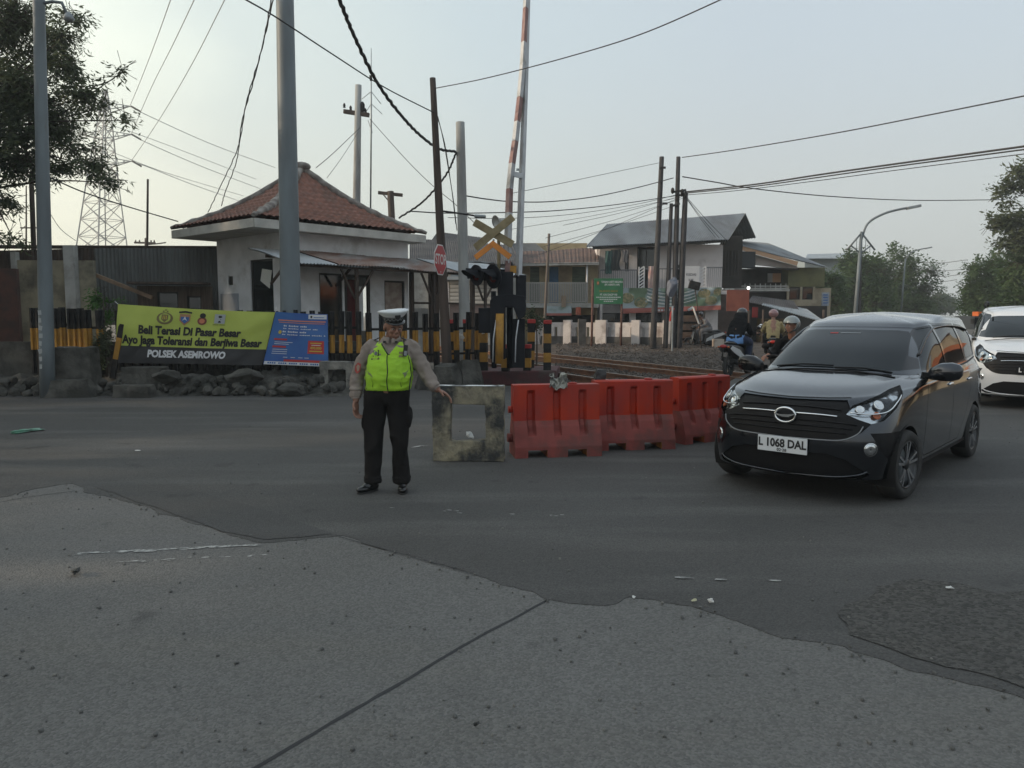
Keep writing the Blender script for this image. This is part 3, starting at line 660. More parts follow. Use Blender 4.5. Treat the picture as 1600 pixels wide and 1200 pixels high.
for i in range(26):
    if i % 5 != 4: U("text_line", M_inkBl, .06 + i * .033, .018, .024, .03, .008)
for x in (.28, .40, .52, .62): U("text_line", M_inkW, x, .145, .07, .010, .006)
# ---------------- rubble, stone bank, concrete blocks ----------------
def rock(mb, c, r, seed, rough=.15, sub=3, flat=(1, 1, 1)):
    bm = bmesh.new(); bmesh.ops.create_icosphere(bm, subdivisions=sub, radius=1.0); c = Vector(c); rr = random.Random(seed)
    planes = [(Vector((rr.gauss(0, 1), rr.gauss(0, 1), rr.gauss(0, 1))).normalized(), rr.uniform(.50, .82)) for _ in range(13)]
    vs = []
    for v in bm.verts:
        p = v.co.copy()
        for n, d in planes:
            k = p.dot(n)
            if k > d: p -= n * (k - d) * .92
        p *= 1 + rough * noise.noise(p * 1.7 + Vector((seed, 0, 0))) + rough * .35 * noise.noise(p * 5 + Vector((0, seed, 0)))
        vs.append(c + Vector((p.x * r * flat[0], p.y * r * flat[1], p.z * r * flat[2])))
    mb.add(vs, [tuple(v.index for v in f.verts) for f in bm.faces], False); bm.free()
bank = MB(); nx, ny = 110, 26; P = []
# stone bank under the fence: an uneven ledge that drops to the asphalt
for i in range(nx + 1):
    row = []; t = i / nx; px = -60 + 640 * t
    for j in range(ny + 1):
        s = j / ny; Y = 14.65 + 1.15 * s + .15 * math.sin(px * .02); x = X_at(px, Y, .3)
        base = [0, .10, .30, .42, .46, .46][min(5, int(s * 5))] + (([0, .10, .30, .42, .46, .46, .46][min(6, int(s * 5) + 1)] - [0, .10, .30, .42, .46, .46][min(5, int(s * 5))]) * (s * 5 % 1))
        q = Vector((x, Y, 0)); h = base * (.75 + .55 * noise.noise(q * 1.1)) + .09 * noise.noise(q * 3.3) + .05 * noise.noise(q * 8)
        row.append(Vector((x, Y + .08 * noise.noise(q * 5), max(-.01, h) if s > .02 else -.02)))
    P.append(row)
bank.grid(P, smooth=False, flip=False)
structure(bank.build("stone_bank", M_conc_dk))
rb_ = MB(); r = random.Random(3)
for k in range(170):
    px = r.uniform(-50, 545); Y = r.uniform(14.6, 15.1); x = X_at(px, Y, .2); s = r.uniform(.03, .13)
    rock(rb_, (x, Y, (Y - 14.55) * .55 + s * .2), s, k, sub=2)
tag(rb_.build("loose_rubble", M_conc_dk), "broken stones and concrete crumbs along the dark bank", "rubble", kind="stuff")
def boulder(px, py, Y, r_, seed, label, m_=None, flat=(1, 1, .7), z=None):
    mb = MB(); rock(mb, (0, 0, 0), r_, seed, sub=4, flat=flat); p = A(px, py, Y)
    o = mb.build("boulder", m_ or M_conc_dk); o.location = p if z is None else (p.x, p.y, z); return tag(o, label, "boulder", "broken boulders beside the road")
boulder(262, 588, 14.8, .27, 31, "round grey boulder under the word POLSEK on the green banner", flat=(1.1, .8, .75))
boulder(455, 610, 14.72, .34, 32, "low wide boulder on the road edge under the blue banner", flat=(1.2, .8, .45))
boulder(540, 588, 15.2, .28, 33, "boulder seen through the opening of the grey concrete frame", flat=(1.2, .8, .7))
boulder(378, 590, 14.9, .32, 34, "dark boulder in the bank under the seam of the two banners", flat=(1.4, .7, .55))
def slab(name, px, Y, dims, label, cat, m_, rz=0.0, rx=0.0, z=None, taper=.8):
    w_, d_, h_ = dims; mb = MB(); n = 6; rs = []
    bm = bmesh.new(); bmesh.ops.create_cube(bm, size=1.0); bmesh.ops.subdivide_edges(bm, edges=bm.edges[:], cuts=7, use_grid_fill=True)
    vs = []
    for v in bm.verts:
        p = v.co.copy(); k = 1 - (1 - taper) * (p.z + .5); q = Vector((p.x * w_ * k, p.y * d_ * k, (p.z + .5) * h_))
        q += Vector((noise.noise(q * 6 + Vector((px, 0, 0))), noise.noise(q * 6 + Vector((0, px, 0))), noise.noise(q * 6 + Vector((0, 0, px))))) * .022
        vs.append(q)
    mb.add(vs, [tuple(v.index for v in f.verts) for f in bm.faces]); bm.free()
    o = mb.build(name, m_); o.location = (X_at(px, Y, .3), Y, 0.0 if z is None else z); o.rotation_euler = (rx, 0, rz); return tag(o, label, cat)
slab("concrete_block", 121, 14.85, (.80, .45, .95), "tall square concrete block with a pale top beside the grey lamp pole", "concrete block", M_conc_dk, rz=.05, taper=.86)
slab("concrete_block", 112, 14.5, (.86, .4, .34), "low sloping concrete block at the foot of the tall square one", "concrete block", M_conc_dk, rz=.1, taper=.7)
slab("concrete_block", 210, 14.45, (.72, .32, .24), "low concrete kerb block on the road edge under the green banner", "concrete block", M_conc_dk, rz=-.03, taper=.9)
slab("concrete_block", 228, 14.95, (.82, .35, .55), "upright cracked concrete slab under the yellow-green banner lettering", "concrete block", M_conc_dk, rz=-.06, taper=.95)
slab("concrete_block", 735, 15.9, (.5, .4, .62), "sloping broken concrete slab against the maroon kerb", "concrete block", M_conc_dk, rz=.5, rx=-.25, taper=.75)
slab("concrete_block", 700, 15.8, (.75, .6, .55), "wedge of broken concrete at the foot of the STOP sign pole", "concrete block", M_conc_dk, rz=-.4, rx=.2, taper=.5)
slab("concrete_block", 672, 16.1, (.6, .5, .42), "low concrete lump beside the wedge under the STOP sign pole", "concrete block", M_conc_dk, rz=.3, taper=.6)
def conc_frame(name, label, w_, h_, t, hole, loc, rz, m_, noisy=.012, top=False):
    """square culvert frame stood on edge: block with a rectangular hole; hole=(x0,x1,z0,z1)"""
    bm = bmesh.new(); x = [-w_ / 2, hole[0], hole[1], w_ / 2]; z = [0, hole[2], hole[3], h_]; N_ = 9
    xs, zs = [], []
    for a, b in zip(x[:-1], x[1:]): xs += [a + (b - a) * k / N_ for k in range(N_)]
    xs.append(x[-1])
    for a, b in zip(z[:-1], z[1:]): zs += [a + (b - a) * k / N_ for k in range(N_)]
    zs.append(z[-1]); ys = [-t / 2 + t * k / 6 for k in range(7)]
    V = {}
    def vert(i, j, k):
        if (i, j, k) not in V: V[(i, j, k)] = bm.verts.new((xs[i], ys[j], zs[k]))
        return V[(i, j, k)]
    solid = lambda i, k: 0 <= i < 3 * N_ and 0 <= k < 3 * N_ and not (N_ <= i < 2 * N_ and N_ <= k < 2 * N_)
    for i in range(3 * N_):
        for k in range(3 * N_):
            if not solid(i, k): continue
            bm.faces.new([vert(i, 0, k), vert(i + 1, 0, k), vert(i + 1, 0, k + 1), vert(i, 0, k + 1)]); bm.faces.new([vert(i, 6, k), vert(i, 6, k + 1), vert(i + 1, 6, k + 1), vert(i + 1, 6, k)])
            for (di, dk, e) in ((-1, 0, ((i, k), (i, k + 1))), (1, 0, ((i + 1, k + 1), (i + 1, k))), (0, -1, ((i + 1, k), (i, k))), (0, 1, ((i, k + 1), (i + 1, k + 1)))):
                if not solid(i + di, k + dk):
                    for j in range(6): bm.faces.new([vert(e[0][0], j, e[0][1]), vert(e[1][0], j, e[1][1]), vert(e[1][0], j + 1, e[1][1]), vert(e[0][0], j + 1, e[0][1])])
    bmesh.ops.recalc_face_normals(bm, faces=bm.faces); bm.normal_update()
    for v in bm.verts:
        q = v.co * 7
        v.co += v.normal * (noisy * (noise.noise(q) + .6 * noise.noise(q * 3)) - noisy * 2.2 * max(0, noise.noise(v.co * 4 + Vector((9, 9, 9))) - .25))
    me = bpy.data.meshes.new(name); bm.to_mesh(me); bm.free(); me.materials.append(m_)
    o = bpy.data.objects.new(name, me); COL.objects.link(o); o.location = loc; o.rotation_euler = (0, 0, rz)
    if top: MB().grid([[Vector((-w_ / 2 + w_ * i / 14, -t * .5 + .004 * math.sin(i), h_ + .006)) for i in range(15)], [Vector((-w_ / 2 + w_ * i / 14, -t * .5 + t * (.55 + .35 * abs(noise.noise(Vector((i * .7, 0, 0))))), h_ + .009)) for i in range(15)]], smooth=False, flip=True).build('top_strip', M_whitecap, o)  # uneven pale strip laid along the front of the top edge
    bv = o.modifiers.new("b", 'BEVEL'); bv.width = .012; bv.limit_method = 'ANGLE'; bv.angle_limit = R(50); bv.segments = 2
    return tag(o, label, "concrete frame", "square concrete frames standing on edge")
# soot-stained concrete: pale yellowish wash above, black grime low down and in patches
M_whitecap = mat("pale_strip", (.62, .63, .62), .85, col2=(.05, .05, .05), vs=9, lo=.46, hi=.56)
mf = mat("stained_frame_concrete", (.31, .275, .19), .92, col2=(.20, .18, .135), vs=6, bump=.8, bs=45, dirt=(.045, .046, .045), ds=2.6, dlo=.44, dhi=.58, aniso=(1, 1, .8))
pf = G(733, 722)
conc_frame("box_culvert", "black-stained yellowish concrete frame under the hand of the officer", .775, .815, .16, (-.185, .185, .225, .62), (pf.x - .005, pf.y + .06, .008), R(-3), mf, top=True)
M_whitecap = mat("pale_strip", (.62, .63, .62), .85, col2=(.10, .10, .095), vs=9, lo=.42, hi=.55)
pg = A(528, 605, 15.0)
conc_frame("box_culvert", "smaller grey concrete frame at the road edge beside the blue banner", .70, .66, .22, (-.17, .2, .17, .50), (X_at(529, 15.0, .3), 15.0, .0), R(-12), M_conc)
# ---------------- water-filled plastic barriers ----------------
M_orange = mat("orange_red_plastic", (.40, .030, .008), .50, col2=(.33, .026, .016), vs=3, bump=.08, bs=30, dirt=(.20, .045, .035), ds=1.6, dlo=.48, dhi=.72, spec=.4)
M_pinkdirt = mat("dusty_red_plastic", (.25, .058, .048), .75, col2=(.19, .046, .038), vs=5, dirt=(.11, .055, .048), ds=2.4, bump=.1)
M_hollow = mat("barrier_underside", (.28, .07, .02), .6, col2=(.45, .20, .04), vs=9, lo=.5, hi=.6)
def barrier(label, loc, rz, L_=1.02, H_=.86):
    t = thing("plastic_barrier", label, "barrier", loc, rz, "red water-filled barriers in a row")
    prof = [(.215, 0.0), (.215, .12), (.205, .15), (.145, .34), (.095, .40), (.085, .80), (.075, H_ - .01), (.065, H_)]      # half width at height
    def hw(z):
        for (a, z0), (b, z1) in zip(prof[:-1], prof[1:]):
            if z0 <= z <= z1: return a + (b - a) * (z - z0) / (z1 - z0)
        return prof[-1][0]
    xs = sorted({-L_ / 2 + L_ * k / 68 for k in range(69)}); zs = [H_ * k / 56 for k in range(57)]
    flutes = [-.30 * L_, 0.0, .30 * L_]; feet = [(-.36 * L_, -.13 * L_), (.10 * L_, .33 * L_)]
    def y(x, z):
        w_ = hw(z)
        for c in flutes:
            d = abs(x - c)
            if d < .075 and .23 < z < .74:
                kx = min(1, max(0, (.044 - d) / .016)); kz = min(1, max(0, (z - .23) / .05)) * min(1, max(0, (.74 - z) / .03))
                w_ -= (.05 + .05 * max(0, (.42 - z) / .2)) * kx * kz
        return w_
    for lo_, hi_, nm, mt in ((.0, .40, "lower_body", M_pinkdirt), (.40, H_, "upper_body", M_orange)):
        m = MB(); zz = [z for z in zs if lo_ <= z <= hi_]; zz = sorted(set([lo_] + zz + [hi_]))
        for s in (-1, 1):
            P, keep = [], []
            for x in xs:
                P.append([Vector((x, s * y(x, z), z)) for z in zz])
            vs = [p for r_ in P for p in r_]; nv = len(zz); fs = []
            for i in range(len(xs) - 1):
                for j in range(nv - 1):
                    xm, zm = (xs[i] + xs[i + 1]) / 2, (zz[j] + zz[j + 1]) / 2
                    if zm < .09 and any(a < xm < b for a, b in feet): continue
                    q = (i * nv + j, (i + 1) * nv + j, (i + 1) * nv + j + 1, i * nv + j + 1); fs.append(q if s < 0 else tuple(reversed(q)))
            m.add(vs, fs, False)
        for e in (-1, 1):       # end faces
            x = e * L_ / 2; a = [Vector((x, -hw(z), z)) for z in zz]; b = [Vector((x, hw(z), z)) for z in zz]; m.grid([a, b], smooth=False, flip=e > 0)
        if hi_ == H_:
            m.grid([[Vector((x, -y(x, H_), H_)) for x in xs], [Vector((x, y(x, H_), H_)) for x in xs]], smooth=False, flip=True)
        o = m.build(nm, mt, t)
    m = MB()
    for a, b in feet:          # tunnel soffits of the fork pockets
        m.add([(a, -.21, .09), (b, -.21, .09), (b, .21, .09), (a, .21, .09)], [(0, 1, 2, 3)])
        for x in (a, b): m.add([(x, -.2145, 0.004), (x, .2145, 0.004), (x, .2145, .09), (x, -.2145, .09)], [(0, 1, 2, 3)])
    m.build("fork_pocket", M_hollow, t)
    MB().cyl((-L_ / 2 - .055, 0, .2), (-L_ / 2 + .01, 0, .2), .05, n=14).build("coupling_lug", M_pinkdirt, t); MB().cyl((-L_ / 2 - .045, 0, .52), (-L_ / 2 + .01, 0, .52), .04, n=14).build("coupling_lug", M_orange, t)
    MB().lathe((.2, 0, H_ - .005), [(.05, 0), (.05, .02), (.02, .025), (.001, .026)], n=16).build("filler_cap", M_orange, t)
    return t
b1 = G(866, 716); b2_ = G(987, 705)
barrier("fluted red barrier nearest the stained concrete frame, rag hanging on its top", (b1.x + .02, b1.y + .22, .008), R(9), .985, .80)
barrier("fluted red barrier between two others, dusty pink along its foot", (b2_.x + .03, b2_.y + .24, .008), R(8), .95, .81)
b3 = G(1095, 694); barrier("fluted red barrier standing apart, next to the dark grey car", (b3.x + .05, b3.y + .30, .008), R(30), .86, .81)
bag = MB(); rock(bag, (0, 0, 0), .12, 77, sub=4, flat=(1, .8, .8)); o = bag.build("black_bag", mat("black_bag_plastic", (.03, .028, .028), .35, bump=.6, bs=18)); o.location = A(938, 588, 9.05); tag(o, "crumpled black bag resting on top of the barrier row", "bag")
rag = MB(); rr_ = random.Random(5); P = []
for i in range(15):
    row = []
    for j in range(9):
        u, v = i / 14, j / 8; row.append(Vector(((u - .5) * .20 + .04 * noise.noise(Vector((u * 4, v * 4, 0))), -.04 - .10 * v + .08 * noise.noise(Vector((u * 5, v * 5, 3))), .02 + .10 * (1 - v) * abs(math.sin(u * 5 + 1)) - .07 * v * v + .06 * noise.noise(Vector((u * 6, v * 4, 8))))))
    P.append(row)
rag.grid(P, smooth=False); o = rag.build("rag", mat("grey_rag", (.34, .34, .30), .9, col2=(.12, .12, .11), vs=14, lo=.4, hi=.6)); o.location = A(872, 598, 8.55); tag(o, "dirty grey-white rag draped on the barrier top", "rag")
# ---------------- litter ----------------
def litter(name, px, py, label, m_, s, seed, fl=.25):
    mb = MB(); rock(mb, (0, 0, 0), s, seed, rough=.7, sub=3, flat=(1, .6, fl)); p = G(px, py, .02); o = mb.build(name, m_); o.location = (p.x, p.y, .02 + s * fl * .6); o.rotation_euler = (0, 0, seed); return tag(o, label, "litter")
M_lit = mat("white_plastic_litter", (.60, .60, .58), .6); M_litd = mat("dark_litter", (.03, .03, .028), .5, bump=.4)
litter("crushed_bottle", 117, 895, "crushed dark plastic scrap lying on the pale concrete", M_litd, .052, 2, .32)
litter("plastic_bag", 40, 674, "flattened green plastic bag on the asphalt", mat("green_plastic_litter", (.09, .26, .17), .5, col2=(.2, .35, .28), vs=9), .20, 1, .10)
litter("paper_scrap", 215, 704, "small white paper scrap on the asphalt beyond the pale concrete", M_lit, .045, 3, .1)
litter("pebble", 745, 1133, "dark pebble on the concrete near the tar joint", M_litd, .018, 4, .6)
litter("paper_scrap", 1111, 940, "white scrap on the broken edge of the asphalt", M_lit, .022, 5, .6)
litter("paper_scrap", 1484, 919, "white scrap at the rim of the rough patch", M_lit, .025, 6, .3)
litter("paper_scrap", 1085, 938, "thin yellowish scrap next to the asphalt edge", mat("straw_litter", (.42, .40, .26), .8), .025, 7, .2)
litter("paper_scrap", 990, 933, "tiny pale scrap where the tar joint meets asphalt", M_lit, .018, 8, .2)
litter("paper_scrap", 733, 683, "white crumpled paper inside the stained concrete frame", M_lit, .05, 9, .9)
for o_ in [o_ for o_ in COL.objects if o_.get("label") == "white crumpled paper inside the stained concrete frame"]: o_.location = (pf.x, pf.y + .03, .30)
st_ = MB(); r = random.Random(9)
for k in range(420):
    p = G(r.uniform(-50, 1650), r.uniform(640, 1180)); s = r.uniform(.004, .013); rock(st_, (p.x, p.y, .005 + s * .4), s, k, sub=1)
for k in range(160):     # crumbs broken from the asphalt edge
    a = er[r.randrange(len(er))]; s = r.uniform(.004, .014); rock(st_, (a.x + r.gauss(0, .05), a.y - abs(r.gauss(0, .07)), .008 + s * .5), s, k + 900, sub=1)
tag(st_.build("grit", mat("road_grit", (.10, .10, .095), .9, col2=(.17, .165, .15), vs=9, lo=.5, hi=.6)), "small stones and crumbs scattered over the road", "grit", kind="stuff")

# ---------------- tin shed behind the fence ----------------
shed = thing("tin_shed", "long dark shed clad in upright corrugated tin", "shed")
S0, S1 = A(150, 470, 20.0), A(352, 470, 20.9); S0.z = S1.z = 0
top0, top1 = Z_at(388, 20.0), Z_at(388, 20.9)
up = Vector((0, 0, 1))
m = corrugated(S0 + up * 1.3, S0 + up * top0, S1 + up * 1.3, S1 + up * top1, 34, .018, rough=.02); m.build("wall", M_tin, shed)
Sl = A(-120, 470, 19.6); Sl.z = 0; Sl0 = A(8, 470, 19.7); Sl0.z = 0
m = corrugated(Sl + up * 2.55, Sl + up * Z_at(394, 19.5), S0 + up * 2.2, S0 + up * top0, 46, .015, rough=.04); m.build("wall", M_wood, shed)
MB().bar(Sl + up * (top0 + .03) + Vector((0, .2, 0)), S1 + up * (top1 + .03) + Vector((0, .2, 0)), .6, .05, up=(0, 0, 1)).build("roof_edge", M_wood, shed)
pw = thing("boundary_wall", "stained cream plaster wall behind the close-set pickets", "wall")
a, b = A(32, 470, 18.8), A(150, 470, 18.9); a.z = b.z = 0; pl = MB(); pl.bar(a + up * 1.45, b + up * 1.45, .14, 2.9); pl.build("wall", mat("cream_old_plaster", (.30, .27, .19), .9, col2=(.20, .18, .13), vs=2, dirt=(.10, .09, .07), ds=1.5), pw)
MB().bar(a + up * 1.5 + Vector((-.1, -.05, 0)), a + up * 1.5 + Vector((-.0, -.05, 0)) + Vector((.02, 0, 0)), .16, 3.2).build("pier", M_plaster_dk, pw)
c_ = A(114, 470, 18.7); MB().box((c_.x, c_.y, 1.6), (.25, .2, 3.3)).build("pier", M_plaster_dk, pw)
rw = thing("brick_wall", "dark reddish wall at the very edge beside the grey lamp pole", "wall"); a, b = A(-140, 470, 16.6), A(30, 470, 17.2); a.z = b.z = 0
MB().bar(a + up * 1.3, b + up * 1.3, .2, 2.6).build("wall", mat("dark_brick", (.085, .040, .030), .95, col2=(.05, .03, .025), vs=4, bump=.4), rw)
# clutter at the foot of the shed: low window wall and a leaning timber
low = thing("shed_annex", "low brown plank annex with small dark windows under the tin wall", "annex"); a, b = A(215, 470, 19.3), A(332, 470, 19.8); a.z = b.z = 0; d = (b - a).normalized()
mm = MB(); wall_holes(mm, a, b, .3, 2.3, [(.45, .95, 1.6, 2.15), (1.15, 1.5, 1.6, 2.05)], t=.1, inward=(0, 1, 0)); mm.build("wall", mat("brown_planks", (.13, .10, .075), .9, col2=(.08, .06, .05), vs=5, aniso=(8, 1, .5)), low)
window(low, a, d, (0, -1, 0), .45, .95, 1.6, 2.15, .04, 0); window(low, a, d, (0, -1, 0), 1.15, 1.5, 1.6, 2.05, .04, 0)
MB().bar(a + up * 2.36 + Vector((-.1, -.15, 0)), b + up * 2.36 + Vector((0, -.15, 0)), .8, .05).build("roof", M_wood, low)
lb = MB(); lb.bar(A(145, 428, 19.2), A(238, 465, 19.1), .07, .09); tag(lb.build("timber", mat("tan_timber", (.26, .18, .12), .85, col2=(.18, .12, .08), vs=5)), "long pale timber leaning across the tin shed", "timber")

# ---------------- poles ----------------
def pole(name, label, cat, top_px, bot_px, Y, r0, r1, m_, zb=0.0, parts=None, n=16, group=None, bands=False):
    """tapered pole through two measured points, continued down to the ground"""
    t, b = A(top_px[0], top_px[1], Y), A(bot_px[0], bot_px[1], Y); d = (t - b) / (t.z - b.z); foot = b + d * (zb - b.z)
    th = thing(name, label, cat, (foot.x, foot.y, foot.z), group=group)
    rel = t - foot; pts = [rel * k / 8 for k in range(9)]; rs = [r0 + (r1 - r0) * k / 8 for k in range(9)]
    MB().tube(pts, rs, n).build("pole", m_, th); return th, foot, t
U_GRP = "wooden and concrete utility poles"
mp_, mfoot, mtop = pole("utility_pole", "thick grey steel pole rising in front of the guard hut roof", "pole", (444, -60), (454, 470), 15.75, .215, .168, M_polegrey, .3, n=28)
zz = [3.05, 5.4]
for z in []: MB().cyl((0 + (mtop.x - mfoot.x) * z / (mtop.z), 0, z), ((mtop.x - mfoot.x) * z / mtop.z, 0, z + .04), .205, n=28).build("band", M_steel, mp_)
M_stencil = mat("pole_stencil_paint", (.36, .38, .38), .7)
lp_, lf, ltop = pole("street_lamp", "tall grey lamp pole with a side arm in front of the dark tree", "street lamp", (59, -70), (74, 590), 14.4, .135, .095, M_polegrey, .0, n=20)
MB().tube([(ltop - lf) * ((Z_at(6, 14.4)) / ltop.z) + Vector(p) for p in ((0, 0, 0), (.25, 0, .04), (.42, 0, .02), (.50, 0, -.18))], .03, 8).build("arm", M_polegrey, lp_)
a_ = (ltop - lf) * (Z_at(6, 14.4) / ltop.z) + Vector((.53, 0, -.26)); MB().lathe(a_, [(.02, .12), (.06, .08), (.10, 0), (.06, -.05), (.001, -.06)], n=14).build("lamp_head", M_steel, lp_)
ft = lambda z: (ltop - lf) * (z / ltop.z)
for k, ch in enumerate("KEDUNGMR"):
    if k < 0: continue
    z = 1.62 - k * .145; p = ft(z)
    mb = MB(); rr2 = random.Random(k + 3)
    mb.box((p.x - .035 + rr2.uniform(-.01, .01), p.y - .126, z), (rr2.uniform(.045, .08), .006, .085), ry=rr2.uniform(-.3, .3))
    mb.build("stencil_mark", M_stencil, lp_)
p2, f2, t2 = pole("utility_pole", "leaning wooden pole carrying the STOP sign", "pole", (676, 122), (698, 560), 16.0, .115, .06, M_wood, .0)
p3, f3, t3 = pole("utility_pole", "upright concrete pole where the thick twisted cable is tied", "pole", (719, 191), (726, 500), 19.5, .15, .11, M_concpole, .0)
p4, f4, t4 = pole("utility_pole", "wooden pole with a single crossarm behind the hut roof", "pole", (560, 133), (557, 330), 27.0, .17, .11, M_concpole, .0)
ca = A(577, 180, 27.0); cb = A(537, 174, 27.0); MB().bar(cb - f4, ca - f4, .13, .13).build("crossarm", M_wood, p4)
for px, py in ((538, 168), (548, 172), (571, 176)): 
    q_ = A(px, py, 27) - f4; MB().lathe(q_, [(.05, 0), (.035, .04), (.05, .07), (.03, .13), (.01, .15)], n=10).build("insulator", M_black, p4)
q_ = A(566, 168, 27) - f4; MB().lathe(q_, [(.01, -.2), (.09, -.1), (.09, .1), (.05, .18), (.01, .2)], n=12).build("transformer_can", M_black, p4)
p5, f5, t5 = pole("utility_pole", "short T-shaped pole above the hut roof edge", "pole", (610, 299), (612, 340), 33.0, .17, .14, M_wood, .0)
MB().bar(A(591, 301, 33) - f5, A(629, 305, 33) - f5, .13, .13).build("crossarm", M_wood, p5); MB().bar(A(598, 303, 33) - f5, A(609, 316, 33) - f5, .05, .05).build("brace", M_wood, p5)
p6, f6, t6 = pole("antenna_mast", "thin mast rising over the tin shed roof line", "mast", (231, 280), (229, 480), 26, .05, .035, M_wood, .0, n=8)
p7, f7, t7 = pole("utility_pole", "small distant pole with two crossarms beyond the tin shed", "pole", (228, 372), (228, 400), 60, .12, .10, M_wood, .0, n=8)
MB().bar(A(210, 379, 60) - f7, A(243, 380, 60) - f7, .14, .14).build("crossarm", M_wood, p7); MB().tube([A(232, 382, 60) - f7, A(245, 381, 60) - f7, A(259, 379, 60) - f7], .05, 6).build("arm", M_wood, p7)
for px in (212, 218, 236, 241): MB().cyl(A(px, 379, 60) - f7, A(px, 375, 60) - f7, .07, .04, n=8).build("insulator", M_black, p7)
p8, f8, t8 = pole("utility_pole", "thin wooden pole half hidden by the dark tree", "pole", (49, 280), (53, 395), 24, .09, .07, M_wood, .0, n=10)
p9, f9, t9 = pole("antenna_mast", "faint thin mast beside the half hidden pole", "mast", (41, 290), (41, 400), 38, .06, .03, M_wood, .0, n=8)
MB().bar(A(32, 356, 38) - f9, A(60, 356, 38) - f9, .06, .06).build("crossarm", M_wood, p9)
# comb aerial on its own stay
an = thing("radio_aerial", "thin comb-like radio aerial standing next to the crossarm pole", "aerial"); a0 = A(579, 184, 27.2)
MB().tube([A(579, 330, 27.2), A(580, 183, 27.2), A(580, 75, 27.2)], [.03, .03, .012], 6).build("mast", M_steel, an)
for (x0, y0, x1, y1) in ((580, 143, 565, 155), (580, 143, 595, 162), (580, 162, 570, 178), (580, 162, 597, 178), (580, 120, 580, 128), (575, 188, 582, 208)):
    MB().tube([A(x0, y0, 27.2), A(x1, y1, 27.2)], .012, 5).build("rod", M_steel, an)
sg_ = MB(); sg_.tube([A(579, 118, 27.2), A(580, 126, 27.2)], .05, 6); sg_.build("clamp", M_black, an)

# STOP sign
def put_on(o_, u, v, off=.004): return plane_put(o_, u, v, off)
ss = thing("stop_sign", "red octagonal STOP sign on the leaning wooden pole", "sign"); c = A(687.5, 406, 15.5); rz = R(58)
u_ = Vector((math.cos(rz) , math.sin(rz), 0)); v_ = Vector((0, 0, 1)); rad = .33
oc = lambda s: [(s * rad * math.cos(R(22.5 + 45 * k)), s * rad * math.sin(R(22.5 + 45 * k))) for k in range(8)]
u_ = Vector((math.cos(R(-62)), math.sin(R(-62)), 0)); u_ = Vector((.30, .95, 0)).normalized()
MB().prism(oc(1), c, u_, v_, .008).build("plate", mat("sign_white", (.60, .58, .56), .5), ss)
MB().prism(oc(.92), c, u_, v_, .004, .009).build("red_face", mat("sign_red", (.42, .022, .03), .45, col2=(.35, .03, .035), vs=5), ss)
text("STOP", "lettering", MATS["sign_white"], put_on(c, u_, v_, .0155), .285, ss, .80, .006)
text("v", "small_mark", MATS["sign_white"], put_on(c - v_ * .24, u_, v_, .0155), .07, ss, 1, .004)
MB().bar(c - v_ * .25 - u_.cross(v_) * .02, c + v_ * .25 - u_.cross(v_) * .02, .03, .02).build("bracket", M_steel, ss)
# arm lamp on the leaning pole
al = thing("arm_lamp", "flat street light on a thin arm fixed to the leaning STOP sign pole", "street light")
MB().tube([A(693, 330, 16.0), A(715, 333, 15.9), A(742, 337, 15.8)], .018, 8).build("arm", M_black, al)
p = A(750, 338, 15.75); MB().box(p, (.24, .14, .06), ry=.05).build("lamp_head", M_steel, al, bevel=.02)

# ---------------- level crossing equipment ----------------
CY = 15.9
bo = thing("crossing_gate", "raised level crossing gate with red and white double boom on a black machine", "crossing gate")
M_white = mat("white_gate_paint", (.52, .54, .56), .6, col2=(.42, .44, .46), vs=4, dirt=(.25, .25, .24), ds=2.5, dlo=.55, dhi=.7)
M_redgate = mat("faded_gate_red", (.23, .135, .13), .8, col2=(.30, .21, .20), vs=6)
def boom(pts, w0, w1, cols, parent):
    for (a, b, c_) in cols:
        pa, pb = pts(a), pts(b); wa_, wb_ = w0 + (w1 - w0) * a, w0 + (w1 - w0) * b
        m = MB(); m.tube([pa, pb], [wa_, wb_], 4, smooth=False, flat=.5); m.build("boom_section", M_redgate if c_ else M_white, parent, bevel=.004, seg=1)
L1 = [A(793, 395, CY), A(797, 272, CY), A(803, 240, CY), A(816, 120, CY), A(826, -80, CY)]
def on(poly):
    seg = [(poly[i + 1] - poly[i]).length for i in range(len(poly) - 1)]; tot = sum(seg)
    def g(t):
        d = t * tot
        for i, s in enumerate(seg):
            if d <= s or i == len(seg) - 1: return poly[i].lerp(poly[i + 1], d / s)
            d -= s
    return g
gl = on(L1)
boom(gl, .165, .105, [(0, .135, 0), (.135, .215, 1), (.215, .30, 0), (.30, .375, 1), (.375, .44, 0), (.44, .52, 1), (.52, .63, 0), (.63, .70, 0), (.70, .81, 1), (.81, .9, 0), (.9, 1, 0)], bo)
L2 = [A(810, 432, CY + .12), A(816, 265, CY + .12), A(822, 100, CY + .12), A(827, -80, CY + .12)]
gr = on(L2); boom(gr, .155, .095, [(0, .30, 0), (.30, .32, 0), (.32, .62, 0), (.62, 1, 0)], bo)
MB().bar(A(797, 271, CY - .03), A(817, 275, CY - .03), .06, .10).build("strut", M_white, bo); MB().box(A(809, 265, CY), (.06, .05, .04)).build("clip", M_steel, bo)
MB().bar(A(794, 408, CY + .02), A(792, 455, CY + .02), .12, .12).build("boom_root", M_redgate, bo); MB().bar(A(795.5, 378, CY - .09), A(795, 411, CY - .09), .16, .02).build("white_panel", M_white, bo)
M_machine = mat("black_machine_paint", (.007, .008, .012), .6, col2=(.012, .013, .017), vs=4, spec=.25)
def pbox(px0, py0, px1, py1, Y, dep): 
    a, b = A(px0, py0, Y), A(px1, py1, Y); return ((a.x + b.x) / 2, Y, (a.z + b.z) / 2), (abs(b.x - a.x), dep, abs(a.z - b.z))
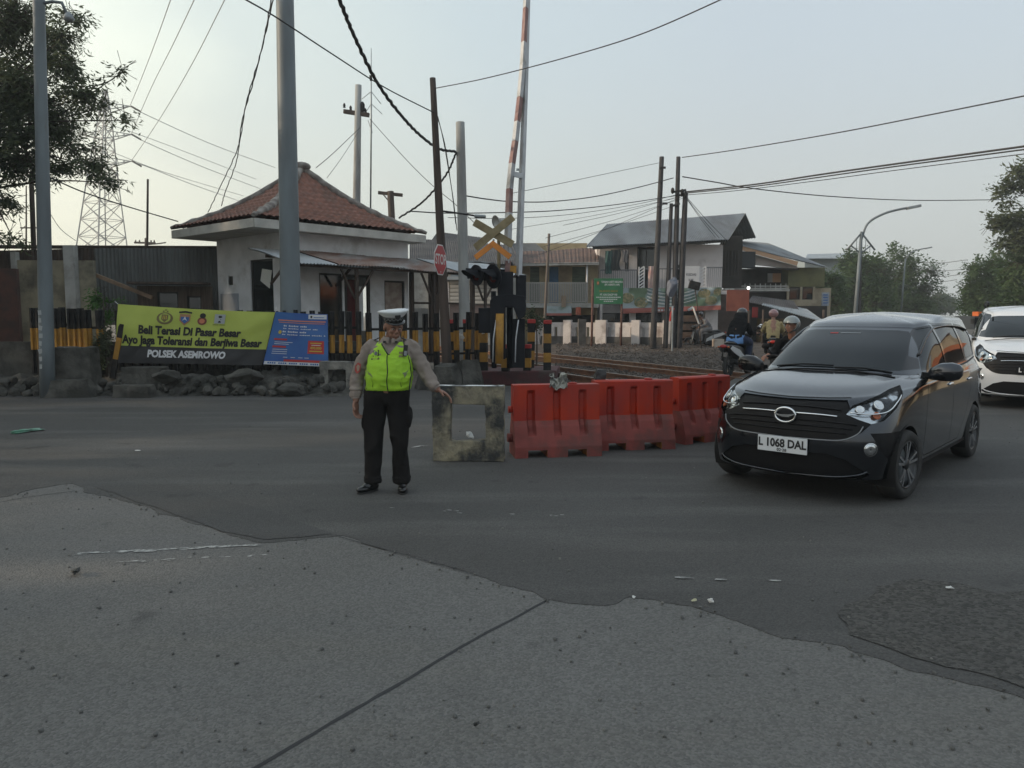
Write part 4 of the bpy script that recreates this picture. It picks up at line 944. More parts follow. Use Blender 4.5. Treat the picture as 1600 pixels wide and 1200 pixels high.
c_, d_ = pbox(778, 425, 802, 470, CY, .3); MB().box(c_, d_).build("counterweight_arm", M_machine, bo, bevel=.02)
c_, d_ = pbox(806, 430, 822, 470, CY + .12, .25); MB().box(c_, d_).build("counterweight_arm", M_machine, bo, bevel=.02)
mm = MB(); mm.tube([A(768, 478, CY), A(800, 478, CY)], .30, 8) if False else None
poly = [(766, 470), (772, 463), (798, 460), (820, 463), (822, 478), (820, 494), (810, 500), (802, 480), (790, 480), (790, 560), (766, 560)]
o0 = A(790, 480, CY); mm = MB(); mm.prism([((x - 790) / F_PX * CY, -(y - 480) / F_PX * CY) for x, y in reversed(poly)], o0 + Vector((0, .18, 0)), (1, 0, 0), (0, 0, 1), .36, 0); mm.build("drive_housing", M_machine, bo, bevel=.015)
c_, d_ = pbox(748, 481, 768, 520, CY + .1, .34); MB().box(c_, d_).build("relay_box", M_machine, bo, bevel=.012)
c_, d_ = pbox(800, 498, 820, 574, CY + .3, .3); MB().box(c_, d_).build("pedestal", M_machine, bo, bevel=.012)
MB().cyl(A(771, 455, CY + .3), A(772, 575, CY + .3), .055).build("support_post", M_machine, bo)
for px in (778, 813):
    MB().tube([A(px - 3, 500, CY - .25), A(px - 7, 530, CY - .3), A(px - 8, 566, CY - .28)], .014, 6).build("drop_rod", M_white, bo)
MB().cyl(A(781, 490, CY - .25), A(780, 568, CY - .25), .085, n=14).build("yellow_post", M_yellow, bo)
ls = thing("crossing_light", "black twin level crossing signal with deep hoods pointing along the rails", "signal light"); 
MB().cyl(A(796, 410, CY + .25), A(797, 575, CY + .25), .07).build("post", M_redp if False else M_machine, ls)
MB().bar(A(728, 421, CY - .1), A(796, 423, CY + .1), .05, .05).build("arm", M_machine, ls); MB().bar(A(735, 435, CY - .15), A(795, 436, CY + .1), .04, .04).build("arm", M_machine, ls)
for px, py, s in ((745, 430, .86), (771, 432, 1.0)):
    ctr = A(px, py, CY - .2); ax = Vector((-.78, -.6, -.12)).normalized()
    hd = MB(); hd.lathe(ctr, [(.001, -.10), (.16 * s, -.09), (.24 * s, -.02), (.25 * s, .02)], axis=ax, n=24); hd.build("backplate", M_machine, ls)
    m3 = frame_z(ax); P = []
    for i in range(21):
        t = R(-25 + 230 * i / 20); ln = .34 * (.45 + .55 * max(0, math.sin(t)) ** .7)
        P.append([ctr + m3 @ Vector((.15 * s * k, .15 * s * l, h)) for k, l, h in ((math.cos(t), math.sin(t), .02), (math.cos(t) * 1.05, math.sin(t) * 1.05, ln))])
    MB().grid(P).build("hood", M_machine, ls)
    MB().lathe(ctr + ax * .03, [(.14 * s, 0), (.10 * s, .02), (.001, .03)], axis=ax, n=20).build("lens", mat("dark_red_lens", (.10, .008, .008), .2), ls)
MB().box(A(752, 410, CY - .1), (.55, .3, .02), ry=.06).build("rain_cover", mat("torn_sheet", (.13, .14, .15), .4, col2=(.35, .37, .38), vs=7, lo=.5, hi=.56), ls)
MB().box(A(802, 421, CY - .1), (.13, .03, .15)).build("number_plate", M_yellow, ls)
# St Andrew's cross with an orange chevron below
cr = thing("crossbuck", "faded yellow diagonal cross over an orange chevron on the signal post", "sign")
M_fade = mat("faded_yellow_board", (.27, .225, .13), .8, col2=(.21, .175, .10), vs=5, dirt=(.16, .12, .06), ds=2); M_or = mat("orange_board", (.62, .22, .03), .55, col2=(.52, .19, .03), vs=5)
cc = A(771, 364, CY - .3); s_ = CY / F_PX
def plank(x0, y0, x1, y1, off, w_, m_, nm):
    a, b = Vector(((x0 - 771) * s_, 0, -(y0 - 364) * s_)), Vector(((x1 - 771) * s_, 0, -(y1 - 364) * s_)); yaw = Matrix.Rotation(R(-12), 3, 'Z')
    MB().bar(cc + yaw @ (a + Vector((0, off, 0))), cc + yaw @ (b + Vector((0, off, 0))), .014, w_, up=yaw @ Vector((0, 0, 1))).build(nm, m_, cr, bevel=.004, seg=1)
plank(741, 347, 801, 382, .0, .155, M_fade, "board"); plank(743, 386, 802, 341, -.03, .155, M_fade, "board")
plank(743, 401, 773, 379, -.035, .11, M_or, "chevron_board"); plank(769, 379, 798, 401, -.055, .11, M_or, "chevron_board")
MB().cyl(A(771, 375, CY - .3), A(771, 372, CY - .3) + Vector((0, .45, 0)), .02).build("bracket", M_steel, cr); MB().cyl(A(779, 345, CY + .05), A(780, 470, CY + .05), .035).build("pole", M_fade, cr)
# loudspeaker horn
hn = thing("horn_speaker", "small grey loudspeaker horn above the diagonal cross", "loudspeaker"); c = A(783, 345, CY - .1); ax = Vector((-.75, -.55, -.15))
MB().lathe(c, [(.03, -.12), (.035, 0), (.06, .06), (.12, .14), (.125, .145), (.10, .12), (.03, .03), (.001, .02)], axis=ax, n=20).build("horn", mat("horn_grey", (.38, .38, .36), .5), hn); MB().cyl(c, A(788, 352, CY), .02).build("bracket", M_steel, hn)
# maroon kerb island with bollards
isl = MB(); io = [G(752, 603), G(866, 603)]; z0 = .30
ipoly = [A(750, 606, 16.7), A(869, 600, 17.0), A(875, 570, 18.6), A(735, 572, 18.0)]
isl.prism([(p.x, p.y) for p in ipoly], (0, 0, 0), (1, 0, 0), (0, 1, 0), .33); tag(isl.build("kerb_island", M_maroon, bevel=.03), "raised maroon painted kerb island under the crossing gate", "kerb")
def bollard(px, ytop, ybot, Y, label, h=None, bands=4, w_=.17, zb=.33):
    x = X_at(px, Y, 1.0); zt = Z_at(ytop, Y); t = thing("bollard", label, "bollard", (x, Y, zb), group="yellow and black bollards with red caps"); H_ = zt - zb
    z = H_ - .09; MB().box((0, 0, H_ - .045), (w_ + .012, w_ * .8 + .012, .09)).build("cap", M_redp, t, bevel=.008, seg=1)
    k = 0; band = .215
    while z > 0.001:
        z0_ = max(0, z - band); MB().box((0, 0, (z + z0_) / 2), (w_, w_ * .8, z - z0_)).build("band", M_yellow if k % 2 else M_black, t, bevel=.006, seg=1); z = z0_; k += 1
    t.rotation_euler = (random.Random(px).gauss(0, .012), random.Random(px + 1).gauss(0, .015), random.Random(px).gauss(0, .2)); return t
bollard(756, 499, 580, 17.0, "tall red-capped bollard at the near corner of the maroon island")
bollard(730, 499, 560, 17.9, "tall red-capped bollard next to the relay box of the gate", zb=.1)
bollard(708, 499, 560, 18.2, "tall red-capped bollard half hidden by the STOP sign pole", zb=.1)
bollard(829, 499, 560, 17.9, "tall red-capped bollard just behind the gate pedestal")
bollard(855, 500, 574, 17.1, "tall red-capped bollard closest to the railway track")
bollard(790, 538, 578, 16.85, "short red-capped bollard in front of the gate machine")
bollard(824, 538, 575, 17.0, "short red-capped bollard in front of the tall one by the pedestal")
bollard(804, 520, 570, 18.1, "yellow and black bollard between the two short ones, farther back")
# scraps tied round the bollards and a barrier of dark weeds beyond
def strap(px, py, Y, s, m_, name, label):
    mb = MB(); rock(mb, (0, 0, 0), s, int(px), rough=.8, sub=3, flat=(.8, .5, 1)); o = mb.build(name, m_); o.location = A(px, py, Y); return tag(o, label, "litter")
strap(755, 517, 16.88, .06, M_lit, "plastic_bag", "white plastic bag snagged on the near corner bollard")
strap(719, 527, 17.4, .09, M_lit, "plastic_bag", "white plastic caught behind the fence beside the STOP pole")
# ---------------- trees ----------------
M_bark = mat("bark", (.075, .055, .042), .95, col2=(.045, .035, .028), vs=6, bump=.7, bs=22)
def tree(name, label, cat, base, clumps, trunk, m_leaf, n_leaf, leaf, seed, group=None, limbs=True, sprig=6, droop=.3, aspect=.36, trunk_r=.18, loc_shell=.5):
    """clumps: (x, y, z, rx, ry, rz) relative to base; leaves gather on sprigs inside the clumps"""
    r = random.Random(seed); t = thing(name, label, cat, base, group=group)
    tm = MB(); top = Vector(trunk[-1]); pts = crom(trunk, 4); tm.tube(pts, [trunk_r * (1 - .6 * k / (len(pts) - 1)) for k in range(len(pts))], 10)
    tm.build("trunk", M_bark, t)
    lm = MB(); cm_v, cm_f = [], []
    tot = sum(c[3] * c[4] * c[5] for c in clumps)
    for c in clumps:
        cc = Vector(c[:3]); st = pts[-1 - r.randrange(0, max(1, len(pts) // 3))]
        if limbs:
            mid = st.lerp(cc, .5) + Vector((r.gauss(0, .1), r.gauss(0, .1), .12)) * (cc - st).length * .5
            lm.tube(crom([st, mid, cc], 4), [trunk_r * .13 * (1 - .8 * k / 8) for k in range(9)], 6)
        ns = max(6, int(n_leaf / sprig * (c[3] * c[4] * c[5]) ** .8 / sum((q[3] * q[4] * q[5]) ** .8 for q in clumps)))
        for k in range(ns):
            d = Vector((r.gauss(0, 1), r.gauss(0, 1), r.gauss(0, 1))).normalized(); rad = r.random() ** loc_shell
            p = cc + Vector((d.x * c[3], d.y * c[4], d.z * c[5])) * rad
            # leave gaps: drop sprigs where a coarse noise is low
            if noise.noise((p + Vector(base)) * (.9 / max(.5, leaf * 6))) < -.22: continue
            out = (d + Vector((0, 0, .1 - droop)) + Vector((r.gauss(0, .3), r.gauss(0, .3), r.gauss(0, .3)))).normalized(); side = out.cross(Vector((0, 0, 1)))
            if side.length < .1: side = Vector((1, 0, 0))
            side.normalize(); upv = side.cross(out).normalized()
            if limbs and k % 3 == 0: lm.tube([p - out * leaf * 3.5, p + out * leaf * .3], [leaf * .05, leaf * .02], 3, caps=False)
            for j in range(sprig):
                s = leaf * r.uniform(.65, 1.25); q = p + out * (leaf * .55 * (j - sprig / 2)) + Vector((r.gauss(0, .15), r.gauss(0, .15), r.gauss(0, .15))) * leaf
                a = (out * r.uniform(.2, .9) + side * (1 if j % 2 else -1) * r.uniform(.4, 1.1) + upv * r.gauss(-.05, .35) + Vector((0, 0, -droop * .6))).normalized()
                w_ = a.cross(upv + side * r.gauss(0, .4)); w_.normalize(); n_ = w_.cross(a) * .08
                b = len(cm_v); cm_v += [q, q + a * s * .45 + w_ * s * aspect * .5 - n_ * s, q + a * s, q + a * s * .45 - w_ * s * aspect * .5 - n_ * s]; cm_f.append((b, b + 1, b + 2, b + 3))
    if lm.v: lm.build("limb", M_bark, t)
    me = bpy.data.meshes.new("crown"); me.from_pydata([tuple(v) for v in cm_v], [], cm_f); me.materials.append(m_leaf); o = bpy.data.objects.new("crown", me); COL.objects.link(o); o.parent = t
    return t
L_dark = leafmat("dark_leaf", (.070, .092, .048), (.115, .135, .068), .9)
L_green = leafmat("green_leaf", (.050, .092, .036), (.080, .125, .048), .35)
L_far = leafmat("far_leaf", (.04, .07, .035), (.06, .095, .045), .25)
L_bright = leafmat("bright_shrub_leaf", (.09, .20, .04), (.05, .12, .03), 3)
TY = 18.5
def rel(px, py, Y, base): return A(px, py, Y) - Vector(base)
base = (X_at(-190, TY), TY, 0)
cl = []
for px, py, rx, rz_, Yo in ((20, 40, 70, 55, 0), (-60, 60, 100, 80, .5), (95, 60, 34, 22, -.4), (70, 85, 48, 32, .2), (30, 130, 80, 45, 0), (108, 105, 34, 20, -.3), (60, 170, 80, 42, .4), (130, 150, 42, 22, -.2), (175, 125, 26, 15, -.2), (192, 112, 18, 10, 0), (170, 165, 32, 16, .2),
                         (195, 188, 20, 10, 0), (20, 215, 80, 40, 0), (90, 205, 50, 26, .3), (40, 250, 60, 24, -.3), (120, 235, 45, 20, .2), (150, 262, 34, 16, 0), (172, 285, 20, 12, 0), (100, 262, 40, 14, .4), (15, 265, 30, 18, 0), (60, 275, 28, 14, 0), (-70, 180, 100, 90, 0), (-80, 300, 90, 50, 0), (10, 318, 26, 14, .3), (22, 375, 22, 9, 0),
                         (112, 30, 30, 12, 0), (25, 8, 50, 30, 0), (-160, 20, 90, 80, 1), (-190, 170, 110, 100, .5)):
    c = rel(px, py, TY + Yo, base); s = TY / F_PX; cl.append((*c, rx * s, max(.55, rx * s * .8), rz_ * s))
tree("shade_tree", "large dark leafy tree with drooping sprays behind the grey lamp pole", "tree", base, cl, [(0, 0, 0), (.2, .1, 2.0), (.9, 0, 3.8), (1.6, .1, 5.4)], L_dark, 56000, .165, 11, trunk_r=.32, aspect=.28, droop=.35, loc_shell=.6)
def blob_tree(label, px0, px1, pyt, Y, seed, m_=L_green, n=18000, leaf=.3, group="trees lining the far road", name="roadside_tree", pyb=486, cat="tree", dens=1.0):
    r = random.Random(seed); xm = (px0 + px1) / 2; base = (X_at(xm, Y), Y, 0); w_ = (px1 - px0) / F_PX * Y / 2; zt = Z_at(pyt, Y); zb = max(.9, Z_at(pyb, Y)); H_ = zt - zb; cl = []
    k = 0
    for i in range(40):
        a = r.uniform(0, 6.283); h = r.random() ** 1.35; rad = math.sqrt(max(0, 1 - max(0, 2 * h - .8) ** 2 * .6)) * r.uniform(.2, .86); s = r.uniform(.24, .42)
        cl.append((math.cos(a) * rad * w_, math.sin(a) * rad * w_ * .8, zb + H_ * (.02 + .84 * h), w_ * s, w_ * s, H_ * s * .62))
    return tree(name, label, cat, base, cl, [(0, 0, 0), (.1, 0, zb * .7), (.0, .1, zb + H_ * .4)], m_, n, leaf, seed, group, trunk_r=max(.12, w_ * .07), aspect=.5, droop=.15, loc_shell=.45)
# off to the side, a row of unseen trees added to shade the junction
for i, (x, y, w_) in enumerate(((-17.5, 13.5, 4.2), (-17, 6.5, 4.2), (-19, 21, 4.5), (-18.5, -.5, 4.4))):
    r = random.Random(50 + i); cl = [(r.gauss(0, .45) * w_, r.gauss(0, .45) * w_, 5.6 + r.uniform(-2.6, 3.2), w_ * .5, w_ * .5, w_ * .38) for _ in range(26)]
    tree("shade_tree", ["dense unseen tree added for shade beside the big dark one", "second dense unseen tree added for shade along the road edge", "third dense unseen tree added for shade behind the shed", "fourth dense unseen tree added for shade nearest the camera"][i], "tree", (x, y, 0), cl, [(0, 0, 0), (.2, .1, 2.5), (.1, .1, 5)], L_dark, 15000, .34, 60 + i, trunk_r=.35, aspect=.6)
blob_tree("bushy green roadside tree directly behind the big curved street lamp", 1285, 1400, 392, 62, 21, n=24000, leaf=.30, group="trees lining the far road")
blob_tree("wide green roadside tree between the big lamp and the small far lamps", 1345, 1462, 386, 70, 22, n=24000, leaf=.32)
blob_tree("low bush between the yellow building and the big lamp", 1262, 1325, 425, 52, 23, n=9000, leaf=.22)
blob_tree("small dark tree far down the road on the skyline gap", 1425, 1505, 462, 120, 24, m_=L_far, n=9000, leaf=.5)
blob_tree("broad green roadside tree above the white car", 1492, 1600, 398, 52, 25, n=24000, leaf=.28)
blob_tree("green roadside tree at the picture edge with yellowish lower boughs", 1560, 1700, 370, 44, 26, n=24000, leaf=.28)
# taller dark open tree at the edge
Y_ = 42; base = (X_at(1640, Y_), Y_, 0); s = Y_ / F_PX; cl = []
for px, py, rx, rz_ in ((1588, 268, 22, 10), (1575, 290, 24, 9), (1562, 300, 16, 6), (1585, 315, 26, 12), (1560, 345, 30, 12), (1545, 352, 20, 7), (1580, 350, 30, 16), (1600, 300, 30, 30), (1620, 350, 50, 40), (1630, 270, 40, 30), (1585, 378, 34, 14)):
    c = rel(px, py, Y_, base); cl.append((*c, rx * s, rx * s * .8, rz_ * s))
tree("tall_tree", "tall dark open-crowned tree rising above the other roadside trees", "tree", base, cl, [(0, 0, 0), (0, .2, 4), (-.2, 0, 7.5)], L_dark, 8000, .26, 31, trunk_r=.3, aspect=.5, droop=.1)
# bush behind the fence and weeds by the gate
def bush(name, label, px, py, Y, w_, h_, n, leaf, seed, m_=L_bright):
    c = A(px, py, Y); r = random.Random(seed); cl = [(r.gauss(0, .35) * w_, r.gauss(0, .25) * w_, c.z + r.gauss(0, .3) * h_, w_ * .5, w_ * .4, h_ * .45) for _ in range(7)]
    return tree(name, label, "bush", (c.x, c.y, 0), cl, [(0, 0, 0), (.02, 0, c.z * .5), (0, .03, c.z)], m_, n, leaf, seed, trunk_r=.03, aspect=.5)
bush("leafy_bush", "bright green leafy bush growing up between the fence panels", 160, 470, 15.9, .42, .28, 1200, .09, 71)
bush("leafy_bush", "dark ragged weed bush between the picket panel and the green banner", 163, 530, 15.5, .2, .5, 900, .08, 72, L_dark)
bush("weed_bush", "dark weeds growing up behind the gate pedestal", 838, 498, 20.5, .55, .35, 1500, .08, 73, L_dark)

# ---------------- pylon ----------------
py_ = thing("lattice_pylon", "tall steel lattice power pylon fading into the bright haze", "pylon"); PY = 125.0
def lat(px0, y0, px1, y1, hw0, hw1, nseg):
    """four legs with X bracing between two levels; px centre and half-widths in pixels"""
    m = MB(); s = PY / F_PX; za, zb = Z_at(y0, PY), Z_at(y1, PY)
    def cor(t):
        cx = X_at(px0 + (px1 - px0) * t, PY, za + (zb - za) * t); w_ = (hw0 + (hw1 - hw0) * t) * s * .72; z = za + (zb - za) * t
        return [Vector((cx + math.cos(R(20) + k * math.pi / 2) * w_ * 1.3, PY + math.sin(R(20) + k * math.pi / 2) * w_ * 1.3, z)) for k in range(4)]
    for i in range(nseg):
        a, b = cor(i / nseg), cor((i + 1) / nseg)
        for k in range(4):
            m.bar(a[k], b[k], .16, .16); j = (k + 1) % 4; m.bar(a[k], b[j], .09, .09); m.bar(a[j], b[k], .09, .09); m.bar(b[k], b[j], .08, .08)
    return m
M_pyl = mat("pylon_steel", (.22, .23, .24), .6, metal=.3)
lat(159, 476, 160, 290, 50, 24, 7).build("lower_frame", M_pyl, py_); lat(160, 290, 164, 180, 24, 9, 6).build("upper_frame", M_pyl, py_); lat(164, 180, 165, 140, 9, 2, 3).build("peak", M_pyl, py_)
arms = [(168, 182, 203, 166), (168, 226, 205, 210), (168, 268, 205, 252)]
for (x0, y0, x1, y1) in arms:
    for sg in (1, -1):
        m = MB(); ctr = X_at(165, PY, Z_at(y0, PY)); tip = A(x1, y1, PY); base1 = A(x0, y0 - 8, PY); base2 = A(x0, y0 - 22, PY)
        pts3 = [tip, base1 + Vector((0, -1, 0)), base1 + Vector((0, 1, 0)), base2]
        if sg < 0: pts3 = [Vector((2 * ctr - p.x, p.y, p.z)) for p in pts3]
        for q in pts3[1:]: m.bar(pts3[0], q, .12, .12)
        for t in (.3, .6): m.bar(pts3[0].lerp(pts3[1], t), pts3[0].lerp(pts3[3], t), .08, .08); m.bar(pts3[0].lerp(pts3[2], t), pts3[0].lerp(pts3[3], t), .08, .08)
        m.build("crossarm", M_pyl, py_)

# ---------------- overhead cables ----------------
CG = "overhead cables"
def cable(label, pts, r0, name="overhead_cable", m_=None, n=10, twist=0.0, seed=0):
    P = crom([A(*p) for p in pts], n)
    if twist:
        for i, p in enumerate(P): p += Vector((math.sin(i * 2.3), math.cos(i * 1.7), math.sin(i * 1.9 + 1))) * twist
    mb = MB(); mb.tube(P, r0, 6, smooth=True); return tag(mb.build(name, m_ or M_cable), label, "cable", CG)
cable("thick twisted cable sweeping down to the concrete pole beside the STOP pole", [(500, -60, 11), (530, 0, 12), (556, 62, 13), (590, 130, 14.5), (625, 178, 16), (655, 210, 17.5), (685, 232, 18.8), (712, 237, 19.4)], .033, twist=.010, n=14)
cable("twisted cable looping back from the concrete pole towards the hut roof", [(713, 238, 19.4), (700, 268, 19.8), (680, 295, 20.3), (655, 320, 21), (624, 340, 22)], .026, twist=.010, n=12)
cable("straight thin wire running from behind the thick pole to the leaning pole top", [(340, -25, 10), (385, 0, 10.8), (433, 28, 11.6), (520, 85, 13), (600, 136, 14.6), (678, 176, 15.95)], .011)
cable("thin wire going up from the leaning pole over the raised gate", [(680, 138, 15.95), (760, 122, 14.8), (880, 91, 13.4), (1000, 54, 12), (1125, 0, 10.8), (1160, -18, 10.4)], .009)
cable("thin wire high over the houses on the road side", [(1066, 246, 30), (1150, 234, 27), (1300, 209, 23), (1450, 180, 20), (1620, 146, 17)], .017)
cable("single cable sagging from the house poles to the dark tree", [(1066, 276, 30), (1120, 285, 30), (1180, 295, 31), (1300, 307, 33), (1430, 313, 36), (1570, 312, 40)], .022)
cable("upper cable of the thick bundle above the street lamp", [(1070, 300, 30), (1180, 288, 27), (1280, 273, 24.5), (1400, 256, 22), (1620, 226, 18.5)], .028)
cable("middle cable of the thick bundle above the street lamp", [(1070, 302, 30), (1180, 291, 27), (1280, 277, 24.5), (1400, 260, 22), (1620, 231, 18.5)], .020)
cable("lowest thin cable of the bundle above the street lamp", [(1068, 305, 30), (1150, 298, 28), (1280, 282, 25), (1400, 266, 22), (1620, 238, 18.5)], .012)
cable("cable from the concrete pole over the far roofs to the house poles, topmost", [(728, 306, 19.6), (760, 311, 20.5), (800, 315, 22), (860, 315, 23.5), (930, 307, 26), (1000, 292, 28.5), (1052, 278, 30)], .017)
cable("straight dark cable under the topmost one over the far roofs", [(640, 330, 19), (700, 333, 20), (790, 332, 22), (870, 329, 24), (960, 320, 27), (1068, 304, 30)], .016)
cable("thin slack wire between the gate and the house poles", [(700, 340, 20), (800, 341, 22), (900, 334, 25), (1000, 318, 28), (1062, 303, 30)], .009)
cable("thin wire from the gate up to the tall double pole", [(800, 302, 22), (860, 290, 24), (940, 273, 27), (1032, 254, 30)], .009)
for i, (x0, y0, x1, y1) in enumerate(((842, 398, 1068, 306), (852, 372, 1066, 310), (800, 358, 1064, 308), (880, 352, 1064, 306), (850, 385, 1052, 322))):
    cable(["lowest wire of the fan spreading from the house poles to the tiled roof", "second wire of the fan spreading from the house poles", "longest wire of the fan, reaching back to the gate", "uppermost wire of the fan near the balcony house roof", "short slack wire of the fan over the rusty roof"][i],
          [(x0, y0, 26), ((x0 + x1) / 2, (y0 + y1) / 2 + 3, 28), (x1, y1, 30)], .008)
for i, (x0, y0, x1, y1) in enumerate(((1070, 306, 1124, 372), (1071, 306, 1138, 378), (1074, 312, 1118, 371))):
    cable(["first of three service wires from the pole top to the grey house roof", "second, longest of three service wires to the grey house roof", "third, shortest of three service wires to the grey house roof"][i], [(x0, y0, 30), ((x0 + x1) / 2, (y0 + y1) / 2 + 2, 32), (x1, y1, 34)], .011)
cable("slack thin wire from the crossarm pole down past the leaning pole", [(578, 186, 27), (610, 222, 26), (640, 255, 25), (676, 290, 24), (710, 318, 23), (745, 352, 22)], .010)
cable("thin wire hanging down beside the leaning pole", [(684, 182, 16), (692, 215, 16.2), (700, 260, 16.5), (708, 310, 17), (714, 360, 17.5)], .010, n=8)
cable("doubled service wire dropping from the leaning pole shoulder", [(684, 186, 16), (690, 205, 16), (697, 235, 16.4), (705, 290, 17), (712, 350, 17.5)], .007)
cable("loose wire hanging from above down to the hut roof, the outer of two", [(432, -40, 12), (424, 0, 12.5), (408, 80, 13.5), (385, 160, 15), (372, 230, 16.5), (345, 290, 17.5), (325, 332, 18.4)], .010, twist=.006)
cable("loose wire hanging from above down to the hut roof, the inner of two", [(434, -40, 12), (420, 30, 12.7), (398, 120, 14), (378, 190, 15.5), (370, 250, 17), (352, 300, 17.8), (346, 322, 18.2)], .010, twist=.006)
cable("thin wire from the crossarm pole down to the hut ridge", [(562, 200, 26), (520, 240, 23), (494, 262, 20.5)], .010)
cable("second thin wire from the crossarm pole to the hut slope", [(560, 206, 26), (535, 245, 24), (511, 278, 21)], .007)
cable("dark service wire from the lamp pole to the hut eave", [(75, 276, 14.5), (130, 300, 15.5), (200, 323, 17), (278, 346, 18.3)], .013)
cable("faint slack wire behind the lamp pole", [(76, 330, 24), (95, 358, 26), (118, 376, 28)], .010)
Mhv = mat("pale_conductor", (.26, .27, .28), .6)
hv = [("highest pylon conductor climbing over the hut", [(203, 166, 125), (222, 120, 110), (245, 60, 90), (270, -10, 70)]), ("middle pylon conductor climbing over the hut", [(205, 210, 125), (235, 140, 105), (270, 70, 85), (308, -10, 65)]), ("lowest pylon conductor climbing over the hut", [(205, 252, 125), (250, 185, 105), (300, 100, 85), (356, -10, 65)])]
for l_, p_ in hv: cable(l_, p_, .045, "pylon_conductor", Mhv)
for l_, p_, r_ in (("upper pylon conductor descending behind the hut roof", [(203, 166, 125), (228, 179, 130), (330, 225, 150), (430, 262, 175)], .06), ("middle pylon conductor descending behind the hut roof", [(205, 210, 125), (232, 224, 130), (320, 262, 150), (420, 300, 175)], .06),
                   ("lower pylon conductor descending behind the hut roof", [(205, 252, 125), (234, 262, 130), (300, 288, 145), (385, 318, 170)], .06), ("faint pylon conductor just above the lower one", [(176, 238, 128), (260, 270, 140), (380, 306, 165)], .05), ("faint pylon conductor close under the upper one", [(176, 196, 128), (260, 226, 140), (400, 280, 165)], .05)): cable(l_, p_, r_, "pylon_conductor", Mhv)
for i, (x, y) in enumerate(((205, 166), (206, 210), (207, 252))):
    cable(["insulator string at the top pylon arm", "insulator string at the middle pylon arm", "insulator string at the lowest pylon arm"][i], [(x, y, 125), (x + 14, y + 8, 125)], .16, "insulator_string", M_black, n=3)
for l_, p_ in (("far wire across the road gap, upper", [(1420, 408, 60), (1465, 411, 56), (1512, 406, 52)]), ("far wire across the road gap, second", [(1430, 421, 65), (1470, 423, 60), (1505, 421, 52)]), ("far wire across the road gap, third", [(1435, 430, 70), (1470, 432, 60), (1500, 429, 52)]), ("far wire across the road gap, lowest", [(1440, 438, 75), (1470, 440, 60), (1495, 437, 52)])): cable(l_, p_, .018)
# ---------------- cars ----------------
from mathutils.bvhtree import BVHTree
from mathutils.interpolate import poly_3d_calc
M_tyre = mat("tyre_rubber", (.022, .022, .022), .8, col2=(.035, .034, .032), vs=8, bump=.2, bs=60)
M_chrome = mat("chrome", (.75, .77, .78), .12, metal=1.0)
M_trim = mat("black_trim", (.007, .007, .008), .5, spec=.25)
M_gloss = mat("gloss_black", (.008, .008, .009), .12, spec=.6)
M_carglass = mat("tinted_car_glass", (.010, .014, .017), .03, spec=.35)
M_seam = mat("panel_gap", (.004, .004, .004), .9)
M_rim = mat("dark_alloy", (.06, .062, .065), .3, metal=.8); M_rimb = mat("machined_alloy", (.55, .56, .57), .22, metal=.9)
M_lens = mat("clear_lamp_lens", (.05, .05, .05), .03, alpha=.10, spec=1.0, coat=1.0)
M_bowl = mat("lamp_bowl", (.60, .64, .67), .18, metal=1.0, col2=(.05, .055, .06), vs=9, lo=.45, hi=.55)
M_amber = mat("amber_reflector", (.40, .10, .03), .25)
M_platew = mat("plate_white", (.66, .68, .69), .5)
M_under = mat("underbody", (.010, .010, .010), .9)
def sec2(c, a, b, n=20):
    return [c + Vector((a * math.copysign(abs(math.cos(t)) ** .8, math.cos(t)), 0, b * math.copysign(abs(math.sin(t)) ** .8, math.sin(t)))) for t in [2 * math.pi * k / n for k in range(n)]]
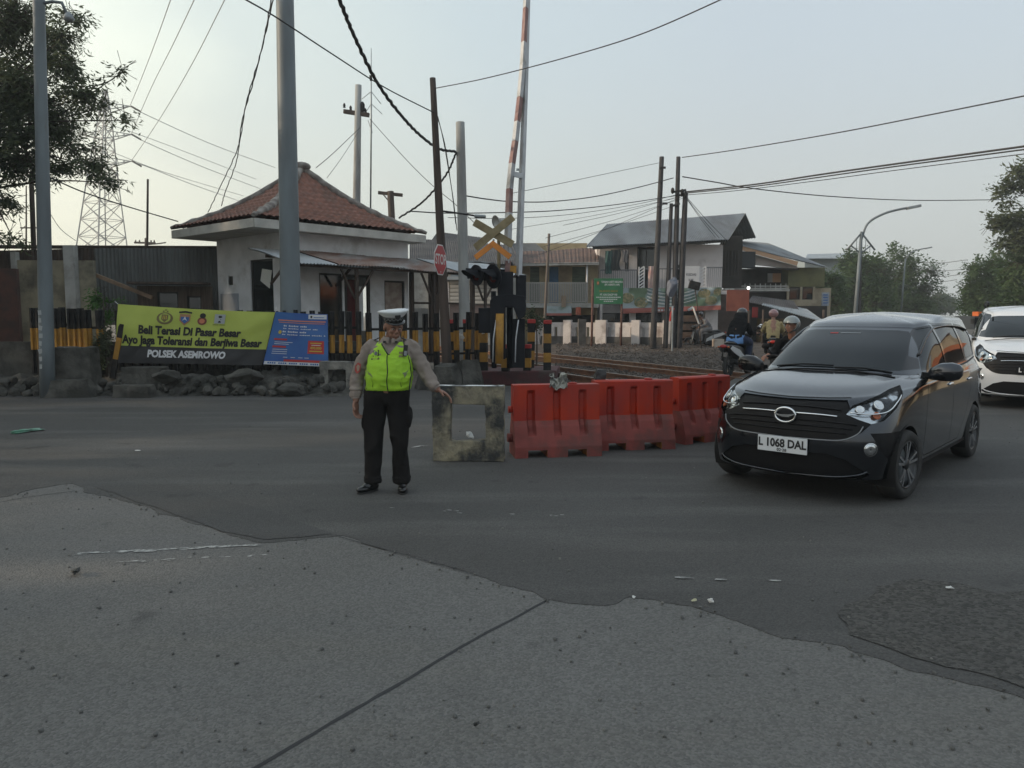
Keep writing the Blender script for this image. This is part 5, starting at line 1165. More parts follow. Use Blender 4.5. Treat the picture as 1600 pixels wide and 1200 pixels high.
def car(name, label, cat, loc, rz, paint, sx=1.0, sz=1.0, sy=1.0, suv=False, plate=None, group=None):
    t = thing(name, label, cat, loc, rz, group)
    rows = [  # F, sweep, Wcorner, W, Wrear, R, sweepR, (zf, zcorner, zside_f, zside_m, zside_r, zR)
        (.14, .30, .60, .73, .62, 3.96, .30, (.185, .19, .20, .20, .20, .22)),
        (.04, .33, .70, .795, .70, 4.04, .30, (.215, .22, .23, .23, .24, .26)),
        (.015, .335, .715, .80, .70, 4.05, .30, (.245, .25, .26, .26, .27, .30)),
        (.0, .36, .745, .815, .74, 4.07, .31, (.42, .42, .43, .43, .44, .46)),
        (.0, .38, .755, .825, .75, 4.07, .32, (.57, .57, .58, .58, .60, .60)),
        (.035, .41, .748, .828, .75, 4.05, .33, (.72, .73, .75, .74, .75, .74)),
        (.085, .46, .725, .826, .745, 4.02, .34, (.825, .86, .87, .87, .87, .86)),
        (.125, .50, .695, .812, .735, 4.00, .34, (.868, .915, .945, .955, .97, .95)),
        (.19, .52, .672, .800, .725, 3.985, .34, (.893, .940, .972, .985, 1.0, 1.0)),
        (.42, .47, .64, .785, .71, 3.965, .33, (.965, 1.000, 1.010, 1.015, 1.04, 1.05)),
        (.88, .30, .665, .768, .695, 3.935, .32, (1.050, 1.030, 1.030, 1.045, 1.075, 1.09)),
        (.935, .29, .655, .755, .685, 3.93, .31, (1.072, 1.055, 1.052, 1.065, 1.095, 1.11)),
        (1.30, .24, .590, .695, .63, 3.87, .24, (1.268, 1.262, 1.275, 1.305, 1.32, 1.33)),
        (1.70, .17, .525, .618, .56, 3.77, .16, (1.435, 1.425, 1.455, 1.498, 1.49, 1.48)),
        (1.76, .15, .505, .592, .54, 3.74, .14, (1.465, 1.458, 1.492, 1.540, 1.53, 1.51)),
        (1.88, .11, .45, .53, .48, 3.66, .10, (1.512, 1.508, 1.535, 1.575, 1.56, 1.53)),
        (2.10, .04, .22, .26, .24, 3.40, .04, (1.560, 1.558, 1.572, 1.600, 1.588, 1.57)),
        (2.30, .0, .0, .0, .0, 3.2, .0, (1.590, 1.590, 1.598, 1.612, 1.60, 1.59))]
    fr = [0, .10, .24, .42, .62, .82, 1.0]
    C = []
    rows = [(F, sw * (.80 if i < 9 else .9), *rest) for i, (F, sw, *rest) in enumerate(rows)]
    for F, sw, Wc, W, Wr, Rr, swr, z in rows:
        p = [(F, 0, z[0]), (F + .04 * sw, .36 * Wc, z[0] * .97 + z[1] * .03), (F + .24 * sw, .70 * Wc, z[0] * .72 + z[1] * .28), (F + .62 * sw, .92 * Wc, z[0] * .3 + z[1] * .7)]
        xc, xr = F + sw * 1.15, Rr - swr * 1.1; wl = [Wc * 1.035, W * .975, W * 1.0, W, W, W * .992, (W + Wr) / 2]
        zl = [z[1], z[2] * .7 + z[1] * .3, z[2], z[3], (z[3] + z[4]) / 2, z[4], z[4]]
        p += [(xc + (xr - xc) * f_, w_, zz_) for f_, w_, zz_ in zip(fr, wl, zl)]
        p += [(Rr - swr * .55, Wr * .93, z[4] * .6 + z[5] * .4), (Rr - swr * .15, Wr * .62, z[5]), (Rr, 0, z[5])]
        C.append([Vector(q) for q in p])
    C2 = [crom(rw, 9) for rw in C]; nst = len(C2[0])
    cols = [crom([C2[i][j] for i in range(len(C2))], 7) for j in range(nst)]     # dense grid [station][ring]
    bm = bmesh.new(); V = [[bm.verts.new((p.x * sx, p.y * sy, p.z * sz)) for p in c] for c in cols]
    for i in range(nst - 1):
        for j in range(len(cols[0]) - 1): bm.faces.new((V[i][j], V[i + 1][j], V[i + 1][j + 1], V[i][j + 1]))
    for i in (0, nst - 1):
        for v in V[i]: v.co.y = 0
    bmesh.ops.mirror(bm, geom=bm.verts[:] + bm.edges[:] + bm.faces[:], axis='Y', merge_dist=1e-5)
    bmesh.ops.remove_doubles(bm, verts=bm.verts, dist=2e-4)
    bmesh.ops.recalc_face_normals(bm, faces=bm.faces); bm.normal_update()
    ref_v = [v.co.copy() for v in bm.verts]; ref_n = [v.normal.copy() for v in bm.verts]; bm.verts.index_update(); ref_f = [tuple(v.index for v in f.verts) for f in bm.faces]
    bvh = BVHTree.FromPolygons(ref_v, ref_f)
    lay = bm.faces.layers.int.new("part")
    def inside(p, poly):
        c = False; n = len(poly)
        for i in range(n):
            a, b = poly[i], poly[(i + 1) % n]
            if (a[1] > p[1]) != (b[1] > p[1]) and p[0] < (b[0] - a[0]) * (p[1] - a[1]) / (b[1] - a[1]) + a[0]: c = not c
        return c
    S3 = Vector((sx, sy, sz))
    def stencil(poly, e1, e2, cond, label):
        e1, e2 = Vector(e1), Vector(e2); ax = e1.cross(e2)
        pl = [(a, b) for a, b in poly]
        def pr(co): q = Vector((co.x / sx, co.y / sy, co.z / sz)); return q.dot(e1) / e1.length_squared, q.dot(e2)
        for i in range(len(pl)):
            a, b = Vector(pl[i]), Vector(pl[(i + 1) % len(pl)]); d = b - a
            if d.length < 1e-6: continue
            lo0, hi0, lo1, hi1 = min(a.x, b.x) - .03, max(a.x, b.x) + .03, min(a.y, b.y) - .03, max(a.y, b.y) + .03
            fs = []
            for f in bm.faces:
                c = f.calc_center_median()
                if not cond(c.x / sx, c.y / sy, c.z / sz): continue
                u, v = pr(c)
                if lo0 < u < hi0 and lo1 < v < hi1: fs.append(f)
            if not fs: continue
            geom = list({v for f in fs for v in f.verts} | {e for f in fs for e in f.edges}) + fs
            e1n = e1 / e1.length_squared
            # plane through the edge containing the projection axis: n . q = c in unscaled space
            n2 = Vector((-d.y, d.x)); nn = e1n * n2.x + e2 * n2.y; cst = n2.x * a.x + n2.y * a.y
            ns = Vector((nn.x / sx, nn.y / sy, nn.z / sz)); co = ns * (cst / ns.length_squared)
            bmesh.ops.bisect_plane(bm, geom=geom, plane_co=co, plane_no=ns, dist=1e-5)
        for f in bm.faces:
            c = f.calc_center_median()
            if cond(c.x / sx, c.y / sy, c.z / sz) and inside(pr(c), pl): f[lay] = label
    X_, Y_a, Z_ = (1, 0, 0), (0, 1, 0), (0, 0, 1)
    parts = {}
    front = lambda x, y, z: x < .75
    FACE = lambda s: (lambda x, y, z: x < .8 and y * s > -.001)
    def both(poly): # mirrored full-width polygon from the y>=0 half listed top-centre outward to bottom-centre
        return poly + [(-a, b) for a, b in reversed(poly)]
    # grille, intake
    stencil([(a, b) for a, b in both([(0.0, .862), (.30, .868), (.455, .872), (.50, .80), (.60, .715), (.66, .70), (.60, .62), (.47, .553), (0.0, .535)])][:], Y_a, Z_, lambda x, y, z: x < .45, 1)
    stencil(both([(0.0, .425), (.36, .43), (.50, .39), (.66, .27), (.60, .232), (0.0, .225)]), Y_a, Z_, lambda x, y, z: x < .45, 2)
    # headlamps: projected across the corner
    for s in (1, -1):
        e = Vector((.52, .85 * s, 0)); el = e.normalized()
        hp = [(.455, .770), (.52, .835), (.68, .892), (.88, .948), (1.01, .972), (.985, .905), (.90, .81), (.755, .712), (.66, .692), (.56, .725)]
        stencil(hp, el, Z_, lambda x, y, z, s=s: x < .95 and y * s > 0.05 and z > .5, 3 if s > 0 else 4)
        fp = [(.64, .615), (.95, .615), (1.06, .58), (1.06, .30), (.93, .29), (.76, .43)]
        stencil(fp, el, Z_, lambda x, y, z, s=s: x < .95 and y * s > 0.05 and z < .7, 5 if s > 0 else 35)
    # windscreen
    stencil(both([(0.0, 1.432), (.40, 1.428), (.492, 1.416), (.530, 1.378), (.640, 1.095), (.60, 1.072), (0.0, 1.080)]), Y_a, Z_, lambda x, y, z: x < 1.95 and z > 1.03 and x > .8, 6)
    sides = {}
    wins = [[(1.40, 1.085), (1.50, 1.19), (1.74, 1.385), (1.88, 1.438), (2.10, 1.462), (2.13, 1.09)], [(2.205, 1.092), (2.18, 1.478), (2.86, 1.470), (2.95, 1.115)], [(3.035, 1.12), (2.95, 1.468), (3.25, 1.452), (3.48, 1.40), (3.63, 1.26), (3.64, 1.17), (3.58, 1.14)]]
    for s in (1, -1):
        sd = lambda x, y, z, s=s: y * s > .35
        for k, wp in enumerate(wins):
            big = []
            cx_ = sum(p[0] for p in wp) / len(wp); cz_ = sum(p[1] for p in wp) / len(wp)
            for a, b in wp: big.append((cx_ + (a - cx_) * 1.055, cz_ + (b - cz_) * 1.10))
            stencil(big, X_, Z_, lambda x, y, z, s=s: y * s > .35 and z > 1.0, 7)
            stencil(wp, X_, Z_, lambda x, y, z, s=s: y * s > .35 and z > 1.0, 10 + k + (0 if s > 0 else 5))
        # door gaps, fuel of thin dark lines
        g_ = .0045
        for poly_ in ([(1.17, .34), (1.165, .60), (1.19, .85), (1.30, 1.045)], [(2.155, .30), (2.165, .70), (2.165, 1.07)], [(2.58, .34), (2.74, .50), (2.95, .80), (3.00, 1.08)], [(1.17, .34), (1.22, .305), (2.55, .305), (2.58, .34)]):
            for a, b in zip(poly_[:-1], poly_[1:]):
                d = (Vector(b) - Vector(a)).normalized(); q = Vector((-d.y, d.x)) * g_; A_, B_ = Vector(a), Vector(b)
                stencil([tuple(A_ + q), tuple(B_ + q), tuple(B_ - q), tuple(A_ - q)], X_, Z_, lambda x, y, z, s=s: y * s > .6 and z < 1.12, 8)
        # black sill strip
        stencil([(1.03, .19), (1.03, .275), (2.90, .275), (2.90, .19)], X_, Z_, lambda x, y, z, s=s: y * s > .6 and z < .4, 9)
        for wx in (.69, 3.235):
            stencil([(wx + .335 * math.cos(R(10 * k)), .30 + .335 * math.sin(R(10 * k))) for k in range(36)], X_, Z_, lambda x, y, z, s=s: y * s > .3 and z < .75, 30)
    stencil([(1.14, 1.076), (1.38, 1.085), (1.46, 1.17), (1.36, 1.20)], X_, Z_, lambda x, y, z: abs(y) > .35 and 1.0 < z < 1.3, 7) 
    # hood shut line
    hl = [(.0, .8745), (.30, .8815), (.47, .890)]
    for s in (1, -1):
        for a, b in zip(hl[:-1], hl[1:]):
            stencil([(a[0] * s, a[1] + .004), (b[0] * s, b[1] + .004), (b[0] * s, b[1] - .004), (a[0] * s, a[1] - .004)], Y_a, Z_, lambda x, y, z: x < .55 and z > .8, 8)
        tl = [(.42, .56), (.75, .665), (1.10, .705), (1.19, .70)]     # hood side gap, seen from above (x, y)
        for a, b in zip(tl[:-1], tl[1:]):
            stencil([(a[0], s * (a[1] + .0045)), (b[0], s * (b[1] + .0045)), (b[0], s * (b[1] - .0045)), (a[0], s * (a[1] - .0045))], X_, Y_a, lambda x, y, z: z > .9 and x < 1.25, 8) if False else None
    # split into objects
    groups = {}
    for f in bm.faces: groups.setdefault(f[lay], []).append(f)
    def take(labels, nm, mats, offset=0.0, parent=t, labmat=None):
        idx = {}; vs = []; fs = []; mi = []; nr = []
        for lb in labels:
            for f in groups.get(lb, []):
                row = []
                for v in f.verts:
                    if v not in idx:
                        idx[v] = len(vs); loc_, fn, fi, dist = bvh.find_nearest(v.co)
                        poly_ = [ref_v[k] for k in ref_f[fi]]; w_ = poly_3d_calc(poly_, loc_); n = sum((ref_n[k] * ww for k, ww in zip(ref_f[fi], w_)), Vector()); n.normalize()
                        nr.append(n); vs.append(v.co + n * offset)
                    row.append(idx[v])
                fs.append(tuple(row)); mi.append(labmat[lb] if labmat else 0)
        if not fs: return None
        me = bpy.data.meshes.new(nm); me.from_pydata([tuple(v) for v in vs], [], fs)
        for m_ in mats: me.materials.append(m_)
        me.polygons.foreach_set("material_index", mi); me.polygons.foreach_set("use_smooth", [True] * len(fs)); me.update()
        me.normals_split_custom_set_from_vertices([tuple(n) for n in nr])
        o = bpy.data.objects.new(nm, me); COL.objects.link(o); o.parent = parent; return o
    take([0, 8, 9, 7], "body", [paint, M_seam, M_trim, M_gloss], labmat={0: 0, 8: 1, 9: 2, 7: 3})
    gr_ = take([1], "grille", [M_trim], -.012)
    take([2], "intake", [M_trim], -.02); take([5], "fog_lamp_surround", [M_trim], -.008); take([35], "fog_lamp_surround", [M_trim], -.008)
    take([6], "windscreen", [M_carglass])
    for s in (0, 5):
        for k in range(3): take([10 + k + s], "side_window", [M_carglass], -.004)
    S = lambda x, y, z: Vector((x * sx, y * sy, z * sz))
    def surf(x, y, z, off=.004, d=(-1, 0, 0)):
        """nearest point of the body skin to a target, and its outward direction"""
        l_, n, i, ds_ = bvh.find_nearest(S(x, y, z)); return l_ + n * off, n
    for s, lb in ((1, 3), (-1, 4)):
        hlm = take([lb], "headlight", [M_bowl], -.035); take([lb], "lens", [M_lens], .002, hlm)
        for (x, y, z, r_, m_) in ((.20, .55, .795, .034, M_chrome), (.32, .66, .83, .042, M_chrome), (.28, .64, .735, .030, M_amber)):
            p, n = surf(x, y * s, z, -.02); MB().lathe(p, [(r_, .0), (r_ * 1.1, .012), (r_ * .75, .016), (r_ * .6, .004), (.001, .012)], axis=n, n=18).build("reflector", m_, hlm)
        pts = [surf(x, y * s, z, .001)[0] for x, y, z in ((.15, .49, .765), (.24, .59, .738), (.36, .69, .765), (.52, .76, .86), (.62, .785, .94))]
        MB().tube(crom(pts, 5), .006, 6).build("light_strip", M_chrome, hlm)
        p, n = surf(.19, .63 * s, .485, -.012); fl = MB(); fl.lathe(p, [(.052, 0), (.056, .016), (.047, .008), (.044, .012), (.02, .016), (.001, .010)], axis=n, n=22); fo = fl.build("fog_lamp", M_chrome, t)
        MB().lathe(p + n * .010, [(.045, 0), (.03, .008), (.001, .011)], axis=n, n=20).build("lens", M_lens, fo)
    # grille bars and chrome line
    for k, z in enumerate((.825, .775, .69, .645, .60)):
        w_ = [.45, .44, .60, .56, .50][k]
        if k == 1: continue
        pts = [surf(.05, y, z + .02 * abs(y), -.006)[0] for y in [w_ * (i / 12 * 2 - 1) for i in range(13)]]; MB().tube(pts, .008, 6, flat=.8).build("bar", M_trim, gr_)
    for s in (1, -1):
        pts = [surf(.05, y * s, .747 + .028 * max(0, (y - .1)), .004)[0] for y in (.075, .18, .28, .36, .42)]; MB().tube(crom(pts, 4), .0075, 6).build("chrome_strip", M_chrome, t)
        pts = [surf(.05, y * s, z, .002)[0] for y, z in ((.0, .536), (.30, .542), (.47, .555), (.60, .62), (.66, .70))]; MB().tube(crom(pts, 4), .005, 6).build("grille_edge", M_trim if suv else mat("dull_chrome", (.28, .29, .30), .35, metal=.7), t)
        pts = [surf(.05, y * s, z, -.004)[0] for y, z in ((.0, .228), (.40, .235), (.62, .25), (.74, .275))]; MB().tube(crom(pts, 4), .009, 6).build("bumper_lip", paint, t)
    # emblem: a ring broken by a lens-shaped bar
    p, n = surf(0, 0, .735, .012); em = MB(); P = []
    for k in range(33):
        a_ = 2 * math.pi * k / 32; P.append(p + Vector((-.006 + .0, math.cos(a_) * .088, math.sin(a_) * .062)))
    em.tube(P, .011, 6, caps=False); eo = em.build("emblem", M_chrome, t)
    MB().prism([(-.080, -.004), (-.02, -.016), (.03, -.016), (.085, .008), (.085, .016), (.02, .006), (-.04, .004), (-.08, .010)], p + Vector((-.004, 0, 0)), (0, -1, 0), (0, 0, 1), .014, -.0).build("emblem_bar", M_chrome, eo)
    # number plate
    pz = .475 if not suv else .60
    p, n = surf(0, 0, pz, .028); pl = MB(); pl.box(p, (.012, .43, .135)); po = pl.build("number_plate", M_platew if not suv else M_gloss, t, bevel=.003, seg=1); 
    MB().box(p + Vector((.016, 0, 0)), (.02, .30, .08)).build("plate_holder", M_trim, po)
    if plate:
        putp = lambda cy, cz: (lambda a, b, c: p + Vector((-.0085, -(a + cy), b + cz)))
        ink = M_ink if not suv else M_inkW
        text(plate, "lettering", ink, putp(0, .008), .098, po, .86 if len(plate) > 6 else 1, .0035)
        text("02·28", "lettering", ink, putp(0, -.047), .034, po, 1.1, .001)
    # mirrors
    for s in (1, -1):
        c = S(1.34, .925 * s, 1.065); mi_ = MB(); mi_.rings([sec2(c + Vector((0, s * y_, dz_)), a_, b_) for y_, a_, b_, dz_ in ((-.145, .02, .03, -.035), (-.12, .05, .055, -.02), (-.04, .075, .082, 0), (.05, .072, .085, .004), (.11, .055, .068, .006), (.135, .02, .035, .008))]); 
        for i, v in enumerate(mi_.v):
            if v.x > c.x + .03: mi_.v[i] = Vector((c.x + .03, v.y, v.z))
        mo = mi_.build("mirror", M_gloss if s * (1 if not suv else 0) > 0 else paint, t); MB().bar(S(1.30, .74 * s, 1.04), c - Vector((0, .10 * s, .035)), .05, .04).build("mirror_arm", M_trim, mo)
        MB().ball(c + Vector((.034, 0, 0)), (.004, .10, .062)).build("mirror_glass", M_chrome, mo)
        MB().tube([c + Vector((-.062, s * y, .0 - .02 * y)) for y in (.0, .05, .09)], .006, 6).build("indicator", M_lens, mo)
        for hx in (2.04, 2.88):
            q, n = surf(hx, .83 * s, .905, .008); MB().ball(q, (.095, .014, .016)).build("door_handle", M_chrome if not suv else paint, t); 
            MB().ball(surf(hx, .83 * s, .905, -.006)[0], (.06, .010, .028)).build("handle_recess", M_trim, t)
        # belt moulding and window visor
        pts = [surf(x, .8 * s, z, .003)[0] for x, z in ((1.36, 1.072), (1.8, 1.076), (2.15, 1.08), (2.6, 1.09), (3.0, 1.105), (3.5, 1.125))]; MB().tube(crom(pts, 4), .008, 6).build("belt_moulding", M_trim, t)
        pts = [surf(x, .7 * s, z, .006)[0] for x, z in ((1.47, 1.24), (1.62, 1.335), (1.80, 1.44), (2.1, 1.488), (2.5, 1.497), (2.86, 1.488), (3.2, 1.468), (3.45, 1.43))]; MB().tube(crom(pts, 5), .016, 6, flat=.5).build("window_visor", M_gloss, t)
        if suv:
            pts = [S(1.9, .56 * s, 1.60), S(2.0, .56 * s, 1.655), S(2.6, .57 * s, 1.67), S(3.3, .56 * s, 1.65), S(3.45, .55 * s, 1.59)]; MB().tube(crom(pts, 6), .022, 8).build("roof_rail", M_trim, t)
    # wipers and cowl
    for (y0, x0, z0, y1, x1, z1) in ((.50, 1.01, 1.082, -.06, .98, 1.095), (-.08, .95, 1.078, -.58, 1.01, 1.095)):
        a_, b_ = surf(x0, y0, z0, .012)[0], surf(x1, y1, z1, .012)[0]; m_ = a_.lerp(b_, .5); m_ = bvh.find_nearest(m_)[0] + Vector((-.01, 0, .012))
        MB().tube([a_, m_, b_], .008, 6).build("wiper", M_trim, t)
    pts = [surf(.93, y, 1.066, .002)[0] for y in [(-.62 + 1.24 * i / 16) for i in range(17)]]; MB().tube(pts, .014, 6, flat=.5).build("cowl", M_trim, t)
    if not suv:
        p, n = surf(1.72, .17, 1.495, .003)
        nrm = bvh.find_nearest(S(1.60, 0, 1.412))[1]; vv = Vector((nrm.z * -1, 0, nrm.x)) * -1; vv = Vector((.62, 0, .60)).normalized()
        fx_ = lambda a, b, c: bvh.find_nearest(S(1.60, 0, 1.412) + Vector((0, -a, 0)) + vv * b)[0] + nrm * .003
        stick = MB(); stick.add([fx_(-.20, -.012, 0), fx_(-.12, -.012, 0), fx_(-.12, .012, 0), fx_(-.20, .012, 0)], [(0, 1, 2, 3)]); stick.build("windscreen_sticker", M_inkR, t)
        stick = MB(); stick.add([fx_(-.10, -.007, 0), fx_(0, -.007, 0), fx_(.10, -.007, 0), fx_(.10, .007, 0), fx_(0, .007, 0), fx_(-.10, .007, 0)], [(0, 1, 4, 5), (1, 2, 3, 4)]); stick.build("windscreen_sticker", mat("faded_print", (.30, .32, .33), .5), t)
    # underbody and arches
    ub = MB(); ub.box(S(2.03, 0, .30), (3.3 * sx, 1.05 * sy, .2)); ub.box(S(2.06, 0, .33), (1.9 * sx, 1.5 * sy, .2)); ub.box(S(.35, 0, .36), (.4, 1.2 * sy, .25)); ub.box(S(3.8, 0, .36), (.3, 1.2 * sy, .25)); ub.build("underbody", M_under, t)
    for s in (1, -1):
        for wx in (.69, 3.235):
            c = S(wx, 0, .30); a = MB(); P = []
            for k in range(25):
                an = R(-25 + 230 * k / 24); P.append([c + Vector((math.cos(an) * .350 * sx, s * w_ * sy, math.sin(an) * .350 * sz)) for w_ in (.50, .81)])
            a.grid(P); a.add([q[0] for q in P], [tuple(range(len(P)))]); a.build("wheel_arch", M_under, t)
            tr = MB(); wr, ww = .300, .185; yc = s * .735 * sy; zc = wr
            wc = Vector((wx * sx, yc, zc)); axv = Vector((0, s, 0))
            wl = empty("wheel"); wl.parent = t; wl.location = wc
            if wx < 1 and not suv: wl.rotation_euler = (0, 0, R(-7))
            tr.lathe((0, 0, 0), [(.205, -ww / 2), (.275, -ww / 2), (wr - .006, -ww / 2 + .03), (wr, -.03), (wr, .03), (wr - .006, ww / 2 - .03), (.275, ww / 2), (.213, ww / 2 - .008), (.205, ww / 2 - .02)], axis=axv, n=48, caps=False)
            tr.build("tyre", M_tyre, wl)
            rm = MB(); rm.lathe((0, 0, 0), [(.208, -ww / 2), (.208, ww / 2 - .012), (.199, ww / 2 - .010), (.190, ww / 2 - .03), (.185, -.02), (.001, -.03)], axis=axv, n=48, caps=False); rm.build("rim", M_rim, wl)
            m3 = frame_z(axv)
            for k in range(5):
                sp = MB()
                for da in (-.17, .17):
                    an = 2 * math.pi * k / 5 + .3; i0 = m3 @ Vector((math.cos(an + da * .9) * .045, math.sin(an + da * .9) * .045, ww / 2 - .028)); o0_ = m3 @ Vector((math.cos(an + da) * .197, math.sin(an + da) * .197, ww / 2 - .018))
                    sp.bar(i0, o0_, .022, .016, up=axv)
                sp.build("spoke", M_rimb, wl)
            MB().lathe((0, 0, 0), [(.05, ww / 2 - .04), (.05, ww / 2 - .02), (.032, ww / 2 - .012), (.001, ww / 2 - .010)], axis=axv, n=20).build("hub_cap", M_rim, wl)
            MB().lathe((0, 0, 0), [(.15, -.01), (.15, .0), (.001, .0)], axis=axv, n=28).build("brake_disc", M_steel, wl)
    bm.free(); return t, surf, S
def paint(name, c, fl, rough=.28, metal=.55):
    m = mat(name, c, rough, metal, coat=1.0, col2=fl, vs=900, lo=.3, hi=.7, detail=1); m.node_tree.nodes["Principled BSDF"].inputs["Coat Roughness"].default_value = .05; return m
P_grey = paint("dark_grey_metallic", (.027, .031, .038), (.050, .056, .067), .18, .92)
P_white = mat("white_car_paint", (.62, .64, .66), .35, coat=.8)
fw = G(1411, 781); rwp = G(1521, 719)          # ground under the near-side wheels
dirv = (rwp - fw); dirv.z = 0; dirv.normalize(); ang = math.atan2(dirv.y, dirv.x) + R(1.5); dirv = Vector((math.cos(ang), math.sin(ang), 0))
# local +x runs to the tail; the wheels at local y = -0.80 are the ones facing the camera's side of the road
side = Vector((-math.sin(ang), math.cos(ang), 0)); mid_w = (fw + rwp) / 2
org = fw + side * .815 - dirv * .69 + Vector((.03, 0, 0))
car1, csurf, cS = car("parked_car", "dark grey compact people carrier with a white plate turning past the red barriers", "car", (org.x, org.y, .008), ang, P_grey, plate="L 1068 DAL", sx=1.0)
sp_ = G(1606, 642); a2 = R(60)
d2 = Vector((math.cos(a2), math.sin(a2), 0)); 
org2 = Vector((X_at(1612, 12.4, .7), 12.4, .008))
car2, _, S2 = car("parked_car", "white off-roader with roof rails and dark grille waiting behind the dark grey car", "car", org2, a2, P_white, sx=1.09, sz=1.085, sy=1.04, suv=True, plate="L 1852 DP")
# ---------------- railway ----------------
M_gravel = mat("railway_ballast", (.085, .067, .056), .95, col2=(.045, .037, .031), vs=9, lo=.35, hi=.65, bump=1.0, bs=11, dirt=(.115, .10, .085), ds=.7)
M_rail = mat("rusty_rail", (.20, .105, .065), .7, col2=(.12, .06, .04), vs=6, metal=.3); M_railtop = mat("worn_rail_head", (.42, .36, .31), .35, metal=.8)
M_sleeper = mat("concrete_sleeper", (.17, .15, .13), .9, col2=(.10, .085, .07), vs=5)
ud = (A(1128, 580, 17.1) - A(850, 553, 24.5)); ud.z = 0; ud.normalize(); un = Vector((-ud.y, ud.x, 0))
bg = MB(); P = []
for i in range(110):
    row = []; Y = 15.6 + (36.5 - 15.6) * i / 109
    for j in range(100):
        px = 690 + (1215 - 690) * j / 99; x = X_at(px, Y, .2)
        k = min(1, max(0, (x - (X_at(868, Y, .2) - .5)) / .8)) * min(1, max(0, (Y - 16.9) / 1.0)) * min(1, max(0, (6.9 + (Y - 19) * .52 - x) / .5))
        h = .05 * k + (.03 + .05 * k) * noise.noise(Vector((x, Y, 0)) * 2.1) + .02 * noise.noise(Vector((x, Y, 0)) * 9) + (.25 * max(0, min(1, (Y - 27) / 4)))
        row.append(Vector((x, Y, h if k > 0 or Y > 27 else -.03)))
    P.append(row)
bg.grid(P, smooth=False, flip=True); o = structure(bg.build("ballast_bed", M_gravel))
bs_ = MB(); r = random.Random(12)
for k in range(5200):
    Y = 17.2 + (r.random() ** 1.3) * 17; x = X_at(r.uniform(868, 1160), Y, .2); s = r.uniform(.025, .055)
    if x > 6.8 + (Y - 19) * .52: continue
    n = 6; c = Vector((x, Y, .07 + .05 * noise.noise(Vector((x, Y, 0)) * 2.1) + .25 * max(0, min(1, (Y - 27) / 4)))); R_ = Matrix.Rotation(r.uniform(0, 6), 3, Vector((r.gauss(0, 1), r.gauss(0, 1), r.gauss(0, 1))).normalized())
    q = [R_ @ Vector(p) * s for p in ((1, 0, 0), (-.8, .2, .1), (.1, .9, 0), (0, -.8, .2), (.1, .1, .8), (0, .1, -.7))]
    bs_.add([c + p for p in q], [(0, 2, 4), (2, 1, 4), (1, 3, 4), (3, 0, 4), (2, 0, 5), (1, 2, 5), (3, 1, 5), (0, 3, 5)])
tag(bs_.build("ballast_stones", mat("ballast_stone", (.10, .082, .07), .9, col2=(.055, .045, .038), vs=3)), "loose grey-brown stones between the rails", "gravel", kind="stuff")
def track(label, p_on, n0, n1, zt=.20):
    t = thing("railway_track", label, "railway track", (p_on.x, p_on.y, 0), group="railway tracks over the crossing")
    for s in (-.5335, .5335):
        m = MB(); a, b = ud * n0 + un * s, ud * n1 + un * s
        m.cur = 0; m.bar(a + Vector((0, 0, zt - .155)), b + Vector((0, 0, zt - .155)), .13, .02); m.bar(a + Vector((0, 0, zt - .09)), b + Vector((0, 0, zt - .09)), .02, .11)
        m.bar(a + Vector((0, 0, zt - .02)), b + Vector((0, 0, zt - .02)), .068, .034); m.cur = 1; m.bar(a + Vector((0, 0, zt)), b + Vector((0, 0, zt)), .05, .006); m.build("rail", [M_rail, M_railtop], t)
    n = int((n1 - n0) / .62); s0 = None
    for k in range(n):
        if s0 is None:
            s0 = MB().bar(-un * 1.0, un * 1.0, .22, .14).build("sleeper", M_sleeper, t, bevel=.02, seg=1); o = s0
        else: o = s0.copy(); COL.objects.link(o); o.parent = t
        p = ud * (n0 + .62 * k); o.location = (p.x, p.y, zt - .235)
    return t
pa = G(1000, 570, .20); pb = G(1000, 594, .20)
track("farther rusty railway track running behind the red barriers", pa, -26, 8.2)
track("nearer rusty railway track just behind the red barriers", pb, -22, 4.6)
# crossing panel: slightly raised asphalt where the road passes over the tracks
cp = MB(); P = []
c0 = Vector((5.2, 17.2, 0)); 
for i in range(40):
    row = []
    for j in range(30):
        Y = 13.5 + 20 * i / 39; x = 4.6 + (Y - 16.0) * .50 + 12 * j / 29
        e = min(1, max(0, (Y - 13.6) / 3)) * min(1, max(0, (33.4 - Y) / 3)); row.append(Vector((x, Y, (.010 + .175 * (3 * e * e - 2 * e ** 3)))))
    P.append(row)
cp.grid(P, flip=True); structure(cp.build("crossing_road", M_asph))

# ---------------- white boundary wall with gun-slit openings ----------------
M_wallw = mat("limewashed_wall", (.62, .58, .56), .9, col2=(.50, .46, .44), vs=2, dirt=(.20, .15, .13), ds=1.0, dlo=.52, dhi=.72, bump=.3)
M_dado = mat("dark_wall_foot", (.10, .095, .09), .95, col2=(.06, .055, .05), vs=4)
WY = 32.0
bw = thing("boundary_wall", "low whitewashed wall with small dark slots along the tracks", "wall")
a, b = A(838, 500, WY + 1.6), A(1044, 500, WY - .6); a.z = b.z = 0; d = (b - a).normalized(); Lw = (b - a).length; zt = Z_at(504, WY + .5)
pitch = Lw / 12.0; hs_ = [(pitch * (k + .75), pitch * (k + .75) + .13, .50, 1.02) for k in range(11)]
m = MB(); wall_holes(m, a, b, .62, zt, [(h[0], h[1], .62, h[3]) for h in hs_], t=.14, inward=(0, 1, 0)); m.build("wall", M_wallw, bw)
m = MB(); wall_holes(m, a - Vector((0, .02, 0)), b - Vector((0, .02, 0)), .1, .615, hs_ if False else [], t=.18, inward=(0, 1, 0)); m.build("wall_foot", M_dado, bw)
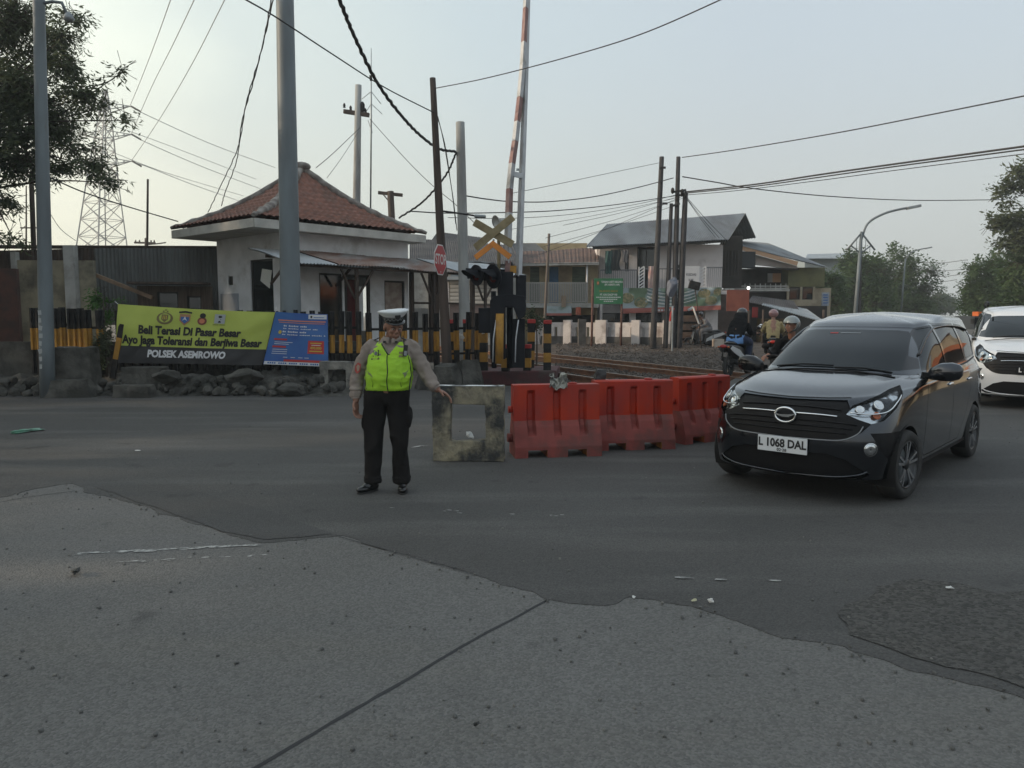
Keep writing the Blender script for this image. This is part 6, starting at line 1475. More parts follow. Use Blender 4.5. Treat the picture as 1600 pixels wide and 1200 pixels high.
for k in (0, 3, 6.1, 9.2, 11.9):
    p = a + d * (pitch * k); w_ = .46 if k in (6.1,) else .34; MB().box((p.x, p.y - .08, (zt + .12) / 2), (w_, .26, zt + .10), rz=math.atan2(d.y, d.x)).build("pier", M_wallw, bw)
for px in (910,): MB().box((X_at(px, WY - .8), WY - .8 + .2, .75), (.30, .5, 1.25)).build("pier", M_dado, bw)

# ---------------- houses ----------------
M_housew = mat("house_white", (.64, .61, .60), .85, col2=(.56, .53, .52), vs=1.3, dirt=(.25, .22, .20), ds=.6, dlo=.55, dhi=.75, bump=.1)
M_housecream = mat("house_cream", (.42, .34, .21), .85, col2=(.34, .27, .17), vs=2, dirt=(.18, .14, .10), ds=.8)
M_asb = mat("grey_fibre_roof", (.25, .265, .275), .85, col2=(.19, .20, .21), vs=1.4, aniso=(1, .25, .25), dirt=(.11, .10, .10), ds=.8, dlo=.5, dhi=.7)
M_oldtile = mat("old_roof_tiles", (.135, .080, .064), .9, col2=(.08, .058, .05), vs=5, bump=.6, bs=16, dirt=(.05, .048, .045), ds=1.0)
M_railg = mat("balcony_rail_grey", (.15, .155, .165), .6); M_railw = mat("balcony_rail_white", (.60, .60, .60), .6)
def roof_sheet(mb, p00, p10, p01, p11, ribs, amp, t_=.03):
    seg = 4; P, Q = [], []; p00, p10, p01, p11 = map(Vector, (p00, p10, p01, p11)); nrm = (p10 - p00).cross(p01 - p00).normalized()
    if nrm.z < 0: nrm = -nrm
    for u in (0, .5, 1):
        r1, r2 = [], []
        for j in range(ribs * seg + 1):
            v = j / (ribs * seg); p = p00.lerp(p10, u).lerp(p01.lerp(p11, u), v) + nrm * (amp * math.cos(2 * math.pi * j / seg)); r1.append(p); r2.append(p - nrm * t_)
        P.append(r1); Q.append(r2)
    mb.grid(P); mb.grid(Q, flip=True); return mb
def balustrade(parent, a, b, z0, z1, n, m_, r_=.018, name="railing"):
    m = MB(); a, b = Vector(a), Vector(b)
    for k in range(n + 1):
        p = a.lerp(b, k / n); m.bar(p + Vector((0, 0, z0)), p + Vector((0, 0, z1)), r_, r_)
    m.bar(a + Vector((0, 0, z1)), b + Vector((0, 0, z1)), .05, .05); m.bar(a + Vector((0, 0, z0)), b + Vector((0, 0, z0)), .04, .04)
    return m.build(name, m_, parent)
M_blue = mat("blue_door", (.07, .16, .28), .7, col2=(.05, .12, .22), vs=3); M_green = mat("dull_green_shutter", (.10, .13, .09), .8, col2=(.07, .09, .065), vs=3, aniso=(1, 1, 6))

# white balcony house
HY = 35.0
h1 = thing("balcony_house", "white two-storey house with grey gable roof and a front balcony", "house")
Zp = lambda y: Z_at(y, HY)
ax_, bx_ = X_at(936, HY, 3), X_at(1127, HY, 3); fz = Zp(455); top = Zp(382)
hm = MB(); a, b = Vector((ax_, HY, 0)), Vector((bx_, HY, 0)); L_ = bx_ - ax_; S_ = lambda px: X_at(px, HY, 3) - ax_
up_h = [(S_(976), S_(982), fz + .9, fz + 1.8), (S_(995), S_(1024), fz, fz + 2.0), (S_(1056), S_(1064), fz + .5, fz + 1.2)]
lo_h = [(S_(941), S_(984), 1.2, Zp(489)), (S_(993), S_(1035), 1.2, Zp(489)), (S_(1062), S_(1097), .3, Zp(480))]
wall_holes(hm, a, b, 0, top, up_h + lo_h, t=.18, inward=(0, 1, 0)); hm.build("front_wall", M_housew, h1)
D_ = 6.0; gab = Vector((X_at(1152, HY + 3, 4), HY + D_ * .62, 0))
m = MB(); m.bar(Vector((bx_, HY + .2, top / 2)), Vector((bx_ + 1.2, HY + D_, top / 2)), .18, top); m.build("side_wall", M_housew, h1)
m = MB(); m.bar(Vector((ax_, HY + .2, top / 2)), Vector((ax_ + .2, HY + D_, top / 2)), .18, top); m.build("side_wall", M_housew, h1)
MB().box(((ax_ + bx_) / 2 + .3, HY + D_, top / 2), (L_ + 1.0, .15, top)).build("back_wall", M_housew, h1)
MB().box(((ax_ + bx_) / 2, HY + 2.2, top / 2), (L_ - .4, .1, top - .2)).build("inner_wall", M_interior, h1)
# balcony slab
MB().box(((ax_ + bx_) / 2, HY - .45, fz - .08), (L_ + .1, 1.1, .16)).build("balcony_slab", M_housew, h1)
by = HY - .95; Lp = lambda px, z: Vector((X_at(px, by, 3), by, z))
balustrade(h1, Lp(938, 0), Lp(997, 0), fz + .08, Z_at(422, by), 20, M_railg); balustrade(h1, Lp(1100, 0), Lp(1128, 0), fz + .08, Z_at(418, by), 9, M_railg); balustrade(h1, Lp(1003, 0), Lp(1066, 0), fz + .08, Z_at(420, by), 14, M_railg)
zr0, zr1 = Z_at(452, by), Z_at(417, by)
for x0, x1 in ((998, 1006), (1093, 1102)):
    m = MB(); p, q = Lp(x0, 0), Lp(x1, 0)
    m.bar(p + Vector((0, -.03, zr0)), p + Vector((0, -.03, zr1)), .05, .05); m.bar(q + Vector((0, -.03, zr0)), q + Vector((0, -.03, zr1)), .05, .05)
    for k in range(7):
        z = zr0 + (zr1 - zr0) * k / 7; m.bar(p + Vector((0, -.03, z)), q + Vector((0, -.03, z + .16)), .03, .06)
    m.build("gate_panel", M_railw, h1)
m = MB(); c0 = Lp(1066, Z_at(451, by)); c1 = Lp(1092, Z_at(416, by)); m.box(((c0.x + c1.x) / 2, by - .05, (c0.z + c1.z) / 2), (abs(c1.x - c0.x), .03, abs(c1.z - c0.z))); sb = m.build("white_board", M_railw, h1)
pc = Vector(((c0.x + c1.x) / 2, by - .068, (c0.z + c1.z) / 2)); text("KEDAI", "lettering", mat("grey_lettering", (.2, .2, .21), .7), plane_put(pc + Vector((0, 0, .12)), (1, 0, 0), (0, 0, 1), .001), .16, sb, 1, .004); text("KM", "lettering", MATS["grey_lettering"], plane_put(pc - Vector((0, 0, .12)), (1, 0, 0), (0, 0, 1), .001), .15, sb, 1, .004)
# roof: front slope seen, gable end to the side
rl, rr = A(916, 385, HY - 1.0), A(1139, 374, HY - 1.0); tl, tr_ = A(949, 350, HY + 2.2), A(1165, 333, HY + 2.6)
m = MB(); roof_sheet(m, rl, tl, rr, tr_, 60, .02); m.build("roof_slope", M_asb, h1)
br = Vector((A(1181, 371, HY + 5.8).x, HY + 5.8, A(1181, 371, HY + 5.8).z)); bl = Vector((rl.x + .8, HY + 5.8, rl.z))
m = MB(); roof_sheet(m, bl, tl + Vector((0, .02, -.01)), br, tr_ + Vector((0, .02, -.01)), 60, .02); m.build("roof_slope", mat("green_grey_roof", (.10, .12, .12), .85, col2=(.08, .09, .09), vs=2), h1)
m = MB(); g0 = Vector((bx_ + .1, HY + .05, top)); m.add([g0, (bx_ + 1.2, HY + D_, top), tr_ - Vector((.45, 0, .12))], [(0, 1, 2)]); m.build("gable", M_plaster_dk, h1)
MB().bar(rl - Vector((-.3, -.1, .06)), rr - Vector((.3, -.1, .06)), .05, .14).build("fascia", M_frame, h1)
w = MB()
for hh in up_h: window(h1, a, (1, 0, 0), (0, -1, 0), *hh, .05, 0 if hh[1] - hh[0] < .6 else 1)
window(h1, a, (1, 0, 0), (0, -1, 0), *lo_h[0], .05, 1); window(h1, a, (1, 0, 0), (0, -1, 0), *lo_h[1], .05, 1)
for px in (986, 989): pass
for px0, px1 in ((937, 941), (984, 993), (1101, 1121)):
    MB().box(((X_at(px0, HY - .6, 2) + X_at(px1, HY - .6, 2)) / 2, HY - .6 + (.0), fz / 2 - .1), (X_at(px1, HY - .6, 2) - X_at(px0, HY - .6, 2), .25, fz - .2)).build("pillar", M_housew, h1)
MB().box((X_at(1140, HY + 1, 4), HY + .6, Zp(408)), (.9, .12, 2.4)).build("dark_panel", M_interior, h1)
m = MB()
for k in range(5): m.bar(Vector((X_at(1133 + k * 5, HY + .5, 4), HY + .45, Zp(430))), Vector((X_at(1133 + k * 5, HY + .5, 4), HY + .45, Zp(390))), .05, .05)
m.build("shutter", M_frame, h1)
# long patterned banner hung under the balcony
M_bnr = mat("pale_patterned_vinyl", (.33, .40, .42), .6, col2=(.12, .18, .11), vs=1.3, lo=.48, hi=.60, detail=2)
f_, W_, Hh_ = cloth_fn(Lp(972, Z_at(490, by)) - Vector((0, .12, 0)), Lp(1126, Z_at(484, by)) - Vector((0, .12, 0)), Lp(972, Z_at(450, by)) - Vector((0, .12, 0)), Lp(1126, Z_at(449, by)) - Vector((0, .12, 0)), .06, 3.0, .02)
hb = thing("shop_banner", "long pale patterned banner with a red lower edge hung under the balcony", "banner")
b_ = MB(); cloth(b_, f_, 0, 1, .2, 1, 60, 12); b_.build("cloth", M_bnr, hb); b_ = MB(); cloth(b_, f_, 0, 1, 0, .199, 60, 3); b_.build("red_edge", mat("faded_red_vinyl", (.33, .11, .09), .6), hb)
for k in range(9):
    y_ = .25 + .07 * k; pts = [(W_ * (.25 + .5 * i / 20), Hh_ * (y_ + .25 * (abs(i - 10) / 10) ** 2 * .8)) for i in range(21)]
    b_ = MB(); b_.tube([f_(x / W_, min(.99, y / Hh_), .012) for x, y in pts], .016, 4); b_.build("wave_stripe", M_inkW if k % 2 else mat("teal_print", (.10, .17, .17), .6), hb)
for (u_, v_, r_) in ((.05, .6, .30), (.19, .42, .30), (.33, .62, .2), (.83, .75, .28), (.90, .42, .28), (.97, .8, .22)):
    cpoly("food_print", mat("olive_food_print", (.16, .17, .09), .6, col2=(.30, .26, .15), vs=9, lo=.45, hi=.55), f_, W_, Hh_, [(max(0.02, min(W_ - .02, x)), max(.26, min(Hh_ - .02, y))) for x, y in ell(W_ * u_, Hh_ * v_, r_, r_ * .8, 16)], hb, .01)
for k in range(5): cbox("text_line", M_inkW, f_, W_, Hh_, W_ * .33 + k * .14, .04, .1, .09, hb, .01)
# laundry on the balcony
for px, zt_, zb_, w_, m_, lab in ((951, 392, 428, .30, mat("teal_cloth", (.05, .11, .10), .9, col2=(.03, .06, .06), vs=4), "dark teal garment hanging at the balcony corner"), (962, 390, 422, .42, mat("dark_cloth", (.035, .04, .04), .9), "dark garments hanging beside the teal one"), (977, 390, 410, .25, mat("grey_cloth", (.16, .15, .15), .9), "short grey garment hanging beside the dark ones"),
                                  (1019, 416, 452, .32, mat("pale_pink_cloth", (.55, .42, .38), .9, col2=(.50, .30, .27), vs=3), "pale pink cloth draped over the balcony rail")):
    yy = by - .08; x = X_at(px, yy, 4); z1_, z0_ = Z_at(zt_, yy), Z_at(zb_, yy); m = MB(); P = []
    for i in range(9):
        P.append([Vector((x - w_ / 2 + w_ * i / 8 * (1 + .1 * math.sin(j)), yy + .04 * math.sin(i * 1.6 + j * .4), z1_ + (z0_ - z1_) * j / 7 + .03 * math.sin(i * 2.1) * j / 7)) for j in range(8)])
    m.grid(P); o = m.build("hanging_cloth", m_); tag(o, lab, "laundry")
# yellowish balcony house to its west
GY = 34.5; h2 = thing("tiled_house", "cream two-storey house with a sagging tiled roof and timber balcony", "house"); Zg = lambda y, Y=GY: Z_at(y, Y)
x0, x1 = X_at(806, GY, 3), X_at(934, GY, 3); hm = MB(); L_ = x1 - x0; S_ = lambda px: X_at(px, GY, 3) - x0; fl = Zg(474)
wall_holes(hm, (x0, GY, 0), (x1, GY, 0), 0, Zg(408), [(S_(828), S_(843), fl, Zg(417)), (S_(858), S_(873), fl, Zg(416)), (S_(894), S_(915), fl, Zg(416)), (S_(850), S_(930), 1.0, Zg(492))], t=.15, inward=(0, 1, 0)); hm.build("wall", M_housecream, h2)
for (q0, q1, m_) in ((828, 843, M_green), (858, 873, M_blue), (894, 915, M_green)): MB().box(((X_at(q0, GY, 3) + X_at(q1, GY, 3)) / 2, GY + .08, (fl + Zg(416.5)) / 2), (X_at(q1, GY, 3) - X_at(q0, GY, 3) - .02, .05, Zg(416.5) - fl)).build("shutter", m_, h2)
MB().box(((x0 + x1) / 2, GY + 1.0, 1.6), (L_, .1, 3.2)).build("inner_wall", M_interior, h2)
MB().box(((x0 + x1) / 2, GY + 5, 2.6), (L_, .1, 5.2)).build("back_wall", M_housecream, h2)
MB().box(((x0 + x1) / 2 - .1, GY - .5, fl - .1), (L_ + .1, 1.0, .2)).build("balcony_slab", M_plaster_dk, h2)
balustrade(h2, (x0, GY - .95, 0), (X_at(918, GY - .95, 3), GY - .95, 0), fl + .05, Z_at(442, GY - .95), 42, mat("weathered_white_slat", (.30, .29, .27), .8), .045)
for px in (806, 917): MB().cyl((X_at(px, GY - .9, 3), GY - .9, fl), (X_at(px, GY - .9, 3), GY - .9, Zg(414)), .04).build("post", M_railw, h2)
m = MB(); P = []
for i in range(20):
    u = i / 19; row = []
    for j in range(60):
        v = j / 59; a_ = A(800, 412, GY - 1.1).lerp(A(936, 410, GY - 1.1), v); b_ = A(795, 393, GY + 3.0).lerp(A(936, 388, GY + 3.0), v); p = a_.lerp(b_, u); p.z += .06 * noise.noise(p * .7) + .04 * (u * 9 % 1) + .015 * math.sin(j * 2.4); row.append(p)
    P.append(row)
m.grid(P, smooth=False, flip=True); m.build("roof_slope", M_oldtile, h2)
MB().bar(A(800, 413.5, GY - 1.05), A(936, 411.5, GY - 1.05), .06, .12).build("fascia", M_plaster_dk, h2)
f_, W_, Hh_ = cloth_fn(A(888, 493, GY - 1.1), A(892, 493, GY - 1.1), A(850, 478, GY - 1.1), A(892, 478, GY - 1.1), .02, 9)
f_, W_, Hh_ = cloth_fn(A(850, 493, GY - 1.1), A(893, 493, GY - 1.1), A(850, 478, GY - 1.1), A(893, 478, GY - 1.1), .03, 9); sb2 = thing("shop_banner", "small green and red banner under the timber balcony", "banner"); b_ = MB(); cloth(b_, f_, 0, 1, .25, 1, 16, 6); b_.build("cloth", M_bnr, sb2); b_ = MB(); cloth(b_, f_, 0, 1, 0, .249, 16, 2); b_.build("red_edge", MATS["faded_red_vinyl"], sb2)
for px, zt_, zb_, w_, m_, lab in ((904, 480, 492, .22, mat("orange_cloth", (.42, .13, .08), .9), "small orange cloth hung below the timber balcony"), (881, 462, 480, .20, mat("tan_cloth", (.30, .23, .17), .9), "tan cloth hung on the timber balcony rail")):
    yy = GY - 1.15; m = MB(); x = X_at(px, yy, 3); P = [[Vector((x - w_ / 2 + w_ * i / 6, yy + .03 * math.sin(i * 2 + j), Z_at(zt_ + (zb_ - zt_) * j / 5, yy))) for j in range(6)] for i in range(7)]; m.grid(P); tag(m.build("hanging_cloth", m_), lab, "laundry")
# grey sheds farther west, behind the gate
h3 = thing("row_house", "low house with long dark roofs and pale shutters behind the crossing gate", "house"); RY = 33.0
def wallbox(parent, px0, px1, py0, py1, Y, dep, m_, nm): 
    a_, b_ = A(px0, py0, Y), A(px1, py1, Y); return MB().box(((a_.x + b_.x) / 2, Y + dep / 2, (a_.z + b_.z) / 2), (abs(b_.x - a_.x), dep, abs(a_.z - b_.z))).build(nm, m_, parent)
wallbox(h3, 640, 806, 412, 545, RY, 4, M_plaster_dk, "wall")
m = MB(); roof_sheet(m, A(640, 410, RY - .8), A(640, 372, RY + 3), A(812, 413, RY - .8), A(800, 383, RY + 3), 50, .02); m.build("roof_slope", mat("dark_old_roof", (.105, .10, .10), .9, col2=(.07, .065, .065), vs=2, dirt=(.15, .14, .13), ds=1), h3)
m = MB(); roof_sheet(m, A(672, 379, RY + 2.9), A(684, 362, RY + 5), A(760, 383, RY + 2.9), A(760, 372, RY + 5), 30, .02); m.build("roof_slope", MATS["dark_old_roof"], h3)
m = MB(); roof_sheet(m, A(790, 397, RY + 4), A(800, 380, RY + 6.5), A(858, 398, RY + 4), A(836, 380, RY + 6.5), 30, .02); m.build("roof_slope", mat("grey_old_roof", (.13, .135, .14), .9), h3)
wallbox(h3, 704, 780, 414, 437, RY - .15, .1, mat("pale_blue_wall", (.27, .32, .36), .85), "painted_band")
# pale corrugated shutters
def shut(px0, px1, py0, py1, Y, n):
    m = MB(); a_, b_ = A(px0, py0, Y), A(px1, py1, Y); zt_, zb_ = a_.z, b_.z
    for k in range(n): z = zb_ + (zt_ - zb_) * (k + .5) / n; m.bar((a_.x, Y, z), (b_.x, Y, z), .06, (zt_ - zb_) / n * .78)
    return m
shut(703, 781, 438, 475, RY - .4, 6).build("roller_shutter", mat("cream_shutter", (.50, .47, .42), .7), h3); wallbox(h3, 676, 702, 440, 500, RY - .4, .2, M_housew, "painted_wall"); wallbox(h3, 703, 790, 476, 500, RY - .3, .1, mat("pink_brown_wall", (.22, .16, .14), .9), "painted_wall")
wallbox(h3, 690, 780, 432, 437, RY - .9, 1.0, M_tinlight, "canopy")
# building to the east of the balcony house
EY = 37.5; h4 = thing("corner_house", "yellow-green building with a long sloping roof and open upper gallery", "house")
m = MB(); roof_sheet(m, A(1186, 392, EY - .5), A(1172, 376, EY + 3.5), A(1290, 414, EY - .2), A(1208, 380, EY + 4.5), 30, .02); 
rs_ = MB(); rs_.add([A(1150, 378, EY), A(1200, 380, EY), A(1292, 412, EY), A(1290, 416, EY), A(1196, 386, EY), A(1150, 382, EY)], [(0, 1, 2, 3, 4, 5)])
rs_ = MB(); roof_sheet(rs_, A(1152, 383, EY - .6), A(1150, 376, EY + 4), A(1291, 417, EY - .6), A(1200, 380, EY + 4), 40, .02); rs_.build("roof_slope", M_asb, h4)
fc = MB(); fc.bar(A(1160, 388, EY - .55), A(1246, 412, EY - .55), .06, .2); fc.build("fascia", mat("peach_fascia", (.50, .32, .20), .8), h4)
tr2 = MB(); tri = [A(1160, 392, EY), A(1246, 416, EY), A(1246, 421, EY), A(1182, 414, EY), A(1160, 408, EY)]; tri2 = [p + Vector((0, .15, 0)) for p in tri]; n_ = len(tri); tr2.add(tri + tri2, [tuple(range(n_)), tuple(reversed(range(n_, 2 * n_)))] + [(i, (i + 1) % n_, n_ + (i + 1) % n_, n_ + i) for i in range(n_)]); tr2.build("gable_wall", M_housew, h4)
olive = mat("olive_wall", (.16, .16, .08), .85, col2=(.12, .12, .065), vs=2); wallbox(h4, 1232, 1288, 418, 448, EY + .1, 3.5, olive, "upper_wall"); wallbox(h4, 1150, 1232, 420, 452, EY + 1.0, .2, M_interior, "upper_wall")
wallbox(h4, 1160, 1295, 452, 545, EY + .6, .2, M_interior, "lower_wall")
MB().bar(A(1170, 418, EY), A(1246, 421, EY), .5, .07).build("canopy", M_frame, h4)
for (q0, q1) in ((1233, 1250), (1254, 1270)):
    fo = wallbox(h4, q0, q1, 449, 468, EY + .0, .05, M_frame, "window"); wallbox(fo, q0 + 1.3, q1 - 1.3, 450.5, 467, EY - .02, .03, M_glassdk, "pane")
cm = mat("cream_band", (.38, .33, .24), .85, col2=(.30, .26, .19), vs=3); wallbox(h4, 1230, 1284, 468.2, 481, EY - .4, .35, cm, "parapet"); 
for q in (1231.5, 1252, 1272): wallbox(h4, q - 1.2, q + 1.2, 448, 468, EY - .06, .1, cm, "pillar")
wallbox(h4, 1272, 1295, 450, 545, EY + .3, .2, cm, "lower_wall")
wallbox(h4, 1207, 1220, 427, 441, EY + .7, .06, mat("peach_door", (.42, .24, .13), .8), "door"); wallbox(h4, 1200, 1207, 427, 441, EY + .7, .06, M_plaster_dk, "door_frame")
m = MB(); 
for y in (447, 450.5): m.bar(A(1130, y, EY - 1.4), A(1232, y, EY - 1.4), .04, .05)
for px in range(1132, 1234, 8): m.bar(A(px, 443, EY - 1.4), A(px, 452, EY - 1.4), .03, .03)
m.build("railing", M_plaster_dk, h4); wallbox(h4, 1128, 1234, 452, 455, EY - 1.5, 1.6, M_plaster_dk, "gallery_floor")
wallbox(h4, 1153, 1180, 393, 418, EY - .8, .7, mat("black_tank", (.03, .035, .038), .6), "water_tank")
lampo = thing("bare_lamp", "small lit white lamp under the dark gallery", "lamp"); m = MB(); m.ball((0, 0, 0), .07); o = m.build("bulb", mat("lit_bulb", (.95, .95, .9), .3, emit=2.0), lampo); lampo.location = A(1169.5, 450, EY - 2.0)
MB().cyl((0, 0, .06), (0, 0, .2), .03).build("holder", M_frame, lampo)
# stalls with tin roofs
st = thing("market_stall", "dark open stall with a sloping pale tin roof beside the road", "stall"); TY2 = 33.5
m = MB(); roof_sheet(m, A(1288, 503, TY2 - 2.2), A(1260, 483, TY2 + .5), A(1190, 476, TY2 - .5), A(1200, 470, TY2 + 1.5), 26, .02); m.build("roof_sheet", M_tinlight, st)
m = MB(); roof_sheet(m, A(1248, 484, TY2), A(1240, 470, TY2 + 1), A(1168, 472, TY2), A(1176, 462, TY2 + 1), 24, .02); m.build("roof_sheet", MATS["dark_old_roof"], st)
wallbox(st, 1160, 1290, 478, 548, TY2 + 2.2, .1, M_interior, "back_wall"); 
for px in (1170, 1192, 1236, 1286): MB().cyl((X_at(px, TY2 - .4, 1), TY2 - .4, 0), (X_at(px, TY2 - .4, 1), TY2 - .4, Z_at(484, TY2)), .05).build("post", M_wood, st)
wallbox(st, 1188, 1235, 498, 548, TY2 + 1.2, .5, mat("ochre_board", (.15, .105, .04), .9, col2=(.10, .07, .03), vs=3), "counter")
tp = thing("tarpaulin", "dull orange-red tarpaulin sheet hung beside the balcony house", "tarpaulin"); wallbox(tp, 1136, 1170, 453, 486, TY2 - 1.0, .03, mat("orange_tarp", (.27, .085, .055), .8, col2=(.20, .06, .04), vs=2, bump=.4, bs=5), "sheet")
wr_ = thing("parked_cart", "red hanging panel in the shade of the stall", "panel"); wallbox(wr_, 1176, 1184, 480, 496, TY2, .04, mat("deep_red_panel", (.20, .02, .02), .7), "sheet")
wallbox(h1, 1120, 1166, 455, 552, HY - .3, .15, mat('brown_shutter', (.12, .09, .08), .85, col2=(.09, .07, .06), vs=3), 'roller_shutter')
gbn = thing("wooden_gate", "brown plank gate under the patterned banner", "gate"); m = MB()
for k in range(4): z = .3 + k * .36; m.bar(A(1062, 520, 33.2).xy.to_3d() + Vector((0, 0, z)), A(1096, 520, 33.2).xy.to_3d() + Vector((0, 0, z)), .04, .28)
m.build("planks", mat("brown_plank", (.14, .085, .055), .85, col2=(.09, .055, .04), vs=3), gbn)
h5 = thing("warehouse", "long grey-roofed warehouse behind the green roadside trees", "warehouse"); wallbox(h5, 1258, 1345, 404, 500, 75, 8, mat("grey_blue_wall", (.22, .26, .28), .8), "wall"); m = MB(); roof_sheet(m, A(1258, 404, 74), A(1262, 397, 80), A(1350, 403, 74), A(1350, 395, 80), 40, .03); m.build("roof_slope", M_tinlight, h5)
# sign with emblem on two posts
sg = thing("notice_board", "green notice board with white lettering on two rusty posts", "notice board"); SY = 30.5
m = MB(); c0, c1 = A(928.5, 435, SY), A(973, 475, SY); m.box(((c0.x + c1.x) / 2, SY, (c0.z + c1.z) / 2), (c1.x - c0.x, .04, c0.z - c1.z)); so = m.build("board", mat("notice_green", (.045, .19, .085), .6, col2=(.035, .15, .07), vs=2), sg)
Wb, Hb = c1.x - c0.x, c0.z - c1.z; ob = Vector((c0.x, SY - .022, c1.z)); pp = lambda x, y: (lambda a, b, c: ob + Vector((x * Wb + a, -.003, y * Hb + b)))
text("TANAH ASET NEGARA", "lettering", M_inkW, pp(.62, .86), .105, so, .80, .002); text("(PT. KERETA API)", "lettering", M_inkW, pp(.62, .75), .10, so, .80, .002)
text("DILARANG MASUK", "lettering", mat("ochre_print", (.30, .22, .05), .6), pp(.5, .5), .11, so, .80, .002); text("PT. KAI DAOP VIII", "lettering", M_inkW, pp(.5, .36), .11, so, .80, .002)
for y, w_ in ((.245, .86), (.165, .62), (.09, .34)):
    n_ = int(w_ / .06)
    for i in range(n_): 
        q_ = MB(); xx = .5 - w_ / 2 + w_ * (i + .1) / n_; q_.add([ob + Vector((xx * Wb, -.003, y * Hb)), ob + Vector(((xx + w_ / n_ * .75) * Wb, -.003, y * Hb)), ob + Vector(((xx + w_ / n_ * .75) * Wb, -.003, y * Hb + .035)), ob + Vector((xx * Wb, -.003, y * Hb + .035))], [(0, 1, 2, 3)]); q_.build("text_line", M_inkW, so)
q_ = MB(); q_.add([ob + Vector((.13 * Wb + x, -.003, .82 * Hb + y)) for x, y in ell(0, 0, .06, .09)], [tuple(range(20))]); q_.build("emblem", M_gold, so); q_ = MB(); q_.add([ob + Vector((.13 * Wb + x, -.006, .82 * Hb + y)) for x, y in ell(0, 0, .03, .05)], [tuple(range(20))]); q_.build("emblem", M_inkO, so)
for px, pb_ in ((925, 540), (971, 540)): MB().cyl((X_at(px, SY + .06, 2), SY + .06, .1), (X_at(px + 1, SY + .06, 2), SY + .06, Z_at(437, SY)), .045).build("post", mat("rusty_post", (.15, .075, .06), .85, col2=(.10, .05, .04), vs=5), sg)
# poles in front of the balcony house
PYY = 30.0
def hp(label, tx, ty, bx, by_, r0, r1, m_=M_black, Y=PYY): return pole("utility_pole", label, "pole", (tx, ty), (bx, by_), Y, r0, r1, m_, .0, group=U_GRP)
M_pdark = mat("dark_pole", (.05, .048, .05), .85, col2=(.035, .033, .034), vs=3)
q1, g1, _ = hp("tall dark pole first from the notice board", 1034, 245, 1022, 500, .13, .09, M_pdark)
q2, g2, _ = hp("shorter dark pole between the two taller ones by the balcony", 1049, 318, 1042, 485, .10, .07, M_pdark)
q3, g3, _ = hp("tall dark pole carrying the service wires by the balcony", 1060, 245, 1053, 500, .12, .08, M_pdark)
q4, g4, _ = hp("thick dark pole nearest the balcony doorway", 1071, 302, 1060, 548, .14, .10, M_pdark)
for qq, gg, pts in ((q3, g3, ((1052, 300, 1072, 297), (1055, 305, 1070, 305), (1050, 322, 1062, 318))), (q1, g1, ((1030, 262, 1040, 262), (1035, 318, 1043, 318)))):
    for x0_, y0_, x1_, y1_ in pts: MB().bar(A(x0_, y0_, PYY - .1) - gg, A(x1_, y1_, PYY - .1) - gg, .06, .08).build("bracket", M_pdark, qq)
for k, (px, py) in enumerate(((1051, 298), (1058, 302), (1066, 300), (1071, 304))): MB().ball(A(px, py, PYY - .15) - g3, (.07, .07, .12)).build("insulator", M_black, q3)
pole("thin_mast", "thin wooden mast with a small head in front of the cream house", "mast", (858, 365), (849, 545), 30.5, .065, .05, mat("grey_brown_wood", (.13, .11, .095), .9), 0, n=8)
pole("thin_mast", "thin pale pipe standing at the end of the whitewashed wall", "mast", (1051, 478), (1050, 552), 29, .035, .035, M_steel, 0, n=8)
# satellite dish turned edge-on, round drum on a stick, white and red drapes
ds_ = thing("wrapped_bundle", "large grey-blue bundle tied to the poles by the balcony", "bundle"); m = MB(); rock(m, A(1049, 449, 29.6), .30, 91, sub=3, flat=(.85, .7, 1.45), rough=.25); m.build("bundle", mat("grey_blue_sheet", (.12, .135, .17), .7, bump=.4, bs=6), ds_)
ds2 = thing("black_box", "black box tilted on a thin stick before the banner", "box"); c = A(1085, 446, 29.3); MB().box(c, (.40, .2, .30), ry=.25).build("box", M_black, ds2); MB().tube([c, A(1090, 480, 29.3), A(1096, 545, 29.3)], .02, 6).build("stick", M_wood, ds2)
for k, (pts, m_, lab) in enumerate(((((1053, 482), (1048, 490), (1047, 502)), M_redp, "small red and white flag on the pipe"), (((1083, 480), (1088, 495), (1092, 506)), M_lit, "long white strip hanging from the black box stick"))):
    m = MB(); 
    for (x_, y_), (x2_, y2_) in zip(pts[:-1], pts[1:]): m.bar(A(x_, y_, 29.2), A(x2_, y2_, 29.2), .20 - .04 * k, .03)
    tag(m.build("flag_cloth", m_), lab, "cloth")
m = MB(); m.cyl(A(1075, 485, 30), A(1083, 480, 30), .05); tag(m.build("tube_lamp", M_railw), "white tube lamp tilted above the dark doorway", "lamp")
